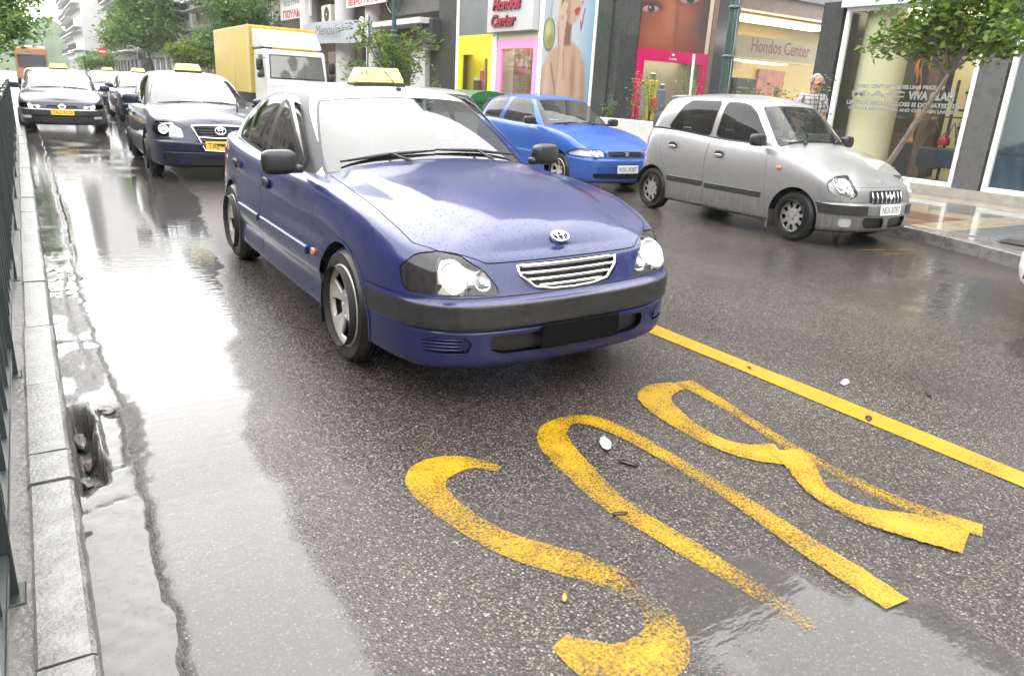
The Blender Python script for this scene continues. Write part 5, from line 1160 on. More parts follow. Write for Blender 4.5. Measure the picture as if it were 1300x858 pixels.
# --- neighbour with canopy, columns and signs
b3 = empty('arcade_building', (12.9, 31, .13)); tag(b3, 'older beige building with white columns, curved sign band and flat canopy', 'building')
beige = pm('beige_roller', (.50, .47, .36), .6, var=.1)
part('recess_wall', pm('recess_brown', (.17, .13, .095), .6, var=.3, vscale=2), b3, (14.2, 14.4, 24.5, 42, .13, 5.2)); part('roller_box', beige, b3, (12.6, 12.9, 24.5, 28.0, 4.55, 5.4)); part('marble_band', marble_g, b3, (12.62, 12.9, 24.5, 28.6, 4.0, 4.55))
part('canopy', plaster3, b3, (11.7, 14.0, 24.55, 29.4, 3.52, 3.70)); part('under_canopy', pm('under_canopy_brown', (.10, .08, .07), .6), b3, (12.5, 13.9, 24.55, 28.4, 3.02, 3.52)); part('white_panel', plaster3, b3, (12.5, 12.7, 25.75, 26.95, .13, 2.7)); part('doorway', dark_in, b3, (12.7, 12.8, 24.5, 25.7, .13, 2.95)); part('door_lintel', pm('lintel_pink', (.5, .4, .36), .6), b3, (12.5, 12.8, 24.5, 25.9, 2.72, 2.80))
for y in (33.6, 30.5, 38.6): q = MB(); q.lathe([(.46 if y > 32 else .32, .0), (.46 if y > 32 else .32, 5.1)], 24, 'z', (12.45-12.9, y-31, 0)); q.build('column', plaster3, b3, smooth=True)
band = pm('grey_sign_band', (.36, .38, .41), .45, var=.06)
n = 26; P = [(12.2-.75*max(0, math.sin(PI*k/n))**.6-12.9, 38.4-31-(38.4-31.0)*k/n) for k in range(n+1)]
V = []; 
for x, y in P: V += [(x, y, 2.92), (x, y, 3.80), (x+.12, y, 3.80), (x+.12, y, 2.92)]
F = []
for k in range(n): F += [(4*k+i, 4*k+(i+1) % 4, 4*(k+1)+(i+1) % 4, 4*(k+1)+i) for i in range(4)]
sb = raw('sign_band', V, F, band, b3, smooth=True, sharp=40); scr = pm('script_dark', (.10, .11, .12), .5)
text('sign_lettering', 'Menouli', .5, scr, sb, frame((11.42-12.9, 33.2-31, 3.45), (0.12, -1, 0), (0, 0, 1)), fit=(2.2, .42), shear=.3); text('sign_lettering', 'Menouli', .5, pm('script_pale', (.25, .26, .28), .5), sb, frame((11.52-12.9, 36.4-31, 3.3), (-.12, -1, 0), (0, 0, 1)), fit=(2.0, .42), shear=.3)
s_ = part('wall_sign', pm('sign_board_beige', (.42, .38, .32), .5), b3, (13.0, 13.08, 34.3, 37.6, 2.2, 2.85)); 
for zz in (2.7, 2.55, 2.4): text('sign_lettering', 'Menouli  Menouli', .12, scr, s_, frame((12.99-12.9, 35.9-31, zz-.13), (0, -1, 0), (0, 0, 1)), fit=(1.7, .08))
part('sign_board_low', pm('sign_red_low', (.3, .08, .06), .5), b3, (12.98, 13.08, 34.3, 37.6, 2.02, 2.18))
s_ = part('roof_sign_board', white_fr, b3, (12.3, 12.4, 38.0, 43.0, 4.45, 5.75)); text('sign_lettering', 'ΓΙΟΥΛΜΑΝ', .5, pm('letters_red', (.5, .03, .03), .5), s_, frame((12.29-12.9, 40.4-31, 4.70-.13), (0, -1, 0), (0, 0, 1)), fit=(4.2, .40), bold=.02)
for zz in (5.2, 5.5): text('sign_lettering', 'ΕΙΣΙΤΗΡΙΑ', .25, ink, s_, frame((12.29-12.9, 40.4-31, zz-.13), (0, -1, 0), (0, 0, 1)), fit=(3.6, .20))
s_ = part('roof_sign_board', white_fr, b3, (11.9, 12.0, 28.0, 32.0, 4.40, 5.2)); text('sign_lettering', 'ΙΕΡΟΥΡΓΙΑ', .4, pm('letters_red', (.5, .03, .03), .5), s_, frame((11.89-12.9, 30-31, 4.58-.13), (0, -1, 0), (0, 0, 1)), fit=(3.5, .24), bold=.02)
part('upper_wall', plaster2, b3, (13.2, 22, 24.5, 44, 5.2, 5.6)); upper_floors(b3, 12.9, 24.5, 44, 5.6, 4, 3.2, 8, plaster2, 10, balc=True)
def ac_unit(x, y, z, label, mat):
    o = empty('air_conditioner', (x, y, z)); tag(o, label, 'air conditioner'); q = MB(); q.box(-.25, .25, -.62, .62, -.4, .4, .03); q.build('casing', mat, o)
    q = MB(); q.lathe([(.0, -.256), (.30, -.256), (.32, -.262), (.32, -.25)], 24, 'x', (0, -.1, 0)); q.build('fan', dark_in, o); q = MB(); q.sq((-.262, -.1, 0), (.01, .05, .05), (1, 1), (10, 6)); q.build('fan_hub', white_fr, o)
    for k in range(5): q = MB(); q.lathe([(.06+.055*k, -.268), (.066+.055*k, -.268)], 24, 'x', (0, -.1, 0)); q.build('fan_ring', grey_panel, o)
    q = MB(); q.box(-.2, .3, -.55, .5, -.5, -.42); q.build('bracket', iron_m, o)
ac_unit(12.5, 35.6, 4.38, 'big cream air conditioner above the curved sign band', pm('ac_cream', (.55, .52, .44), .5)); ac_unit(12.3, 24.95, 3.28, 'dark air conditioner under the flat canopy by the marble corner', dark_in)

# --- more buildings down the street
def block(name, X, ya, yb, z0, nf, bays, wall, label, balc=True, fh=3.1):
    b = empty(name, (X, (ya+yb)/2, 0)); tag(b, label, 'building'); part('ground_floor', pm('ground_floor_dark', (.12, .115, .11), .5, var=.3, vscale=.7), b, (X+.25, X+9, ya, yb, 0, z0)); 
    k = ya
    while k < yb: part('pier', wall, b, (X, X+.25, k, k+.6, 0, z0)); k += 3.6
    part('shop_fascia', wall, b, (X-.05, X+.25, ya, yb, z0-.8, z0)); upper_floors(b, X, ya, yb, z0, nf, fh, bays, wall, 9, balc=balc); return b
block('apartment_building', 12.6, 44.2, 68, 3.6, 4, 7, plaster2, 'brownish apartment block with ironwork balconies behind the truck and street trees'); block('apartment_building', 12.4, 68.3, 96, 3.8, 4, 8, plaster3, 'pale apartment block with balconies behind the big green tree')
block('apartment_building', 11.6, 96.3, 124, 3.6, 4, 8, plaster, 'light grey apartment block with awnings further down the street'); block('apartment_building', 8.6, 128, 150, 4, 8, 7, plaster3, 'tall white apartment tower fading in the haze at the end of the street')
block('apartment_building', 9.5, 151, 190, 4, 7, 9, plaster3, 'farthest white apartment block almost lost in the haze')
# left side of the street, mostly outside the picture
lb = empty('apartment_building', (-12, 20, 0)); tag(lb, 'apartment block on the left side of the street', 'building')
m = MB(); m.box(-24, -12, -10, 26, 0, 10.5); m.V = [(x+12, y-20, z) for x, y, z in m.V]; m.build('wall', plaster2, lb)
w0 = None
for f in range(3):
    for k in range(9):
        if w0 is None: q = MB(); q.box(-.02, .03, -.8, .8, -.9, .9); w0 = ww = q.build('window', win_gl, lb)
        else: ww = w0.copy(); COL.objects.link(ww)
        ww.location = (.0, -8+2+k*3.6-20, 2.0+f*3.0)
for X0, X1, ya, yb, h, lb_ in ((-24, -10.5, 27, 60, 14, 'apartment block farther along the left side of the street'), (-24, -10, 61, 120, 15, 'long apartment block far along the left side'), (-22, -9, -70, -11, 15, 'apartment block on the left behind the camera'), (13.6, 26, -70, -7, 15, 'apartment block on the right behind the camera'), (-10, 20, -92, -84, 14, 'building closing the street behind the camera')):  # the closing block is unseen, added to keep low sky out of reflections
    o = empty('apartment_building', ((X0+X1)/2, (ya+yb)/2, 0)); tag(o, lb_, 'building'); part('wall', plaster2, o, (X0, X1, ya, yb, 0, h)); xw = X1 if X0 < -9 and X1 < 0 else X0; k = ya+2
    if yb-ya > 15:
        q0 = None
        while k < yb-2:
            for z in np.arange(1.2, h-2, 3.1):
                if q0 is None: q = MB(); q.box(-.04, .04, -.7, .7, 0, 1.7); q0 = qq = q.build('window', win_gl, o)
                else: qq = q0.copy(); COL.objects.link(qq)
                qq.location = (xw-o.location.x, k-o.location.y, z)
            k += 3.4
hill = MB(); n = 40; V = []; F = []
for k in range(n+1):
    x = -60+130*k/n; h = 6+10*math.exp(-((x-10)/14)**2)*.6+2.5*math.sin(x*.25)+1.5*math.sin(x*.7+1)
    V += [(x, 250, -1), (x, 255, h), (x, 330, h*.6), (x, 335, -1)]
for k in range(n): F += [(4*k+i, 4*(k+1)+i, 4*(k+1)+i+1, 4*k+i+1) for i in range(3)]
hl_ = raw('wooded_hill', V, F, pm('far_wood', (.05, .075, .035), .9, var=.5, vscale=.3), smooth=True); tag(hl_, 'wooded rise at the far end of the street', 'hill', kind='structure')

# wet air: one closed box round everything
hz = MB(); hz.box(-40, 75, -95, 345, -2, 42); hm = bpy.data.materials.new('haze_air'); hm.use_nodes = True; hn = hm.node_tree.nodes; hn.remove(hn['Principled BSDF'])
pv = hn.new('ShaderNodeVolumePrincipled'); pv.inputs['Color'].default_value = (.93, .95, .96, 1); pv.inputs['Density'].default_value = .0006; pv.inputs['Anisotropy'].default_value = .0
hm.node_tree.links.new(pv.outputs[0], hn['Material Output'].inputs['Volume']); haze = hz.build('haze', hm); haze['kind'] = 'stuff'
# ---------------------------------------------------------------- the near taxi
HERO = dict(gap=.005, name='taxi', label='big blue taxi with white roof driving in front, one headlight lit, black blank plate', cat='taxi',
    wb=2.63, hw=.855, track=.80, wr=.305, rim=.216, ww=.19, arch=.348, archz=.315, rimtype='alloy5', steer=0, roll=.03,
    nu=190, sub=5, ng=150, nt=20, xf0=.25, xr0=-2.75, edge_smooth=5,
    plan=[(.93, 0), (.924, .22), (.897, .44), (.835, .62), (.725, .735), (.56, .798), (.30, .834), (0, .845), (-.6, .852), (-1.3, .857), (-2.0, .853), (-2.63, .838), (-3.0, .81), (-3.25, .745), (-3.42, .60), (-3.51, .38), (-3.55, 0)],
    levels=[('z', .195, .215, .25, .10, .07, .12), ('z', .215, .225, .27, .03, .035, .05), ('z', .255, .26, .30, .005, .012, .02), ('z', .385, .39, .40, .0, .006, .0),
            ('z', .402, .41, .415, .012, .004, .0), ('z', .416, .43, .43, -.016, 0, -.015), ('z', .515, .515, .54, -.016, .0, -.015), ('z', .534, .54, .555, .018, .002, .01),
            ('z', .55, .57, .58, .035, .004, .01), ('f', .70, .40, .5, .095, .012, .03), ('f', .86, .74, .8, .125, .030, .06), ('f', 1., 1., 1., .165, .058, .09)],
    zedge=[(-3.6, .97), (-3.3, 1.0), (-2.8, .965), (-1.9, .922), (-.9, .905), (-.4, .902), (0, .872), (.4, .81), (.65, .755), (.80, .725)],
    zc=[(-3.6, .985), (-3.3, 1.02), (-2.6, .99), (-1, .985), (-.6, .985), (-.3, .968), (0, .943), (.3, .902), (.55, .845), (.70, .79), (.80, .725)], crown=2.2,
    gbase=[(-.60, 0, .972), (-.60, .33, .962), (-.615, .55, .94), (-.645, .66, .92), (-.72, .72, .905), (-.90, .742, .898), (-1.3, .752, .900), (-1.75, .752, .915), (-2.3, .74, .945), (-2.75, .715, .975), (-3.08, .66, .99), (-3.25, .55, .99), (-3.31, .38, 1.0), (-3.33, .2, 1.0), (-3.33, 0, 1.0)],
    gtop=[(-1.27, 0, 1.368), (-1.275, .25, 1.362), (-1.29, .42, 1.350), (-1.32, .50, 1.342), (-1.38, .545, 1.342), (-1.50, .57, 1.35), (-1.65, .58, 1.362), (-1.85, .588, 1.37), (-2.2, .585, 1.36), (-2.5, .57, 1.30), (-2.75, .54, 1.228), (-2.87, .49, 1.19), (-2.92, .38, 1.187), (-2.935, .2, 1.195), (-2.935, 0, 1.198)],
    zroof=[(-3.0, 1.17), (-2.935, 1.198), (-2.6, 1.335), (-2.3, 1.405), (-1.95, 1.425), (-1.6, 1.412), (-1.27, 1.368)],
    ws=(3.30, .035, .955), rg=(2.6, .08, .92),
    dlo=[(-.63, .905), (-1.05, 1.15), (-1.40, 1.335), (-1.58, 1.362), (-1.95, 1.362), (-2.25, 1.335), (-2.50, 1.262), (-2.64, 1.17), (-2.80, .985), (-2.3, .957), (-1.7, .925)],
    glass=[[(-.80, .932), (-1.12, 1.12), (-1.43, 1.295), (-1.56, 1.332), (-1.68, 1.336), (-1.71, .942)], [(-1.80, .948), (-1.77, 1.336), (-2.0, 1.328), (-2.33, 1.262), (-2.34, .985)], [(-2.41, .992), (-2.41, 1.24), (-2.52, 1.195), (-2.69, 1.0)]],
    doors=[[(-.44, .96), (-.52, .49), (-.49, .262), (-1.61, .262), (-1.64, .5), (-1.60, .96)], [(-1.61, .96), (-1.65, .5), (-1.62, .262), (-2.14, .262), (-2.22, .45), (-2.37, .63), (-2.50, .78), (-2.52, .99)]],
    hood=[(1.2, -.6), (1.2, .42), (.80, .42), (.66, .60), (.56, .685), (.3, .712), (-.1, .715), (-.50, .695), (-.70, .66), (-.70, -.6)], hoodz=.688,
    bumper=(.545, .33), rbumper=(.60, -3.0), strip=(4.7, 6.35, .33),
    front=[('lamp', 'sz', [(.385, .556), (.765, .572), (.775, .66), (.735, .722), (.66, .732), (.56, .715), (.46, .66)], .015),
           ('grille', 'yz', [(-.4, .672), (.292, .672), (.282, .62), (.20, .562), (.10, .553), (-.4, .553)], .02),
           ('intake', 'yz', [(-.5, .372), (.455, .372), (.44, .30), (.38, .283), (-.5, .283)], .02),
           ('fog', 'sz', [(.53, .37), (.73, .37), (.72, .30), (.55, .30)], .02)],
    lampcut=[('corner', 'lamp', [(.675, .50), (.84, .50), (.84, .80), (.645, .80)], .01)],
    rear=[('tail', [(.45, .66), (.9, .66), (.9, .93), (.45, .90)], .03)],
    pieces=[('grille', 'grille_recess', 'black', -.03), ('intake', 'air_intake', 'black', -.035), ('fog', 'fog_lamp_recess', 'blue_dark', -.02), ('tail', 'tail_lamp', 'red', 0)])
def hero_deform(P, su, vi):
    x, y, z = P[..., 0], P[..., 1], P[..., 2]
    yl = np.interp(x, [-.6, .3, .80], [.60, .50, .30]); t = np.clip((yl-y)/.05+.5, 0, 1); k = t*t*(3-2*t)
    m = np.clip((x+.75)/.1, 0, 1)*np.clip((.78-x)/.5, 0, 1)*np.clip(vi-11.0, 0, 1)[None]
    P[..., 2] = z+.016*k*m
    # flank crease and hollow under the moulding
    sd = np.clip((x+3.0)/.4, 0, 1)*np.clip((.1-x)/.4, 0, 1)
    P[..., 1] = y-sd*(y > .7)*(.008*np.exp(-((z-.66)/.08)**2)+.012*np.exp(-((z-.36)/.07)**2))
    return P
HERO['deform'] = [hero_deform]
hp = paint_mat('taxi_blue_paint', (.0028, .0095, .082), dirt=.4, dirtcol=(.03, .03, .038), rough=.3)
HM = dict(BASE, paint=hp, blue_dark=pm('dark_blue_plastic', (.012, .015, .06), .4), lip=hp)
hero, xf, S_, N_, hd = build_car(HERO, HM)
sYh, sXh = plan_s(HERO)
# headlights: body, lens, smoked corner
for q, sg in (('', -1), ('~', 1)):
    hl = S_.part('lamp'+q, 'headlight', HM['lampback'], hero, N_, -.045, xf)
    S_.part('lamp'+q, 'lens', HM['lens'], hl, N_, -.002, xf)
    cn_ = S_.part('corner'+q, 'corner_lamp', pm('corner_back', (.10, .10, .12), .3), hl, N_, -.03, xf); S_.part('corner'+q, 'lens', HM['smoke'], hl, N_, -.002, xf)
    for (x, y, z, r, on) in ((.752, .585, .635, .068, True), (.80, .455, .612, .045, False)):
        lamp_bowl(hl, S_, xf, HM, sg*y, z, r, on)
# grille bars and emblem
for k, zz in enumerate((.664, .632, .602, .574)):
    hwid = (.283, .268, .235, .18)[k]; pts = [(.905-.028-.26*(t*hwid)**2-(zz-.56)*.35, t*hwid, zz) for t in np.linspace(-1, 1, 13)]
    m = MB(); m.tube(pts, .0085 if k else .011, 6); m.V = xf(m.V).tolist(); m.build('grille_bar', chrome, hero, smooth=True)
pts = [(.905-.02-.26*y*y-(z-.56)*.4, y, z) for y, z in ((-.286, .668), (-.278, .628), (-.21, .572), (-.12, .557), (0, .554), (.12, .557), (.21, .572), (.278, .628), (.286, .668))]
m = MB(); m.tube(pts, .009, 6); m.V = xf(m.V).tolist(); m.build('grille_frame', chrome, hero, smooth=True)
def emblem(root, xf, x, z, r, nrm, mat):
    nrm = Vector(nrm).normalized(); a = Vector((0, 1, 0)); b = nrm.cross(a).normalized(); b = -b if b.z < 0 else b; m = MB(); c0 = Vector((x, 0, z))
    def ring(cx, cy, rx, ry, t): m.tube([c0+a*(cx+rx*math.cos(q))+b*(cy+ry*math.sin(q))+nrm*.004 for q in np.linspace(0, 2*PI, 25)], t, 5, cap=False)
    ring(0, 0, r, r*.70, r*.13); ring(0, -.05*r, r*.34, r*.62, r*.10); ring(0, r*.33, r*.62, r*.26, r*.10)
    m.V = xf(m.V).tolist(); m.build('emblem', mat, root, smooth=True)
ev = np.array(S_.V); ei = int(np.argmin(np.hypot(ev[:, 1], ev[:, 2]-.765)+(ev[:, 0] < .1)*9)); emblem(hero, xf, ev[ei][0]+.002, ev[ei][2]+.001, .047, N_[ei], chrome)
plate(hero, xf, .952, .02, .352, .45, .115, plate_k, tilt=2)
# fog lamp ribs
for sg in (-1, 1):
    for k in range(4):
        zz = .312+.016*k; pts = [(.62+.26*(1-t)-.0*t, sg*(.57+.145*t), zz) for t in (0, .5, 1)]
        pts = [(float(np.interp(p[1]*sg, [.5, .62, .735, .80], [.88, .828, .72, .55])), p[1], p[2]) for p in pts]
        m = MB(); m.tube(pts, .006, 5); m.V = xf(m.V).tolist(); m.build('bumper_rib', hp, hero, smooth=True)
mirrors(hero, xf, HM, -.79, .80, .99, (.05, .100, .07))
interior(hero, HERO, HM, xf)
wipers(hero, xf, HM, [((-.52, -.22, .985), (-.675, -.60, .990), (-.68, .02, 1.040)), ((-.52, .34, .98), (-.685, .02, 1.045), (-.69, .60, 1.0))])
taxi_sign(hero, xf, HM, -1.62, 1.42, .37, .108)
m = MB(); m.sq((-1.36, .06, 1.392), (.035, .016, .014), (.8, .8), (12, 6)); m.tube([(-1.37, .06, 1.40), (-1.85, .0, 1.68)], [.004, .0015], 5); m.V = xf(m.V).tolist(); m.build('roof_aerial', black, hero, smooth=True)
for k in (0, 1):
    for q, sg in (('', -1), ('~', 1)):
        d = hd[(k, q)]; hx, hz = ((-1.46, .785), (-2.36, .82))[k]
        m = MB(); m.sq((hx, sg*.848, hz), (.075, .014, .036), (.8, .8), (20, 8)); m.V = xf(m.V).tolist(); m.build('handle', black, d, smooth=True)
        a, b = ((-.53, -1.60), (-1.67, -2.26))[k]
        m = MB(); m.box(b, a, min(sg*.845, sg*.866), max(sg*.845, sg*.866), .495 if k == 0 else .497, .545, .006); m.V = xf(m.V).tolist(); m.build('door_moulding', hp, d)
for sg in (-1, 1):
    m = MB(); m.sq((-.42, sg*.853, .535), (.03, .010, .02), (.7, .7), (14, 6)); m.V = xf(m.V).tolist(); m.build('side_indicator', amber, hero, smooth=True)
    for xm in (-.375, -3.0):
        m = MB(); m.box(xm-.012, xm, min(sg*.66, sg*.83), max(sg*.66, sg*.83), .13, .36); m.V = xf(m.V).tolist(); m.build('mud_flap', black, hero)
    # wind deflector over the front side window
    m = MB(); o_ = [(-.84, .757, .985), (-1.12, .705, 1.15), (-1.36, .665, 1.29), (-1.50, .645, 1.338), (-1.66, .64, 1.350)]; i_ = [(-.87, .770, .98), (-1.16, .727, 1.135), (-1.40, .690, 1.262), (-1.54, .670, 1.302), (-1.66, .665, 1.315)]
    V = [(a, sg*b, c_) for a, b, c_ in o_+i_]; m.add(V, [(k, k+1, k+6, k+5) for k in range(4)]); m.V = xf(m.V).tolist(); o = m.build('wind_deflector', pm('deflector', (.05, .05, .055), .12, coat=1), hero, smooth=True)
    mo = o.modifiers.new('t', 'SOLIDIFY'); mo.thickness = .004
hero.location = (2.122, 3.585, 0); hero.rotation_euler = (0, 0, -PI/2-.0153)
# ---------------------------------------------------------------- silver hatchback parked on the right
SILV = dict(name='hatchback', label='silver five door hatchback parked on the right beside the tree, dirty along its flank', cat='car',
    wb=2.38, hw=.7475, track=.69, wr=.272, rim=.182, ww=.16, arch=.318, archz=.275, rimtype='cap8', dish=lambda q: .012*math.cos(q*2.6)-.012, sides=('stripc', 'intake'),
    nu=170, sub=5, ng=130, nt=18, xf0=.15, xr0=-2.35, seal=.012, bulge=.02,
    plan=[(.66, 0), (.655, .2), (.632, .38), (.575, .54), (.465, .655), (.30, .716), (.1, .735), (0, .738), (-.6, .745), (-1.4, .7475), (-2.0, .742), (-2.38, .728), (-2.6, .685), (-2.75, .585), (-2.815, .4), (-2.832, .2), (-2.835, 0)],
    levels=[('z', .165, .165, .25, .09, .06, .10), ('z', .185, .18, .27, .03, .03, .04), ('z', .22, .21, .30, .0, .012, .01), ('z', .355, .36, .38, -.012, .0, -.01), ('z', .37, .38, .40, -.018, .0, -.015),
            ('z', .465, .46, .50, -.015, .0, -.015), ('z', .485, .48, .52, .015, .0, .02), ('z', .52, .55, .60, .022, .002, .02), ('f', .45, .35, .4, .04, .008, .04), ('f', .78, .72, .78, .075, .030, .07), ('f', 1., 1., 1., .125, .075, .10)],
    zedge=[(-2.9, 1.08), (-2.2, 1.075), (-1.3, 1.02), (-.5, .985), (-.25, .965), (0, .91), (.25, .83), (.42, .755), (.56, .69)],
    zc=[(-2.9, 1.08), (-2.2, 1.09), (-1.2, 1.06), (-.45, 1.06), (-.30, 1.04), (-.1, .985), (.1, .925), (.3, .845), (.45, .765), (.56, .69)], crown=2.1,
    gbase=[(-.34, 0, 1.045), (-.345, .3, 1.04), (-.36, .47, 1.02), (-.39, .57, 1.0), (-.46, .625, .985), (-.66, .655, .985), (-1.05, .668, 1.01), (-1.55, .668, 1.04), (-2.05, .66, 1.075), (-2.42, .635, 1.09), (-2.6, .58, 1.09), (-2.69, .48, 1.09), (-2.73, .3, 1.09), (-2.735, .15, 1.09), (-2.735, 0, 1.09)],
    gtop=[(-.80, 0, 1.465), (-.805, .2, 1.463), (-.82, .36, 1.455), (-.85, .45, 1.448), (-.91, .50, 1.448), (-1.05, .535, 1.462), (-1.3, .55, 1.482), (-1.7, .555, 1.488), (-2.0, .55, 1.485), (-2.25, .535, 1.472), (-2.38, .50, 1.462), (-2.44, .42, 1.462), (-2.46, .28, 1.466), (-2.465, .14, 1.47), (-2.465, 0, 1.47)],
    zroof=[(-2.5, 1.46), (-2.465, 1.47), (-2.2, 1.525), (-1.8, 1.553), (-1.4, 1.553), (-1.05, 1.525), (-.80, 1.465)],
    ws=(3.35, .03, .95), rg=(2.2, .1, .9),
    dlo=[(-.50, .985), (-.84, 1.34), (-1.0, 1.468), (-1.7, 1.486), (-2.1, 1.47), (-2.36, 1.075), (-1.4, 1.02)],
    glass=[[(-.55, 1.008), (-.80, 1.305), (-.98, 1.415), (-1.10, 1.440), (-1.315, 1.448), (-1.345, 1.042)], [(-1.445, 1.048), (-1.42, 1.450), (-1.93, 1.440), (-2.03, 1.37), (-2.23, 1.092)]],
    doors=[[(-.46, 1.2), (-.485, .87), (-.42, .5), (-.36, .195), (-1.36, .195), (-1.41, .5), (-1.42, .78), (-1.385, 1.2)], [(-1.395, 1.2), (-1.43, .78), (-1.42, .5), (-1.37, .195), (-1.98, .195), (-2.05, .42), (-2.17, .62), (-2.27, .80), (-2.30, 1.2)]],
    hood=[(1.2, -.6), (1.2, .40), (.56, .42), (.47, .50), (.36, .60), (.2, .645), (-.1, .645), (-.34, .62), (-.42, .5), (-.42, -.6)], hoodz=.655,
    bumper=(.50, .33), rbumper=(.55, -2.66),
    front=[('lamp', 'sz', [(.455, .575), (.53, .535), (.63, .545), (.69, .61), (.70, .69), (.665, .755), (.58, .765), (.50, .70)], .03),
           ('grille', 'yz', [(-.5, .618), (.295, .618), (.30, .51), (.26, .485), (-.5, .485)], .025),
           ('intake', 'yz', [(.04, .335), (.385, .345), (.36, .245), (.30, .225), (.04, .225)], .03),
           ('stripc', 'sz', [(.34, .368), (.34, .468), (-9.77, .468), (-9.77, .368)], .008), ('fog', 'sz', [(.50, .335), (.62, .335), (.62, .235), (.50, .235)], .045)],
    rear=[('tail', [(.5, .65), (.8, .65), (.8, 1.06), (.5, 1.06)], .03)],
    pieces=[('grille', 'grille_recess', 'black', -.02), ('intake', 'air_intake', 'black', -.03), ('stripc', 'bumper_strip', 'strip', .006), ('fog', 'fog_lamp', 'foglens', -.006), ('tail', 'tail_lamp', 'red', 0)])
sp = paint_mat('silver_paint', (.31, .31, .315), metal=.55, dirt=.62, dirtcol=(.14, .13, .115), rough=.34, drops=.6, dirt_top=.85)
SM = dict(BASE, paint=sp, roof=sp, trim=sp, foglens=pm('fog_lens', (.5, .5, .5), .15, .3, coat=1), rim=pm('hubcap_silver', (.36, .36, .35), .35, .5, var=.2, vscale=9), wsglass=glass_mat('windshield_clear', (.62, .66, .62), 1.5, .03), glass=glass_mat('side_glass_dark', (.20, .22, .22), 1.5, .02))
silv, xf, S_, N_, sd_ = build_car(SILV, SM)
lamps(silv, S_, N_, xf, SM, [(.47, .60, .66, .075, False), (.53, .53, .61, .045, False)])
gx_ = lambda y, z: .655-.25*y*y-(z-.48)*.22
for k in range(8):
    y = -.255+.073*k; m = MB(); m.tube([(gx_(y, .61), y, .608), (gx_(y, .55)+.008, y, .55), (gx_(y, .49), y, .495)], [.006, .008, .006], 6); m.V = xf(m.V).tolist(); m.build('grille_bar', chrome, silv, smooth=True)
m = MB(); m.tube([(gx_(0, .55)+.018, -.055, .525), (gx_(0, .55)+.02, -.03, .575), (gx_(0, .55)+.02, .03, .53), (gx_(0, .55)+.018, .055, .58)], .011, 6); m.V = xf(m.V).tolist(); m.build('emblem', chrome, silv, smooth=True)
plate(silv, xf, .685, .02, .422, .36, .115, plate_w, 'NEX-8787', ink, tilt=4)
mirrors(silv, xf, SM, -.56, .69, 1.055, (.05, .095, .07)); interior(silv, SILV, SM, xf)
wipers(silv, xf, SM, [((-.27, -.35, 1.045), (-.375, -.50, 1.04), (-.37, .02, 1.062)), ((-.27, .20, 1.055), (-.375, .05, 1.065), (-.38, .52, 1.04))])
recess_m = pm('handle_recess', (.015, .015, .015), .4)
for k in (0, 1):
    for q, sg in (('', -1), ('~', 1)):
        d = sd_[(k, q)]; hx, hz = ((-1.20, .845), (-2.03, .885))[k]; yy = .742-.004
        m = MB(); m.sq((hx, sg*yy, hz), (.075, .010, .045), (.9, .9), (20, 8)); m.V = xf(m.V).tolist(); o = m.build('handle_recess', recess_m, d, smooth=True)
        m = MB(); m.sq((hx, sg*(yy+.006), hz-.020), (.068, .012, .022), (.8, .8), (20, 8)); m.V = xf(m.V).tolist(); m.build('handle', sp, o, smooth=True)
        a, b = ((-.46, -1.37), (-1.40, -2.06))[k]; m = MB(); m.box(b, a, min(sg*.738, sg*.757), max(sg*.738, sg*.757), .415+.012*k, .485+.014*k, .008); m.V = xf(m.V).tolist(); m.build('door_moulding', grey_strip, d)
for sg in (-1, 1):
    m = MB(); m.sq((-.27, sg*.738, .775), (.03, .010, .02), (.8, .8), (14, 6)); m.V = xf(m.V).tolist(); m.build('side_indicator', amber, silv, smooth=True)
    m = MB(); m.box(-.345, -.33, min(sg*.58, sg*.72), max(sg*.58, sg*.72), .09, .30); m.V = xf(m.V).tolist(); m.build('mud_flap', pm('flap_grey', (.12, .11, .10), .6), silv)
m = MB(); m.sq((-2.43, 0, 1.485), (.08, .44, .022), (.6, .3), (24, 8), Matrix.Rotation(R(-8), 3, 'Y')); m.V = xf(m.V).tolist(); m.build('roof_spoiler', sp, silv, smooth=True)
m = MB(); m.tube([(-.95, .25, 1.50), (-.75, .25, 1.72)], .003, 5) if False else m.box(-.50, -.44, -.48, -.20, 1.052, 1.062); m.V = xf(m.V).tolist(); m.build('parking_ticket', pm('ticket_paper', (.7, .66, .6), .7, var=.2, vscale=30), silv)
put(silv, 7.852, 5.264, -.024)

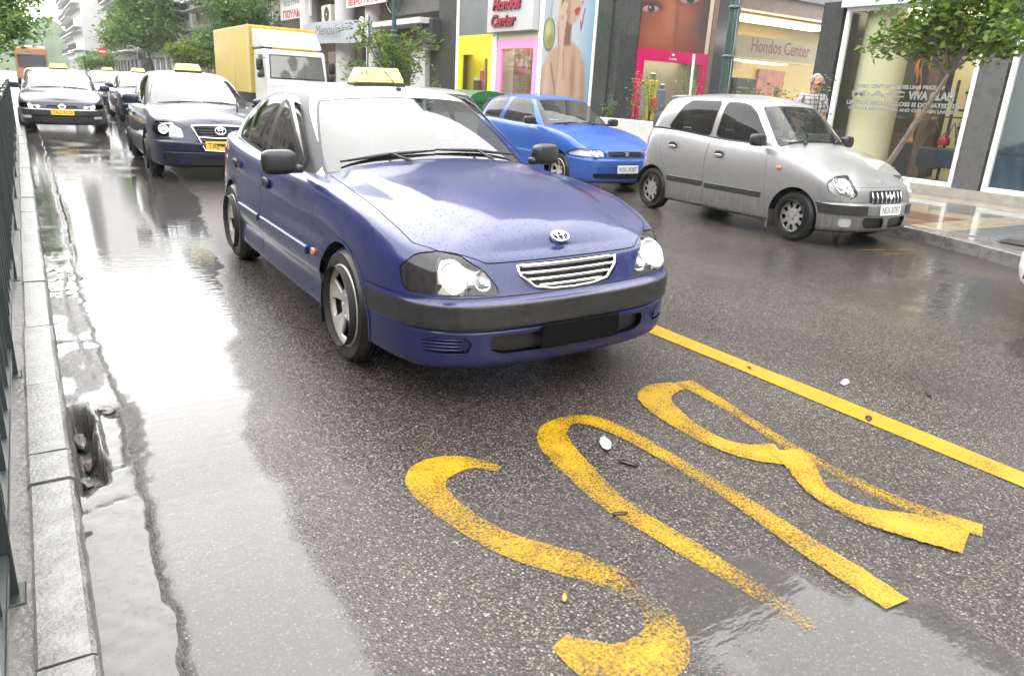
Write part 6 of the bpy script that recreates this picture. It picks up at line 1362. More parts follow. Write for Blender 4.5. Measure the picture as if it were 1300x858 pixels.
# ---------------------------------------------------------------- bright blue three door hatchback
SEAT = dict(name='hatchback', label='bright blue three door hatchback parked behind the silver one', cat='car',
    wb=2.44, hw=.82, track=.745, wr=.285, rim=.185, ww=.17, arch=.325, archz=.29, rimtype='alloy7',
    nu=130, sub=4, ng=110, nt=14, xf0=.2, xr0=-2.5, seal=.012,
    plan=[(.78, 0), (.775, .25), (.75, .45), (.695, .62), (.58, .725), (.42, .775), (.2, .80), (0, .808), (-.7, .818), (-1.4, .82), (-2.1, .815), (-2.44, .80), (-2.7, .755), (-2.9, .66), (-3.0, .45), (-3.03, .2), (-3.035, 0)],
    levels=[('z', .15, .17, .25, .12, .08, .10), ('z', .17, .185, .27, .04, .035, .04), ('z', .22, .23, .30, .01, .012, .01), ('z', .33, .36, .38, -.005, .0, -.01), ('z', .42, .43, .42, -.012, .0, -.015),
            ('z', .50, .515, .52, -.005, .0, -.012), ('z', .525, .535, .54, .02, .006, .012), ('z', .545, .56, .58, .03, .008, .02), ('f', .6, .4, .4, .055, .014, .03), ('f', .82, .75, .78, .085, .030, .06), ('f', 1., 1., 1., .125, .07, .09)],
    zedge=[(-3.1, .98), (-2.4, 1.0), (-1.4, .965), (-.7, .945), (-.3, .92), (0, .875), (.3, .80), (.5, .725), (.62, .67)],
    zc=[(-3.1, .98), (-2.4, 1.02), (-1.2, 1.0), (-.7, .99), (-.45, .975), (-.2, .935), (.1, .875), (.35, .805), (.52, .735), (.63, .67)], crown=2.3,
    gbase=[(-.50, 0, .985), (-.505, .33, .975), (-.52, .54, .955), (-.55, .64, .945), (-.62, .70, .935), (-.85, .725, .935), (-1.2, .735, .95), (-1.6, .735, .965), (-2.1, .725, .99), (-2.45, .70, 1.01), (-2.7, .64, 1.02), (-2.82, .52, 1.02), (-2.86, .35, 1.02), (-2.87, .18, 1.02), (-2.87, 0, 1.02)],
    gtop=[(-1.08, 0, 1.375), (-1.085, .24, 1.37), (-1.10, .40, 1.36), (-1.13, .48, 1.352), (-1.19, .53, 1.352), (-1.32, .555, 1.362), (-1.5, .565, 1.37), (-1.8, .57, 1.372), (-2.1, .565, 1.365), (-2.35, .55, 1.345), (-2.5, .51, 1.33), (-2.57, .42, 1.33), (-2.59, .28, 1.335), (-2.6, .14, 1.34), (-2.6, 0, 1.34)],
    zroof=[(-2.62, 1.33), (-2.6, 1.34), (-2.3, 1.395), (-1.9, 1.42), (-1.5, 1.418), (-1.25, 1.40), (-1.08, 1.375)],
    ws=(3.35, .03, .95), rg=(2.3, .1, .9),
    dlo=[(-.66, .94), (-1.05, 1.28), (-1.2, 1.36), (-1.8, 1.372), (-2.3, 1.35), (-2.55, 1.24), (-2.62, 1.03), (-1.6, .96)],
    glass=[[(-.78, .962), (-1.06, 1.24), (-1.22, 1.33), (-1.66, 1.345), (-1.80, .985)], [(-1.95, .998), (-1.80, 1.345), (-2.28, 1.325), (-2.45, 1.22), (-2.52, 1.04)]],
    doors=[[(-.52, 1.1), (-.60, .5), (-.55, .20), (-1.78, .20), (-1.90, .5), (-1.88, 1.1)]],
    hood=[(1.3, -.6), (1.3, .40), (.64, .42), (.56, .56), (.46, .66), (.3, .70), (-.1, .705), (-.48, .685), (-.58, .6), (-.58, -.6)], hoodz=.645,
    bumper=(.53, .30), rbumper=(.58, -2.85),
    front=[('lamp', 'sz', [(.415, .558), (.80, .575), (.76, .665), (.42, .655)], .015), ('grille', 'yz', [(-.5, .635), (.36, .635), (.34, .56), (-.5, .56)], .02), ('intake', 'yz', [(-.5, .30), (.62, .31), (.6, .235), (-.5, .225)], .02)],
    rear=[('tail', [(.5, .6), (.9, .6), (.9, .85), (.5, .85)], .03)],
    pieces=[('grille', 'grille_recess', 'black', -.02), ('intake', 'air_intake', 'black', -.02), ('tail', 'tail_lamp', 'red', 0)])
bp_ = paint_mat('bright_blue_paint', (.006, .066, .30), dirt=.2, rough=.4, drops=.5)
BM = dict(BASE, paint=bp_, roof=bp_, trim=bp_, wsglass=SM['wsglass'], glass=glass_mat('side_glass', (.30, .33, .32), 1.5, .03))
seat, xf, S_, N_, _d = build_car(SEAT, BM)
lamps(seat, S_, N_, xf, BM, [(.60, .58, .61, .05, False), (.64, .48, .605, .04, False)])
bars(seat, xf, black, 'grille_bar', (.615, .59, .567), (.34, .335, .33), lambda y, z: .755-.16*y*y-(z-.55)*.3, .007)
m = MB(); m.box(.74, .752, -.035, .035, .57, .632, .004); m.V = xf(m.V).tolist(); m.build('emblem', chrome, seat)
plate(seat, xf, .80, .0, .375, .42, .12, plate_w, 'NIX-9087', ink, tilt=3); mirrors(seat, xf, BM, -.72, .76, 1.015, (.05, .10, .065)); interior(seat, SEAT, BM, xf)
wipers(seat, xf, BM, [((-.44, -.35, .985), (-.53, -.55, .975), (-.53, .0, .998)), ((-.44, .22, .99), (-.53, .02, 1.0), (-.54, .52, .975))])
m = MB(); m.box(-.72, -.66, -.52, -.34, 1.03, 1.036); m.V = xf(m.V).tolist(); m.build('paper', pm('ticket_paper', (.7, .66, .6), .7), seat)
put(seat, 7.88, 9.75, 0)

# ---------------------------------------------------------------- taxis further back
def taxi(c, M, bowls, x, y, hd, grille=None, plate_txt=None, psz=(.40, .115), pz=.40, px=.965, sign=True):
    r, xf, S, N, dd = build_car(c, M); lamps(r, S, N, xf, M, bowls)
    sz = c['zroof'][4][1]; gb = c['gbase'][0][0]; zb = c['gbase'][0][2]
    if grille: grille(r, xf)
    if plate_txt is not None: plate(r, xf, px, 0, pz, psz[0], psz[1], plate_y, plate_txt, ink, tilt=3)
    mirrors(r, xf, M, gb-.17, c['hw']-.065, zb+.03, (.055, .11, .07), 'mirror'); interior(r, c, M, xf)
    wipers(r, xf, M, [((gb+.09, -.32, zb), (gb-.01, -.60, zb-.01), (gb-.02, .02, zb+.015)), ((gb+.09, .26, zb), (gb-.02, .04, zb+.02), (gb, .58, zb-.01))])
    taxi_sign(r, xf, M, c['gtop'][0][0]-.30, sz-.002, .40, .11, (('TAXI', 'taxi_grey', .5, .05, .35),))
    for (k, q), d in dd.items():
        if d is None: continue
        sg = -1 if q == '' else 1; hx = (-1.46, -2.40)[k]*c['wb']/2.63; m = MB(); m.sq((hx, sg*(c['hw']-.006), .80), (.075, .014, .03), (.8, .8), (14, 6)); m.V = xf(m.V).tolist(); m.build('handle', M['paint'], d, smooth=True)
    put(r, x, y, hd); return r
dkb = paint_mat('dark_blue_paint', (.004, .007, .028), dirtcol=(.03, .03, .03), dirt=.15, rough=.3, drops=.4); TM = dict(BASE, paint=dkb, lip=dkb, mirror=dkb, strip=dkb, rim=pm('wheel_cover', (.33, .33, .33), .4, .4))
AV = scaled(HERO, 1.027, 1.03, 1.035, name='taxi', label='dark blue taxi with white roof behind the near one, headlights off, aerial on bonnet', group=None, rimtype='alloy7', hoodz=.66,
    front=[('lamp', 'sz', [(.46, .60), (.56, .595), (.80, .62), (.83, .70), (.80, .80), (.66, .82), (.50, .74)], .03), ('grille', 'yz', [(-.5, .76), (.36, .76), (.30, .615), (-.5, .60)], .03), ('intake', 'yz', [(-.5, .33), (.42, .33), (.40, .24), (-.5, .24)], .03), ('fog', 'sz', [(.55, .38), (.75, .38), (.73, .30), (.57, .30)], .02)],
    zedge=[(-3.7, 1.0), (-3.3, 1.03), (-2.8, 1.0), (-1.9, .955), (-.9, .94), (-.4, .935), (0, .915), (.4, .88), (.65, .845), (.82, .80)], zc=[(-3.7, 1.02), (-3.3, 1.05), (-2.6, 1.02), (-1, 1.02), (-.62, 1.02), (-.3, 1.005), (0, .985), (.3, .95), (.55, .91), (.70, .87), (.82, .80)],
    pieces=[('grille', 'grille_recess', 'black', -.025), ('intake', 'air_intake', 'black', -.03), ('fog', 'fog_lamp_recess', 'black', -.03), ('tail', 'tail_lamp', 'red', 0)])
def av_front(r, xf):
    f = lambda y, z: .925-.22*y*y-(z-.6)*.28
    bars(r, xf, dkb, 'grille_bar', (.735, .70, .665, .63), (.33, .32, .31, .29), f, .012)
    m = MB(); m.tube([(f(y, z)+.01, y, z) for y, z in ((-.36, .76), (-.30, .615), (-.15, .605), (0, .60), (.15, .605), (.30, .615), (.36, .76), (.2, .765), (0, .768), (-.2, .765), (-.36, .76))], .013, 6); m.V = xf(m.V).tolist(); m.build('grille_frame', chrome, r, smooth=True)
    emblem(r, xf, .93, .70, .07, (1, 0, .2), chrome)
    m = MB(); m.tube([(f(y, z)+.02, y, z) for y, z in ((-.29, .61), (-.22, .44), (0, .43), (.22, .44), (.29, .61))], .007, 5); m.V = xf(m.V).tolist(); m.build('bumper_trim', chrome, r, smooth=True)
    m = MB(); m.tube([(.30, .36, .93), (.10, .40, 1.15), (-.38, .50, 1.62)], [.012, .006, .002], 5); m.V = xf(m.V).tolist(); m.build('aerial', black, r, smooth=True)
taxi(AV, TM, [(.70, .70, .70, .06, False), (.76, .58, .68, .06, False)], 2.30, 12.0, -.03, av_front, 'TAE-4410', (.42, .12), .50, .965)
PE = scaled(HERO, 1.027, 1.03, .985, name='taxi', label='dark blue taxi close to the left kerb with both headlights shining', rimtype='alloy7',
    front=[('lamp', 'sz', [(.34, .575), (.42, .545), (.80, .55), (.845, .60), (.83, .655), (.60, .645), (.42, .61)], .012), ('grille', 'yz', [(-.5, .61), (.33, .61), (.30, .545), (-.5, .53)], .02), ('intake', 'yz', [(-.5, .40), (.62, .40), (.60, .27), (-.5, .27)], .03), ('fog', 'sz', [(.60, .39), (.80, .39), (.79, .33), (.60, .33)], .02)],
    pieces=[('grille', 'grille_recess', 'black', -.025), ('intake', 'air_intake', 'black', -.02), ('fog', 'fog_lamp', 'foglens', -.004), ('tail', 'tail_lamp', 'red', 0)])
TM2 = dict(TM, foglens=pm('fog_lens', (.5, .5, .5), .15, .3, coat=1), strip=grey_strip)
def pe_front(r, xf):
    bars(r, xf, black, 'grille_bar', (.59, .565), (.31, .30), lambda y, z: .90-.2*y*y-(z-.5)*.3, .008)
    m = MB(); m.sq((.90, 0, .585), (.02, .055, .06), (.7, .7), (14, 8)); m.tube([(.91, -.075, .61), (.915, -.05, .55), (.915, 0, .525), (.915, .05, .55), (.91, .075, .61)], .014, 6); m.V = xf(m.V).tolist(); m.build('emblem', chrome, r, smooth=True)
    m = MB(); m.tube([(float(np.interp(abs(y), [0, .25, .45, .64, .76, .82], [.985, .975, .945, .88, .765, .60])), y, .525) for y in np.linspace(-.8, .8, 21)], .006, 5); m.V = xf(m.V).tolist(); m.build('bumper_trim', chrome, r, smooth=True)
taxi(PE, TM2, [(.80, .62, .60, .045, True), (.86, .46, .585, .035, True)], .80, 20.95, -.05, pe_front, 'TAZ-4125', (.45, .12), .47, .985)
DK = scaled(HERO, 1.0, 1.01, 1.0, name='taxi', label='dark taxi with white roof half hidden behind the second taxi', rimtype='alloy7', front=[('lamp', 'sz', [(.42, .57), (.76, .58), (.77, .66), (.74, .70), (.44, .69)], .02), ('grille', 'yz', [(-.5, .69), (.34, .69), (.30, .57), (-.5, .57)], .02), ('intake', 'yz', [(-.5, .38), (.5, .38), (.48, .28), (-.5, .28)], .02)], pieces=AV['pieces'])
taxi(DK, TM, [(.70, .62, .64, .05, False)], 3.22, 25.6, .0, None, 'TAB-2210', (.42, .12), .36, .96)
FT = scaled(HERO, 1.0, 1.0, 1.0, name='taxi', label='farthest taxi, only its windshield and white roof showing between two dark taxis', rimtype='alloy7', front=DK['front'], pieces=AV['pieces'])
taxi(FT, TM, [(.70, .62, .64, .05, False)], 3.0, 33.0, .0, None, None)
# grey car parked behind the bright blue one, dark red car and white car
gp = paint_mat('grey_car_paint', (.33, .34, .36), metal=.4, dirt=.2, drops=0.); GC = scaled(SILV, 1.08, 1.1, .93, name='parked_car', label='light grey car parked behind the bright blue one, only its roof edge showing', seal=.012)
GC['bumper'] = (.47, .33); r, xf, S_, N_, _d = build_car(GC, dict(SM, paint=gp, roof=gp, trim=gp)); lamps(r, S_, N_, xf, SM, [(.47, .62, .62, .06, False)]); interior(r, GC, SM, xf); mirrors(r, xf, SM, -.6, .75, .99); put(r, 7.75, 13.95, 0)
mp_ = paint_mat('maroon_paint', (.06, .012, .012), dirt=.2, drops=0.); MC = scaled(SILV, 1.1, 1.12, .90, name='parked_car', label='dark maroon car standing behind the taxi by the left kerb', seal=.012)
MC['bumper'] = (.47, .33); r, xf, S_, N_, _d = build_car(MC, dict(SM, paint=mp_, roof=mp_, trim=mp_)); lamps(r, S_, N_, xf, SM, [(.47, .62, .62, .06, False)]); interior(r, MC, SM, xf); put(r, .9, 33.5, 0)
wp = paint_mat('white_car_paint', (.72, .73, .73), dirt=.2, drops=.5); WC = scaled(SILV, 1.1, 1.12, .93, name='parked_car', label='white car at the right edge of the picture, only a rear bumper corner in view', seal=.012)
WC['bumper'] = (.47, .33); r, xf, S_, N_, _d = build_car(WC, dict(SM, paint=wp, roof=wp, trim=wp)); interior(r, WC, SM, xf); put(r, 6.90, -.50, 0.0)
# ---------------------------------------------------------------- trees and plants
def leaf_mat(name, c0, c1, trans=.35):
    if name in MATS: return MATS[name]
    m, nt, N, L, b = new_mat(name); g = N.new('ShaderNodeNewGeometry'); r = N.new('ShaderNodeValToRGB'); L.new(g.outputs['Random Per Island'], r.inputs[0]); e = r.color_ramp.elements
    e[0].color = (*c0, 1); e[1].color = (*c1, 1); q = e.new(.55); q.color = (*[(a+b_)/2*.9 for a, b_ in zip(c0, c1)], 1)
    L.new(r.outputs[0], b.inputs['Base Color']); b.inputs['Roughness'].default_value = .38; t = N.new('ShaderNodeBsdfTranslucent'); L.new(r.outputs[0], t.inputs[0]); mx = N.new('ShaderNodeMixShader'); mx.inputs[0].default_value = trans
    L.new(b.outputs[0], mx.inputs[1]); L.new(t.outputs[0], mx.inputs[2]); L.new(mx.outputs[0], N['Material Output'].inputs[0]); MATS[name] = m; return m
bark = pm('bark', (.085, .065, .05), .7, var=.4, vscale=14, bump=.6, bscale=50); bark2 = pm('bark_grey', (.17, .145, .12), .6, var=.35, vscale=14, bump=.6, bscale=60)
def leaves(rg, pts, size, mb, up=.5, ln=1.9):
    for p in pts:
        d = Vector(rg.normal(size=3)); d.z = abs(d.z)*.3+rg.normal()*.35-.15; d.normalize(); n = Vector(rg.normal(size=3))+Vector((0, 0, up*2)); s = d.cross(n).normalized(); n = s.cross(d); k = size*(.65+.7*rg.random()); w_ = k*.5; p = Vector(p); l_ = k*ln
        b = len(mb.V); mb.V += [tuple(p), tuple(p+d*l_*.45+s*w_+n*k*.12), tuple(p+d*l_-n*k*.25), tuple(p+d*l_*.45-s*w_+n*k*.12)]; mb.F += [(b, b+1, b+2), (b, b+2, b+3)]
def tree(name, base, trunk, lobes, nleaf, size, lm, label, bk=bark, seed=1, group=None, twigs=26, r0=.08, up=.5):
    """tapered leaning trunk (points), limbs to every lobe, leaves clustered on twigs through the lobes"""
    rg = np.random.default_rng(seed); o = empty(name, base); tag(o, label, 'tree', group); bx = Vector(base); top = Vector(trunk[-1])
    m = MB(); npt = len(trunk); m.tube(trunk, [r0*(1-.55*i/(npt-1)) for i in range(npt)], 8); leaf = MB()
    tot = sum(l[3]*l[4]*l[5] for l in lobes)
    for cx, cy, cz, rx, ry, rz in lobes:
        c = Vector((cx, cy, cz)); mid = top.lerp(c, .5)+Vector((0, 0, .12*(c-top).length)); m.tube([top-Vector((0, 0, .15*r0)), mid, c], [r0*.42, r0*.28, r0*.12], 6)
        nt_ = max(4, int(twigs*rx*ry*rz/tot)); nl_ = int(nleaf*rx*ry*rz/tot)
        for k in range(nt_):
            v = rg.normal(size=3); v /= np.linalg.norm(v); rr = .45+.62*rg.random()**.6; tip = c+Vector((v[0]*rx*rr, v[1]*ry*rr, v[2]*rz*rr)); st = top.lerp(c, .4+.6*rg.random()); mid = st.lerp(tip, .55)+Vector((0, 0, .08))
            m.tube([st, mid, tip], [r0*.14, r0*.09, r0*.04], 4, cap=False); per = nl_//nt_; sp = .16*(rx+ry+rz)/3+size*1.2
            t = rg.random(per)**.55; P = np.array(st)[None]*(1-t[:, None])**2+2*np.array(mid)[None]*(t*(1-t))[:, None]+np.array(tip)[None]*(t**2)[:, None]; P = P+rg.normal(size=P.shape)*sp*np.array([1, 1, .7]); leaves(rg, P.tolist(), size, leaf, up)
    for mb in (m, leaf): mb.V = [(x-bx.x, y-bx.y, z-bx.z) for x, y, z in mb.V]
    m.build('trunk', bk, o, smooth=True); leaf.build('crown', lm, o); return o
lm1 = leaf_mat('leaf_fresh', (.045, .11, .012), (.19, .29, .035), .4); lm2 = leaf_mat('leaf_mid', (.08, .17, .025), (.26, .42, .08), .42); lm3 = leaf_mat('leaf_yellowish', (.09, .15, .015), (.28, .36, .05), .4); lm4 = leaf_mat('leaf_dark', (.05, .12, .025), (.16, .28, .06), .4)
tree('street_tree', (10.3, 6.45, .13), [(10.3, 6.45, .10), (10.27, 6.28, .45), (10.2, 6.10, .80), (10.2, 5.87, 1.28), (10.2, 5.66, 1.72), (10.18, 5.55, 1.95)],
     [(10.15, 5.75, 2.45, .55, .55, .40), (10.2, 6.35, 2.45, .45, .45, .26), (10.25, 6.75, 2.28, .25, .28, .14), (10.2, 5.15, 2.55, .55, .45, .38), (10.0, 4.75, 2.40, .5, .4, .30), (10.25, 5.9, 2.95, .55, .6, .35), (10.3, 5.1, 3.05, .6, .6, .4), (10.6, 5.5, 2.35, .4, .5, .25)], 3600, .055, lm1, 'small leaning street tree with fresh green leaves on the right pavement', bark2, 3, None, 110, .052, .6)
tree('street_tree', (-1.0, 31, .1), [(-1.0, 31, 0), (-.9, 31, 1.0), (-.75, 31, 1.9)], [(-.6, 31, 3.2, 1.6, 2.0, 1.2), (.35, 30.6, 2.9, .85, 1.3, .8), (-1.8, 31, 3.2, 1.3, 1.6, 1.0), (-.2, 31, 4.7, 1.5, 1.8, 1.2), (-.5, 30, 2.0, .7, 1, .5), (.5, 31, 3.9, .6, 1, .6)], 9000, .10, lm2, 'dense green tree at the left end of the street behind the railing', bark, 5, None, 110, .14)
tree('street_tree', (-1.6, 42, .1), [(-1.6, 42, 0), (-1.5, 42, 1.4), (-1.4, 42, 2.4)], [(-1.4, 42, 4.2, 2.0, 2.2, 1.5), (-.6, 41, 3.4, 1.2, 1.5, .9), (-1.8, 42, 6.2, 1.8, 2, 1.4)], 4500, .13, lm4, 'darker tree behind the first one on the left pavement', bark, 6, None, 60, .15)
tree('street_tree', (9.6, 71, .13), [(9.6, 71, 0), (9.6, 71, 1.3), (9.4, 71, 2.4), (9.3, 71, 3.2)], [(7.7, 70.5, 4.9, 1.9, 2, 1.7), (9.6, 71, 5.4, 2.0, 2.2, 2.0), (11.2, 71, 5.6, 1.6, 2, 1.9), (8.6, 71, 7.2, 2.2, 2.2, 1.6), (10.6, 71, 7.6, 2, 2.2, 1.6), (7.0, 70.5, 3.7, 1.2, 1.5, .9), (9.9, 70.5, 3.6, 1.4, 1.5, .8)], 10000, .17, lm2, 'big round green tree in the middle distance on the right side of the street', bark, 8, None, 110, .2)
tree('street_tree', (9.9, 55, .13), [(9.9, 55, 0), (9.9, 55, 1.1), (9.8, 55, 1.9)], [(9.8, 55, 2.9, 1.2, 1.3, .8), (10.7, 55, 2.6, 1.0, 1, .7), (8.9, 55, 2.7, .7, .9, .5), (10.2, 55, 3.4, .9, 1, .5)], 4200, .12, lm3, 'lower yellow green tree in front of the big one', bark, 9, None, 50, .12)
tree('street_tree', (9.8, 44, .13), [(9.8, 44, 0), (9.8, 44, 1.6), (9.7, 44, 2.6)], [(9.3, 44, 3.6, 1.2, 1.4, 1.0), (10.6, 44, 4.0, 1.4, 1.5, 1.1), (9.9, 44, 5.1, 1.6, 1.6, 1.1), (11.6, 44, 4.8, 1.3, 1.4, 1.0), (8.8, 44, 2.8, .7, .9, .6)], 6000, .12, lm4, 'dark green tree rising behind the yellow truck', bark, 10, None, 70, .14)
tree('street_tree', (8.3, 100, .13), [(8.3, 100, 0), (8.3, 100, 1.5)], [(8.2, 100, 2.6, 1.6, 1.6, 1.0), (6.6, 99, 2.2, 1.2, 1.2, .7)], 1200, .2, lm2, 'small far tree above the white taxi roofs', bark, 11, None, 20, .15)
white_pl = pm('planter_white', (.50, .49, .46), .5, var=.15, vscale=4, bump=.2); stake_m = pm('pale_stake', (.42, .40, .36), .6, var=.2)
def planter(y0, y1, label, top=1.02):
    o = empty('planter', (11.0, (y0+y1)/2, .13)); tag(o, label, 'planter'); h = (y1-y0)/2; q = MB(); q.box(-.28, .28, -h, h, 0, top-.13, .02); q.build('tub', white_pl, o); q = MB(); q.box(-.25, .25, -h+.03, h-.03, top-.15, top-.125); q.build('soil', pm('soil', (.03, .022, .016), .9, bump=.8), o)
planter(11.55, 13.45, 'long white stone planter between the blue car and the magenta window'); planter(9.7, 11.35, 'white planter in line with the lamp post behind the silver car', 1.05); planter(7.9, 9.5, 'white planter behind the silver car near the store entrance', 1.05)
def shrub(x, y, z, h, n, label, lm=lm3, sp=.16, size=.032, seed=1, stems=4, cat='plant', lean=.12, r=.010, parent=None):
    rg = np.random.default_rng(seed); o = empty('shrub', (x, y, z)); tag(o, label, cat); m = MB(); lf = MB()
    for k in range(stems):
        a = 2*PI*k/stems+rg.random(); hh = h*(.6+.4*rg.random()); tip = Vector((math.cos(a)*lean*hh*2*rg.random(), math.sin(a)*lean*hh*2*rg.random(), hh)); mid = tip*.5+Vector((.02, .02, .05*hh)); m.tube([(0, 0, 0), mid, tip], [r, r*.7, r*.35], 5)
        t = rg.random(n//stems)**.7; P = 2*np.array(mid)[None]*(t*(1-t))[:, None]+np.array(tip)[None]*(t**2)[:, None]+rg.normal(size=(len(t), 3))*sp*np.array([.5, .5, .35]); leaves(rg, P.tolist(), size, lf, .5)
    m.build('stem', bark, o, smooth=True); lf.build('foliage', lm, o); return o
pl = [(11.0, 13.3, .95, .55, 130, 'loose green plant at the far end of the long white planter', lm1, .14), (11.0, 12.45, .95, 1.15, 170, 'tall thin plant in the middle of the long white planter', lm3, .16), (11.0, 12.0, .95, 1.2, 150, 'yellow green sprig beside the small notice on the marble', lm3, .15), (11.05, 11.7, .95, .35, 160, 'low trailing plant spilling over the near end of the long planter', lm1, .2),
      (11.0, 11.0, 1.0, 1.15, 260, 'bright leafy bush in front of the magenta window', lm3, .2), (11.0, 10.55, 1.0, .75, 220, 'bushy green plant right of the pale stake', lm1, .22), (11.0, 10.15, 1.0, .65, 160, 'plant with drooping leaves left of the lamp post', lm3, .2),
      (11.0, 9.25, 1.0, .85, 300, 'leafy bush just right of the green lamp post', lm1, .24), (11.0, 8.9, 1.0, .75, 240, 'round green plant in front of the store entrance', lm3, .24), (11.0, 8.5, 1.0, .62, 200, 'low green plant nearest the standing man', lm1, .22), (11.2, 8.15, 1.0, .95, 120, 'reddish thin plant beside the man', lm3, .2)]
for k, p in enumerate(pl): shrub(*p, seed=20+k)
m = MB(); m.tube([(0, 0, .1), (0, .02, 1.2), (.01, .06, 2.30)], [.028, .026, .024], 6); o = m.build('plant_stake', stake_m, None, smooth=True); o.location = (10.9, 10.78, 0); tag(o, 'pale leaning wooden stake among the plants by the magenta window', 'stake')
shrub(11.6, 17.55, .13, 1.75, 150, 'slim green plant in front of the pink window', lm1, .16, seed=41); shrub(11.6, 23.3, .13, 1.9, 260, 'spindly plant with pale flowers against the dark marble', lm3, .25, seed=42, size=.05); shrub(11.9, 19.6, .13, 1.6, 40, 'thin bare sprig at the edge of the pink window', lm3, .2, seed=43)
m = MB(); m.tube([(0, 0, 0), (.0, .0, 2.2)], [.045, .04], 8); o = m.build('sapling_trunk', bark, None, smooth=True); o.location = (11.2, 19.15, .1); tag(o, 'bare dark sapling trunk between the yellow and pink windows', 'tree')
# arching palm-like bush
rg = np.random.default_rng(12); o = empty('arching_bush', (9.55, 21.9, .13)); tag(o, 'big arching feathery bush on the pavement behind the near taxi roof', 'bush'); m = MB(); lf = MB()
for k in range(40):
    a = 2*PI*rg.random(); rr = .5+1.2*rg.random(); h = 1.5+1.5*rg.random(); P = [Vector((0, 0, .2)), Vector((math.cos(a)*rr*.25, math.sin(a)*rr*.25, h*.6)), Vector((math.cos(a)*rr*.7, math.sin(a)*rr*.7, h)), Vector((math.cos(a)*rr*1.05, math.sin(a)*rr*1.05, h*.9))]; m.tube(P, [.02, .014, .008, .004], 4, cap=False)
    for t in np.linspace(.25, 1, 26):
        i = min(int(t*3), 2); f = t*3-i; p = P[i].lerp(P[i+1], f); leaves(rg, [p+Vector(rg.normal(size=3))*.04 for _ in range(2)], .055, lf, .3, 3.2)
m.build('stem', bark, o, smooth=True); lf.build('foliage', lm1, o)

# ---------------------------------------------------------------- street furniture
lampg = pm('lamp_green_iron', (.022, .055, .050), .32, var=.25, vscale=14, coat=.6, bump=.15)
def lamp_post(x, y, label, h=4.0):
    o = empty('street_lamp', (x, y, .13)); tag(o, label, 'street lamp', None); q = MB(); n = 24; V = []; F = []
    rings = [(0, .13), (.5, .13), (.55, .10), (.62, .085), (2.02, .076), (2.78, .068), (h, .055)]
    for z, r in rings:
        for k in range(n): rr = r*(1 if k % 2 else .93); V.append((rr*math.cos(2*PI*k/n), rr*math.sin(2*PI*k/n), z))
    for i in range(len(rings)-1): F += [(i*n+k, i*n+(k+1) % n, (i+1)*n+(k+1) % n, (i+1)*n+k) for k in range(n)]
    q.add(V, F); q.build('post', lampg, o, sharp=40)
    for z in (.56, 2.05, 2.8): q = MB(); q.lathe([(.07, z-.03), (.098, z-.018), (.098, z+.018), (.07, z+.03)], 20); q.build('collar', lampg, o, smooth=True)
    for sg in (-1, 1):
        q = MB(); q.tube([(0, 0, h-.5), (0, sg*.25, h-.55), (0, sg*.55, h-.35), (0, sg*.6, h-.05)], [.028, .022, .02, .018], 6); q.tube([(0, sg*.08, h-.25), (0, sg*.25, h-.2), (0, sg*.28, h-.38), (0, sg*.15, h-.42)], .014, 6); q.build('scroll_arm', lampg, o, smooth=True)
        q = MB(); q.lathe([(.05, h-.05), (.13, h+.0), (.20, h+.36)], 6, 'z', (0, sg*.6, 0)); l = q.build('lantern', pm('lantern_glass', (.55, .55, .5), .2, coat=1), o); q = MB(); q.lathe([(.22, h+.36), (.10, h+.5), (.0, h+.6)], 6, 'z', (0, sg*.6, 0)); q.build('lantern_cap', lampg, l)
    return o
lamp_post(10.0, 9.16, 'dark green fluted lamp post rising behind the silver car', 4.6); lamp_post(9.3, 21.2, 'ornate green lamp post with lanterns behind the arching bush', 3.85)
o = empty('parking_sign', (9.2, 23.3, .13)); tag(o, 'blue sign on a thick black post left of the arching bush', 'road sign'); q = MB(); q.tube([(0, 0, 0), (0, 0, 2.55), (.03, 0, 2.72)], [.075, .075, .06], 10); q.build('post', dark_in, o, smooth=True)
q = MB(); q.tube([(.08, -.1, 1.5), (.05, -.28, 3.3)], .025, 6); q.build('bracket', grey_panel, o); blu = pm('sign_blue', (.02, .10, .50), .35); Mz = Matrix.Rotation(R(62), 4, 'Z'); Ms = Matrix.Translation((.05, -.32, 2.92)) @ Mz
q = MB(); q.box(-.30, .30, -.012, .012, -.40, .40, .01); q.V = [Ms @ Vector(v) for v in q.V]; sg_ = q.build('sign_plate', white_fr, o); q = MB(); q.box(-.27, .27, -.018, -.010, -.37, .37, .004); q.V = [Ms @ Vector(v) for v in q.V]; q.build('sign_face', blu, sg_)
text('sign_lettering', 'P', .5, white_fr, sg_, Ms @ frame((0, -.021, .06), (1, 0, 0), (0, 0, 1)), fit=(.24, .36), bold=.02); q = MB(); q.sq((0, .12, 3.18), (.08, .08, .10), (1, 1), (14, 10)); q.tube([(0, .1, 2.6), (0, .12, 3.1)], .02, 6); q.build('globe_lamp', pm('globe_white', (.7, .7, .66), .3), o, smooth=True)
o = empty('no_entry_sign', (8.0, 95, .13)); tag(o, 'red no entry sign beside the far white facade', 'road sign'); q = MB(); q.tube([(0, 0, 0), (0, 0, 3.4)], .04, 6); q.build('post', grey_panel, o); q = MB(); q.lathe([(0, -.02), (.42, -.02), (.42, .02), (0, .02)], 24, 'y', (0, -.06, 3.2)); d_ = q.build('sign_disc', pm('sign_red_disc', (.55, .02, .03), .4), o); q = MB(); q.box(-.3, .3, -.09, -.082, 3.13, 3.27); q.build('white_bar', white_fr, d_)
grn = pm('bin_green', (.012, .11, .03), .4, var=.2, coat=.4)
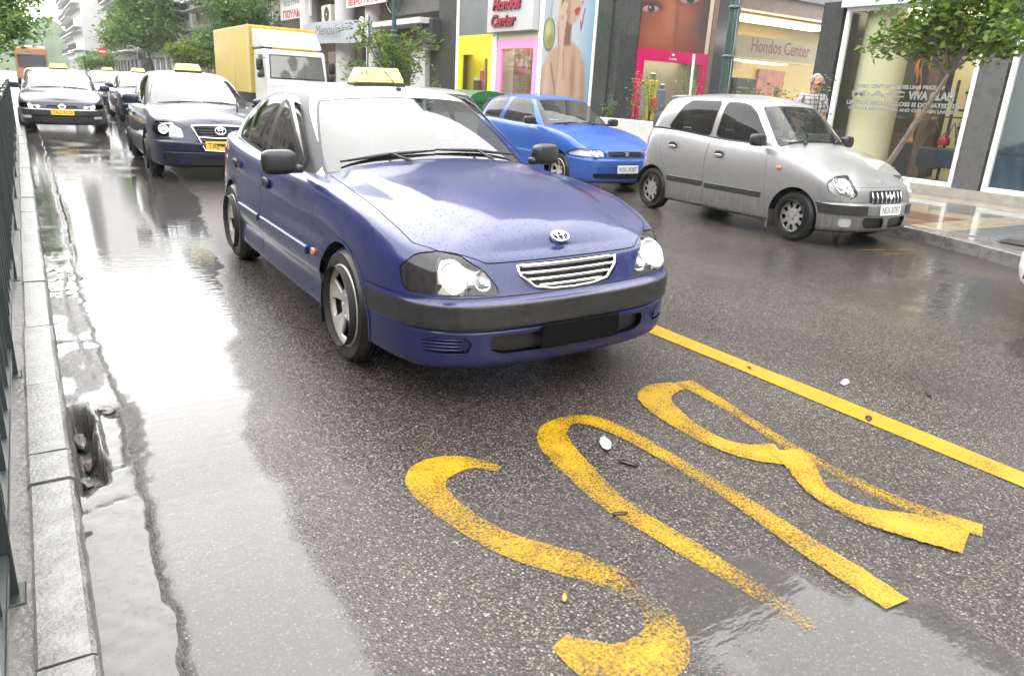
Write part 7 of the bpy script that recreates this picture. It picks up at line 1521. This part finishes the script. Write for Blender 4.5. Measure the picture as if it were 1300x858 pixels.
def dumpster(x, y, label, s=1.):
    o = empty('dumpster', (x, y, .0)); tag(o, label, 'dumpster'); q = MB(); V = [(-.42, -.6, .2), (.42, -.6, .2), (.42, .6, .2), (-.42, .6, .2), (-.55, -.7, 1.2), (.55, -.7, 1.2), (.55, .7, 1.2), (-.55, .7, 1.2)]; q.add(V, [(3, 2, 1, 0), (0, 1, 5, 4), (1, 2, 6, 5), (2, 3, 7, 6), (3, 0, 4, 7)]); q.build('bin_body', grn, o)
    q = MB(); n = 10; V = []; F = []
    for k in range(n+1): a = PI*k/n; V += [(-.60*math.cos(a), -.76, 1.20+.24*math.sin(a)), (-.60*math.cos(a), .76, 1.20+.24*math.sin(a))]
    F = [(2*k, 2*k+1, 2*k+3, 2*k+2) for k in range(n)]+[tuple(2*k for k in range(n+1)), tuple(2*k+1 for k in range(n, -1, -1))]; q.add(V, F); q.build('lid', grn, o, sharp=50); q = MB(); q.box(-.60, .60, -.75, .75, 1.15, 1.21, .02); q.build('rim', grn, o)
    for a, b_ in ((-.35, -.5), (.35, -.5), (-.35, .5), (.35, .5)): q = MB(); q.lathe([(0, -.03), (.10, -.03), (.10, .03), (0, .03)], 12, 'y', (a, b_, .10)); q.build('castor', black, o)
dumpster(9.95, 17.5, 'green lidded dumpster showing above the blue car roof')
dumpster(-1.1, 26.5, 'green dumpster behind the railing at the far left')

# ---------------------------------------------------------------- yellow box truck and far bus
TK = dict(wr=.42, rim=.28, ww=.24, rimtype='alloy7'); tk = empty('box_truck', (0, 0, 0)); tag(tk, 'box truck with white cab and tall yellow load box facing the camera', 'truck')
tw = pm('truck_white', (.62, .62, .61), .35, coat=.6, var=.06); ty = pm('truck_yellow', (.52, .38, .035), .4, coat=.4, var=.10, vscale=1.5); wh = MB()
cabp = [(1.12, .55), (1.16, 1.28), (1.13, 1.42), (.93, 2.28), (.80, 2.38), (-.45, 2.38), (-.45, .55)]
q = MB(); q.prism([(a, b_) for a, b_ in cabp], -1.03, 1.03, 'y'); cabo = q.build('cab', tw, tk); bv = cabo.modifiers.new('bevel', 'BEVEL'); bv.width = .06; bv.segments = 3; bv.limit_method = 'ANGLE'
def onface(z): return float(np.interp(z, [1.28, 1.42, 2.28], [1.16, 1.13, .93]))
q = MB(); q.add([(onface(1.46)+.02, -.93, 1.46), (onface(1.46)+.02, .93, 1.46), (onface(2.22)+.02, .88, 2.22), (onface(2.22)+.02, -.88, 2.22)], [(0, 1, 2, 3)]); q.build('windshield_seal', black, tk)
q = MB(); q.add([(onface(1.50)+.03, -.89, 1.50), (onface(1.50)+.03, .89, 1.50), (onface(2.18)+.03, .84, 2.18), (onface(2.18)+.03, -.84, 2.18)], [(0, 1, 2, 3)]); q.build('windshield', pm('truck_glass', (.10, .10, .09), .05, spec=.8), tk)
for sg in (-1, 1):
    q = MB(); q.add([(.88, sg*1.035, 1.5), (.2, sg*1.035, 1.5), (.2, sg*1.035, 2.2), (.72, sg*1.035, 2.2)], [(0, 1, 2, 3) if sg < 0 else (3, 2, 1, 0)]); q.build('side_window', win_gl, tk)
    q = MB(); q.sq((1.02, sg*1.22, 1.88), (.06, .10, .19), (.4, .4), (12, 8)); q.tube([(1.0, sg*1.0, 2.1), (1.0, sg*1.2, 2.05)], .015, 5); q.build('mirror', plastic, tk, smooth=True); q = MB(); q.sq((1.02, sg*1.20, 1.55), (.06, .10, .09), (.4, .4), (12, 8)); q.build('wide_mirror', plastic, tk, smooth=True)
    q = MB(); q.box(1.15, 1.19, min(sg*.6, sg*.95), max(sg*.6, sg*.95), .72, .92, .02); q.build('headlight', pm('truck_lamp', (.5, .5, .5), .1, .4, coat=1), tk)
    q = MB(); q.tube([(1.16, sg*.35, 1.47), (1.09, sg*.1, 1.6)], .012, 5); q.build('wiper', black, tk)
    wheel_parts(tk, TK, .15, sg*.98, dict(BASE, brake=brake_m)); wheel_parts(tk, TK, -4.2, sg*.98, dict(BASE, brake=brake_m))
q = MB(); q.box(1.14, 1.185, -.55, .55, .98, 1.20, .02); q.build('grille', pm('truck_grille_red', (.30, .02, .03), .4), tk); q = MB(); q.box(1.1, 1.24, -1.02, 1.02, .42, .70, .03); q.build('bumper', grey_panel, tk)
q = MB(); q.box(-6.0, -.55, -1.16, 1.16, .95, 3.16, .015); q.build('load_box', ty, tk); q = MB(); q.box(-5.9, -.5, -.5, .5, .55, .94); q.build('chassis', black, tk)
for yy in (-1.16, 1.16): q = MB(); q.box(-.58, -.50, yy-.035, yy+.035, .95, 3.17, .01); q.build('box_corner', pm('box_edge', (.50, .42, .20), .5), tk)
q = MB(); V = [(.75, -1.0, 2.44), (.75, 1.0, 2.44), (-.5, 1.05, 2.42), (-.5, -1.05, 2.42), (.62, -.98, 2.62), (.62, .98, 2.62), (.05, -1.02, 3.0), (.05, 1.02, 3.0), (-.48, -1.05, 3.05), (-.48, 1.05, 3.05)]
q.add(V, [(0, 1, 5, 4), (4, 5, 7, 6), (6, 7, 9, 8), (0, 4, 6, 8, 3), (1, 2, 9, 7, 5), (3, 2, 1, 0)]); df = q.build('wind_deflector', tw, tk); b_ = df.modifiers.new('bevel', 'BEVEL'); b_.width = .05; b_.segments = 2
text('deflector_lettering', 'ΜΕΤΑΦΟΡΕΣ', .3, pm('deflector_grey', (.35, .36, .36), .5), df, frame((.35, 0, 2.825), (0, 1, 0), (-.57, 0, .38)), fit=(1.2, .16)); q = MB(); q.box(.9, .98, -.75, .75, 2.385, 2.45, .01); q.build('sun_visor', ty, tk)
put(tk, 7.95, 27.2, 0)
bus = empty('bus', (1.2, 80, 0)); tag(bus, 'orange and white city bus far down the street', 'bus'); ob = pm('bus_orange', (.42, .19, .09), .5)
q = MB(); q.box(-1.2, 1.2, 0, 10, .35, 2.95, .08); q.build('bus_body', ob, bus); q = MB(); q.box(-1.05, 1.05, -.03, 0, 1.3, 2.4, .02); q.build('windshield', win_gl, bus); q = MB(); q.box(-1.15, 1.15, .3, 9.5, 2.95, 3.1, .05); q.build('roof_pod', tw, bus)
for k in range(5): q = MB(); q.box(1.2, 1.22, .8+1.8*k, 2.3+1.8*k, 1.35, 2.3); q.build('side_window', win_gl, bus)
for k, (a, b_) in enumerate(((-1.1, 2), (1.1, 2), (-1.1, 8), (1.1, 8))): q = MB(); q.lathe([(0, -.13), (.45, -.13), (.45, .13), (0, .13)], 16, 'x', (a, b_, .45)); q.build('wheel', tyre_m, bus)

# ---------------------------------------------------------------- the man behind the silver car
def skin_obj(name, joints, edges, mat, parent, sub=2):
    me = bpy.data.meshes.new(name); me.from_pydata([j[0] for j in joints], edges, []); o = bpy.data.objects.new(name, me); link(o, parent); me.materials.append(mat)
    s = o.modifiers.new('skin', 'SKIN'); s.use_smooth_shade = True
    for v, j in zip(me.skin_vertices[0].data, joints): v.radius = j[1] if isinstance(j[1], tuple) else (j[1], j[1])
    me.skin_vertices[0].data[0].use_root = True; u = o.modifiers.new('sub', 'SUBSURF'); u.levels = sub; u.render_levels = sub; return o
man = empty('person', (11.3, 8.34, .13), math.atan2(-.97, -.25)); man.scale = (1.04, 1.04, 1.04); tag(man, 'grey haired man in a pale checked shirt standing behind the silver car', 'person')
skin_m = pm('skin', (.34, .18, .12), .5, var=.12, vscale=20); tr_m = pm('dark_trousers', (.03, .03, .04), .8); hair_m = pm('grey_hair', (.30, .29, .28), .75, var=.35, vscale=60, bump=.6, bscale=200)
def shirt_mat():
    m, nt, N, L, b = new_mat('checked_shirt'); tc = N.new('ShaderNodeTexCoord'); s = N.new('ShaderNodeSeparateXYZ'); L.new(tc.outputs['Object'], s.inputs[0]); prev = None
    for ax, f, th, c in (('Z', 16., .30, (.10, .09, .22)), ('Y', 13., .26, (.16, .15, .30)), ('Z', 32., .12, (.22, .10, .16))):
        q = N.new('ShaderNodeMath'); q.operation = 'MULTIPLY'; q.inputs[1].default_value = f; L.new(s.outputs[ax], q.inputs[0]); fr = N.new('ShaderNodeMath'); fr.operation = 'FRACT'; L.new(q.outputs[0], fr.inputs[0]); lt = N.new('ShaderNodeMath'); lt.operation = 'LESS_THAN'; lt.inputs[1].default_value = th; L.new(fr.outputs[0], lt.inputs[0]); sc = N.new('ShaderNodeMath'); sc.operation = 'MULTIPLY'; sc.inputs[1].default_value = .75; L.new(lt.outputs[0], sc.inputs[0])
        mx = N.new('ShaderNodeMix'); mx.data_type = 'RGBA'; mx.inputs['B'].default_value = (*c, 1); L.new(sc.outputs[0], mx.inputs['Factor'])
        if prev: L.new(prev, mx.inputs['A'])
        else: mx.inputs['A'].default_value = (.52, .50, .50, 1)
        prev = mx.outputs['Result']
    L.new(prev, b.inputs['Base Color']); b.inputs['Roughness'].default_value = .85; return m
J = [((0, 0, .96), .13), ((0, 0, 1.15), .135), ((0, 0, 1.38), (.15, .12)), ((.0, 0, 1.48), (.10, .09)), ((.015, 0, 1.545), .058), ((.03, 0, 1.60), (.075, .085)), ((.035, 0, 1.68), (.088, .10)), ((.025, 0, 1.745), (.075, .085)), ((.02, 0, 1.775), .04), ((.115, 0, 1.60), (.032, .03)), ((.135, 0, 1.665), (.016, .018)),
     ((0, .19, 1.43), .065), ((-.02, .26, 1.16), .048), ((.08, .28, .93), .038), ((.12, .28, .85), .042), ((0, -.19, 1.43), .065), ((-.02, -.26, 1.16), .048), ((.08, -.28, .93), .038), ((.12, -.28, .85), .042), ((0, .1, .88), .10), ((.02, .11, .50), .072), ((0, .12, .08), .05), ((.14, .13, .04), .045), ((0, -.1, .88), .10), ((.02, -.11, .50), .072), ((0, -.12, .08), .05), ((.14, -.13, .04), .045)]
Ed = [(0, 1), (1, 2), (2, 3), (3, 4), (4, 5), (5, 6), (6, 7), (7, 8), (5, 9), (6, 10), (2, 11), (11, 12), (12, 13), (13, 14), (2, 15), (15, 16), (16, 17), (17, 18), (0, 19), (19, 20), (20, 21), (21, 22), (0, 23), (23, 24), (24, 25), (25, 26)]
skin_obj('body', J, Ed, skin_m, man)
skin_obj('shirt', [((0, 0, .90), (.165, .18)), ((0, 0, 1.15), (.165, .175)), ((0, 0, 1.36), (.165, .19)), ((0, 0, 1.465), (.115, .13)), ((.012, 0, 1.50), (.075, .085)), ((0, .20, 1.42), .088), ((-.02, .265, 1.18), .078), ((0, -.20, 1.42), .088), ((-.02, -.265, 1.18), .078)], [(0, 1), (1, 2), (2, 3), (3, 4), (2, 5), (5, 6), (2, 7), (7, 8)], shirt_mat(), man)
skin_obj('trousers', [((0, 0, .95), .16), ((0, .1, .86), .115), ((.02, .11, .5), .09), ((0, .12, .10), .075), ((0, -.1, .86), .115), ((.02, -.11, .5), .09), ((0, -.12, .10), .075)], [(0, 1), (1, 2), (2, 3), (0, 4), (4, 5), (5, 6)], tr_m, man)
q = MB(); q.sq((.003, 0, 1.70), (.099, .090, .100), (1, 1), (20, 12)); q.V = [(x-.02*(z < 1.69)*1.2, y, z) for x, y, z in q.V]; q.F = [f for f in q.F if not (np.mean([q.V[i][0] for i in f]) > .045 and np.mean([q.V[i][2] for i in f]) < 1.765) and np.mean([q.V[i][2] for i in f]) > 1.62]; q.build('hair', hair_m, man, smooth=True)
for sg in (-1, 1):
    q = MB(); q.sq((.0, sg*.098, 1.655), (.022, .012, .034), (1, 1), (10, 8)); q.build('ear', skin_m, man, smooth=True); q = MB(); q.sq((.113, sg*.036, 1.69), (.012, .017, .009), (1, 1), (10, 6)); q.build('eye', pm('eye_dark', (.05, .035, .03), .3), man, smooth=True)
    q = MB(); q.tube([(.115, sg*.018, 1.712), (.116, sg*.038, 1.717), (.10, sg*.058, 1.710)], .006, 5); q.build('eyebrow', hair_m, man, smooth=True)
q = MB(); q.tube([(.118, -.026, 1.612), (.125, 0, 1.614), (.118, .026, 1.612)], .007, 5); q.build('mouth', pm('lips', (.25, .10, .08), .5), man, smooth=True)

# ---------------------------------------------------------------- small things on the road
def litter(x, y, s, rz, mat, label, group=None, thick=.004):
    r_ = random.Random(int(x*1000+y*77)); n = 8; V = [(s*(.8+.4*r_.random())*math.cos(2*PI*k/n)*1.5, s*(.7+.4*r_.random())*math.sin(2*PI*k/n)*.6, .003+.25*s*r_.random()) for k in range(n)]+[(0, 0, .004+.15*s)]
    o = raw('fallen_leaf' if 'leaf' in label else 'litter', V, [(k, (k+1) % n, n) for k in range(n)], mat, smooth=True); o.location = (x, y, .003); o.rotation_euler = (0, 0, rz); m_ = o.modifiers.new('t', 'SOLIDIFY'); m_.thickness = thick; tag(o, label, 'leaf' if 'leaf' in label else 'litter', group)
lfm = pm('wet_dead_leaf', (.015, .012, .010), .3); 
for x, y, s, lb in ((1.53, 2.72, .022, 'dark wet leaf on the asphalt above the letter S'), (1.905, 1.98, .026, 'dark wet leaf inside the letter U'), (1.62, 1.70, .020, 'dark wet leaf between the letters S and U'), (3.28, 1.80, .024, 'dark wet leaf on the long yellow line'), (3.9, 1.85, .022, 'dark wet leaf right of the long yellow line'), (3.30, 2.55, .018, 'dark wet leaf on the far part of the yellow line')): litter(x, y, s, rnd.uniform(0, 3), lfm, lb)
litter(3.62, 2.16, .035, .4, pm('wet_paper', (.75, .76, .76), .4), 'crumpled white scrap of paper on the asphalt right of the yellow line'); litter(1.17, 1.42, .014, .9, pm('orange_scrap', (.5, .25, .04), .5), 'tiny orange scrap lying left of the letter S'); litter(1.93, 2.16, .045, 1.0, pm('pale_smear', (.42, .38, .33), .6), 'pale dried smear of litter inside the letter U', thick=.002)
paint_obj('road_mark', [([(7.45, 4.62), (7.7, 4.52), (7.95, 4.45), (8.2, 4.42)], [.05, .06, .05, .05], [.25, .2, .3, .3]), ([(7.35, 4.35), (7.6, 4.32), (7.9, 4.22)], [.04, .05, .04], [.3, .3, .35])], 'faded yellow scrap of road marking in front of the silver car', 'road marking')
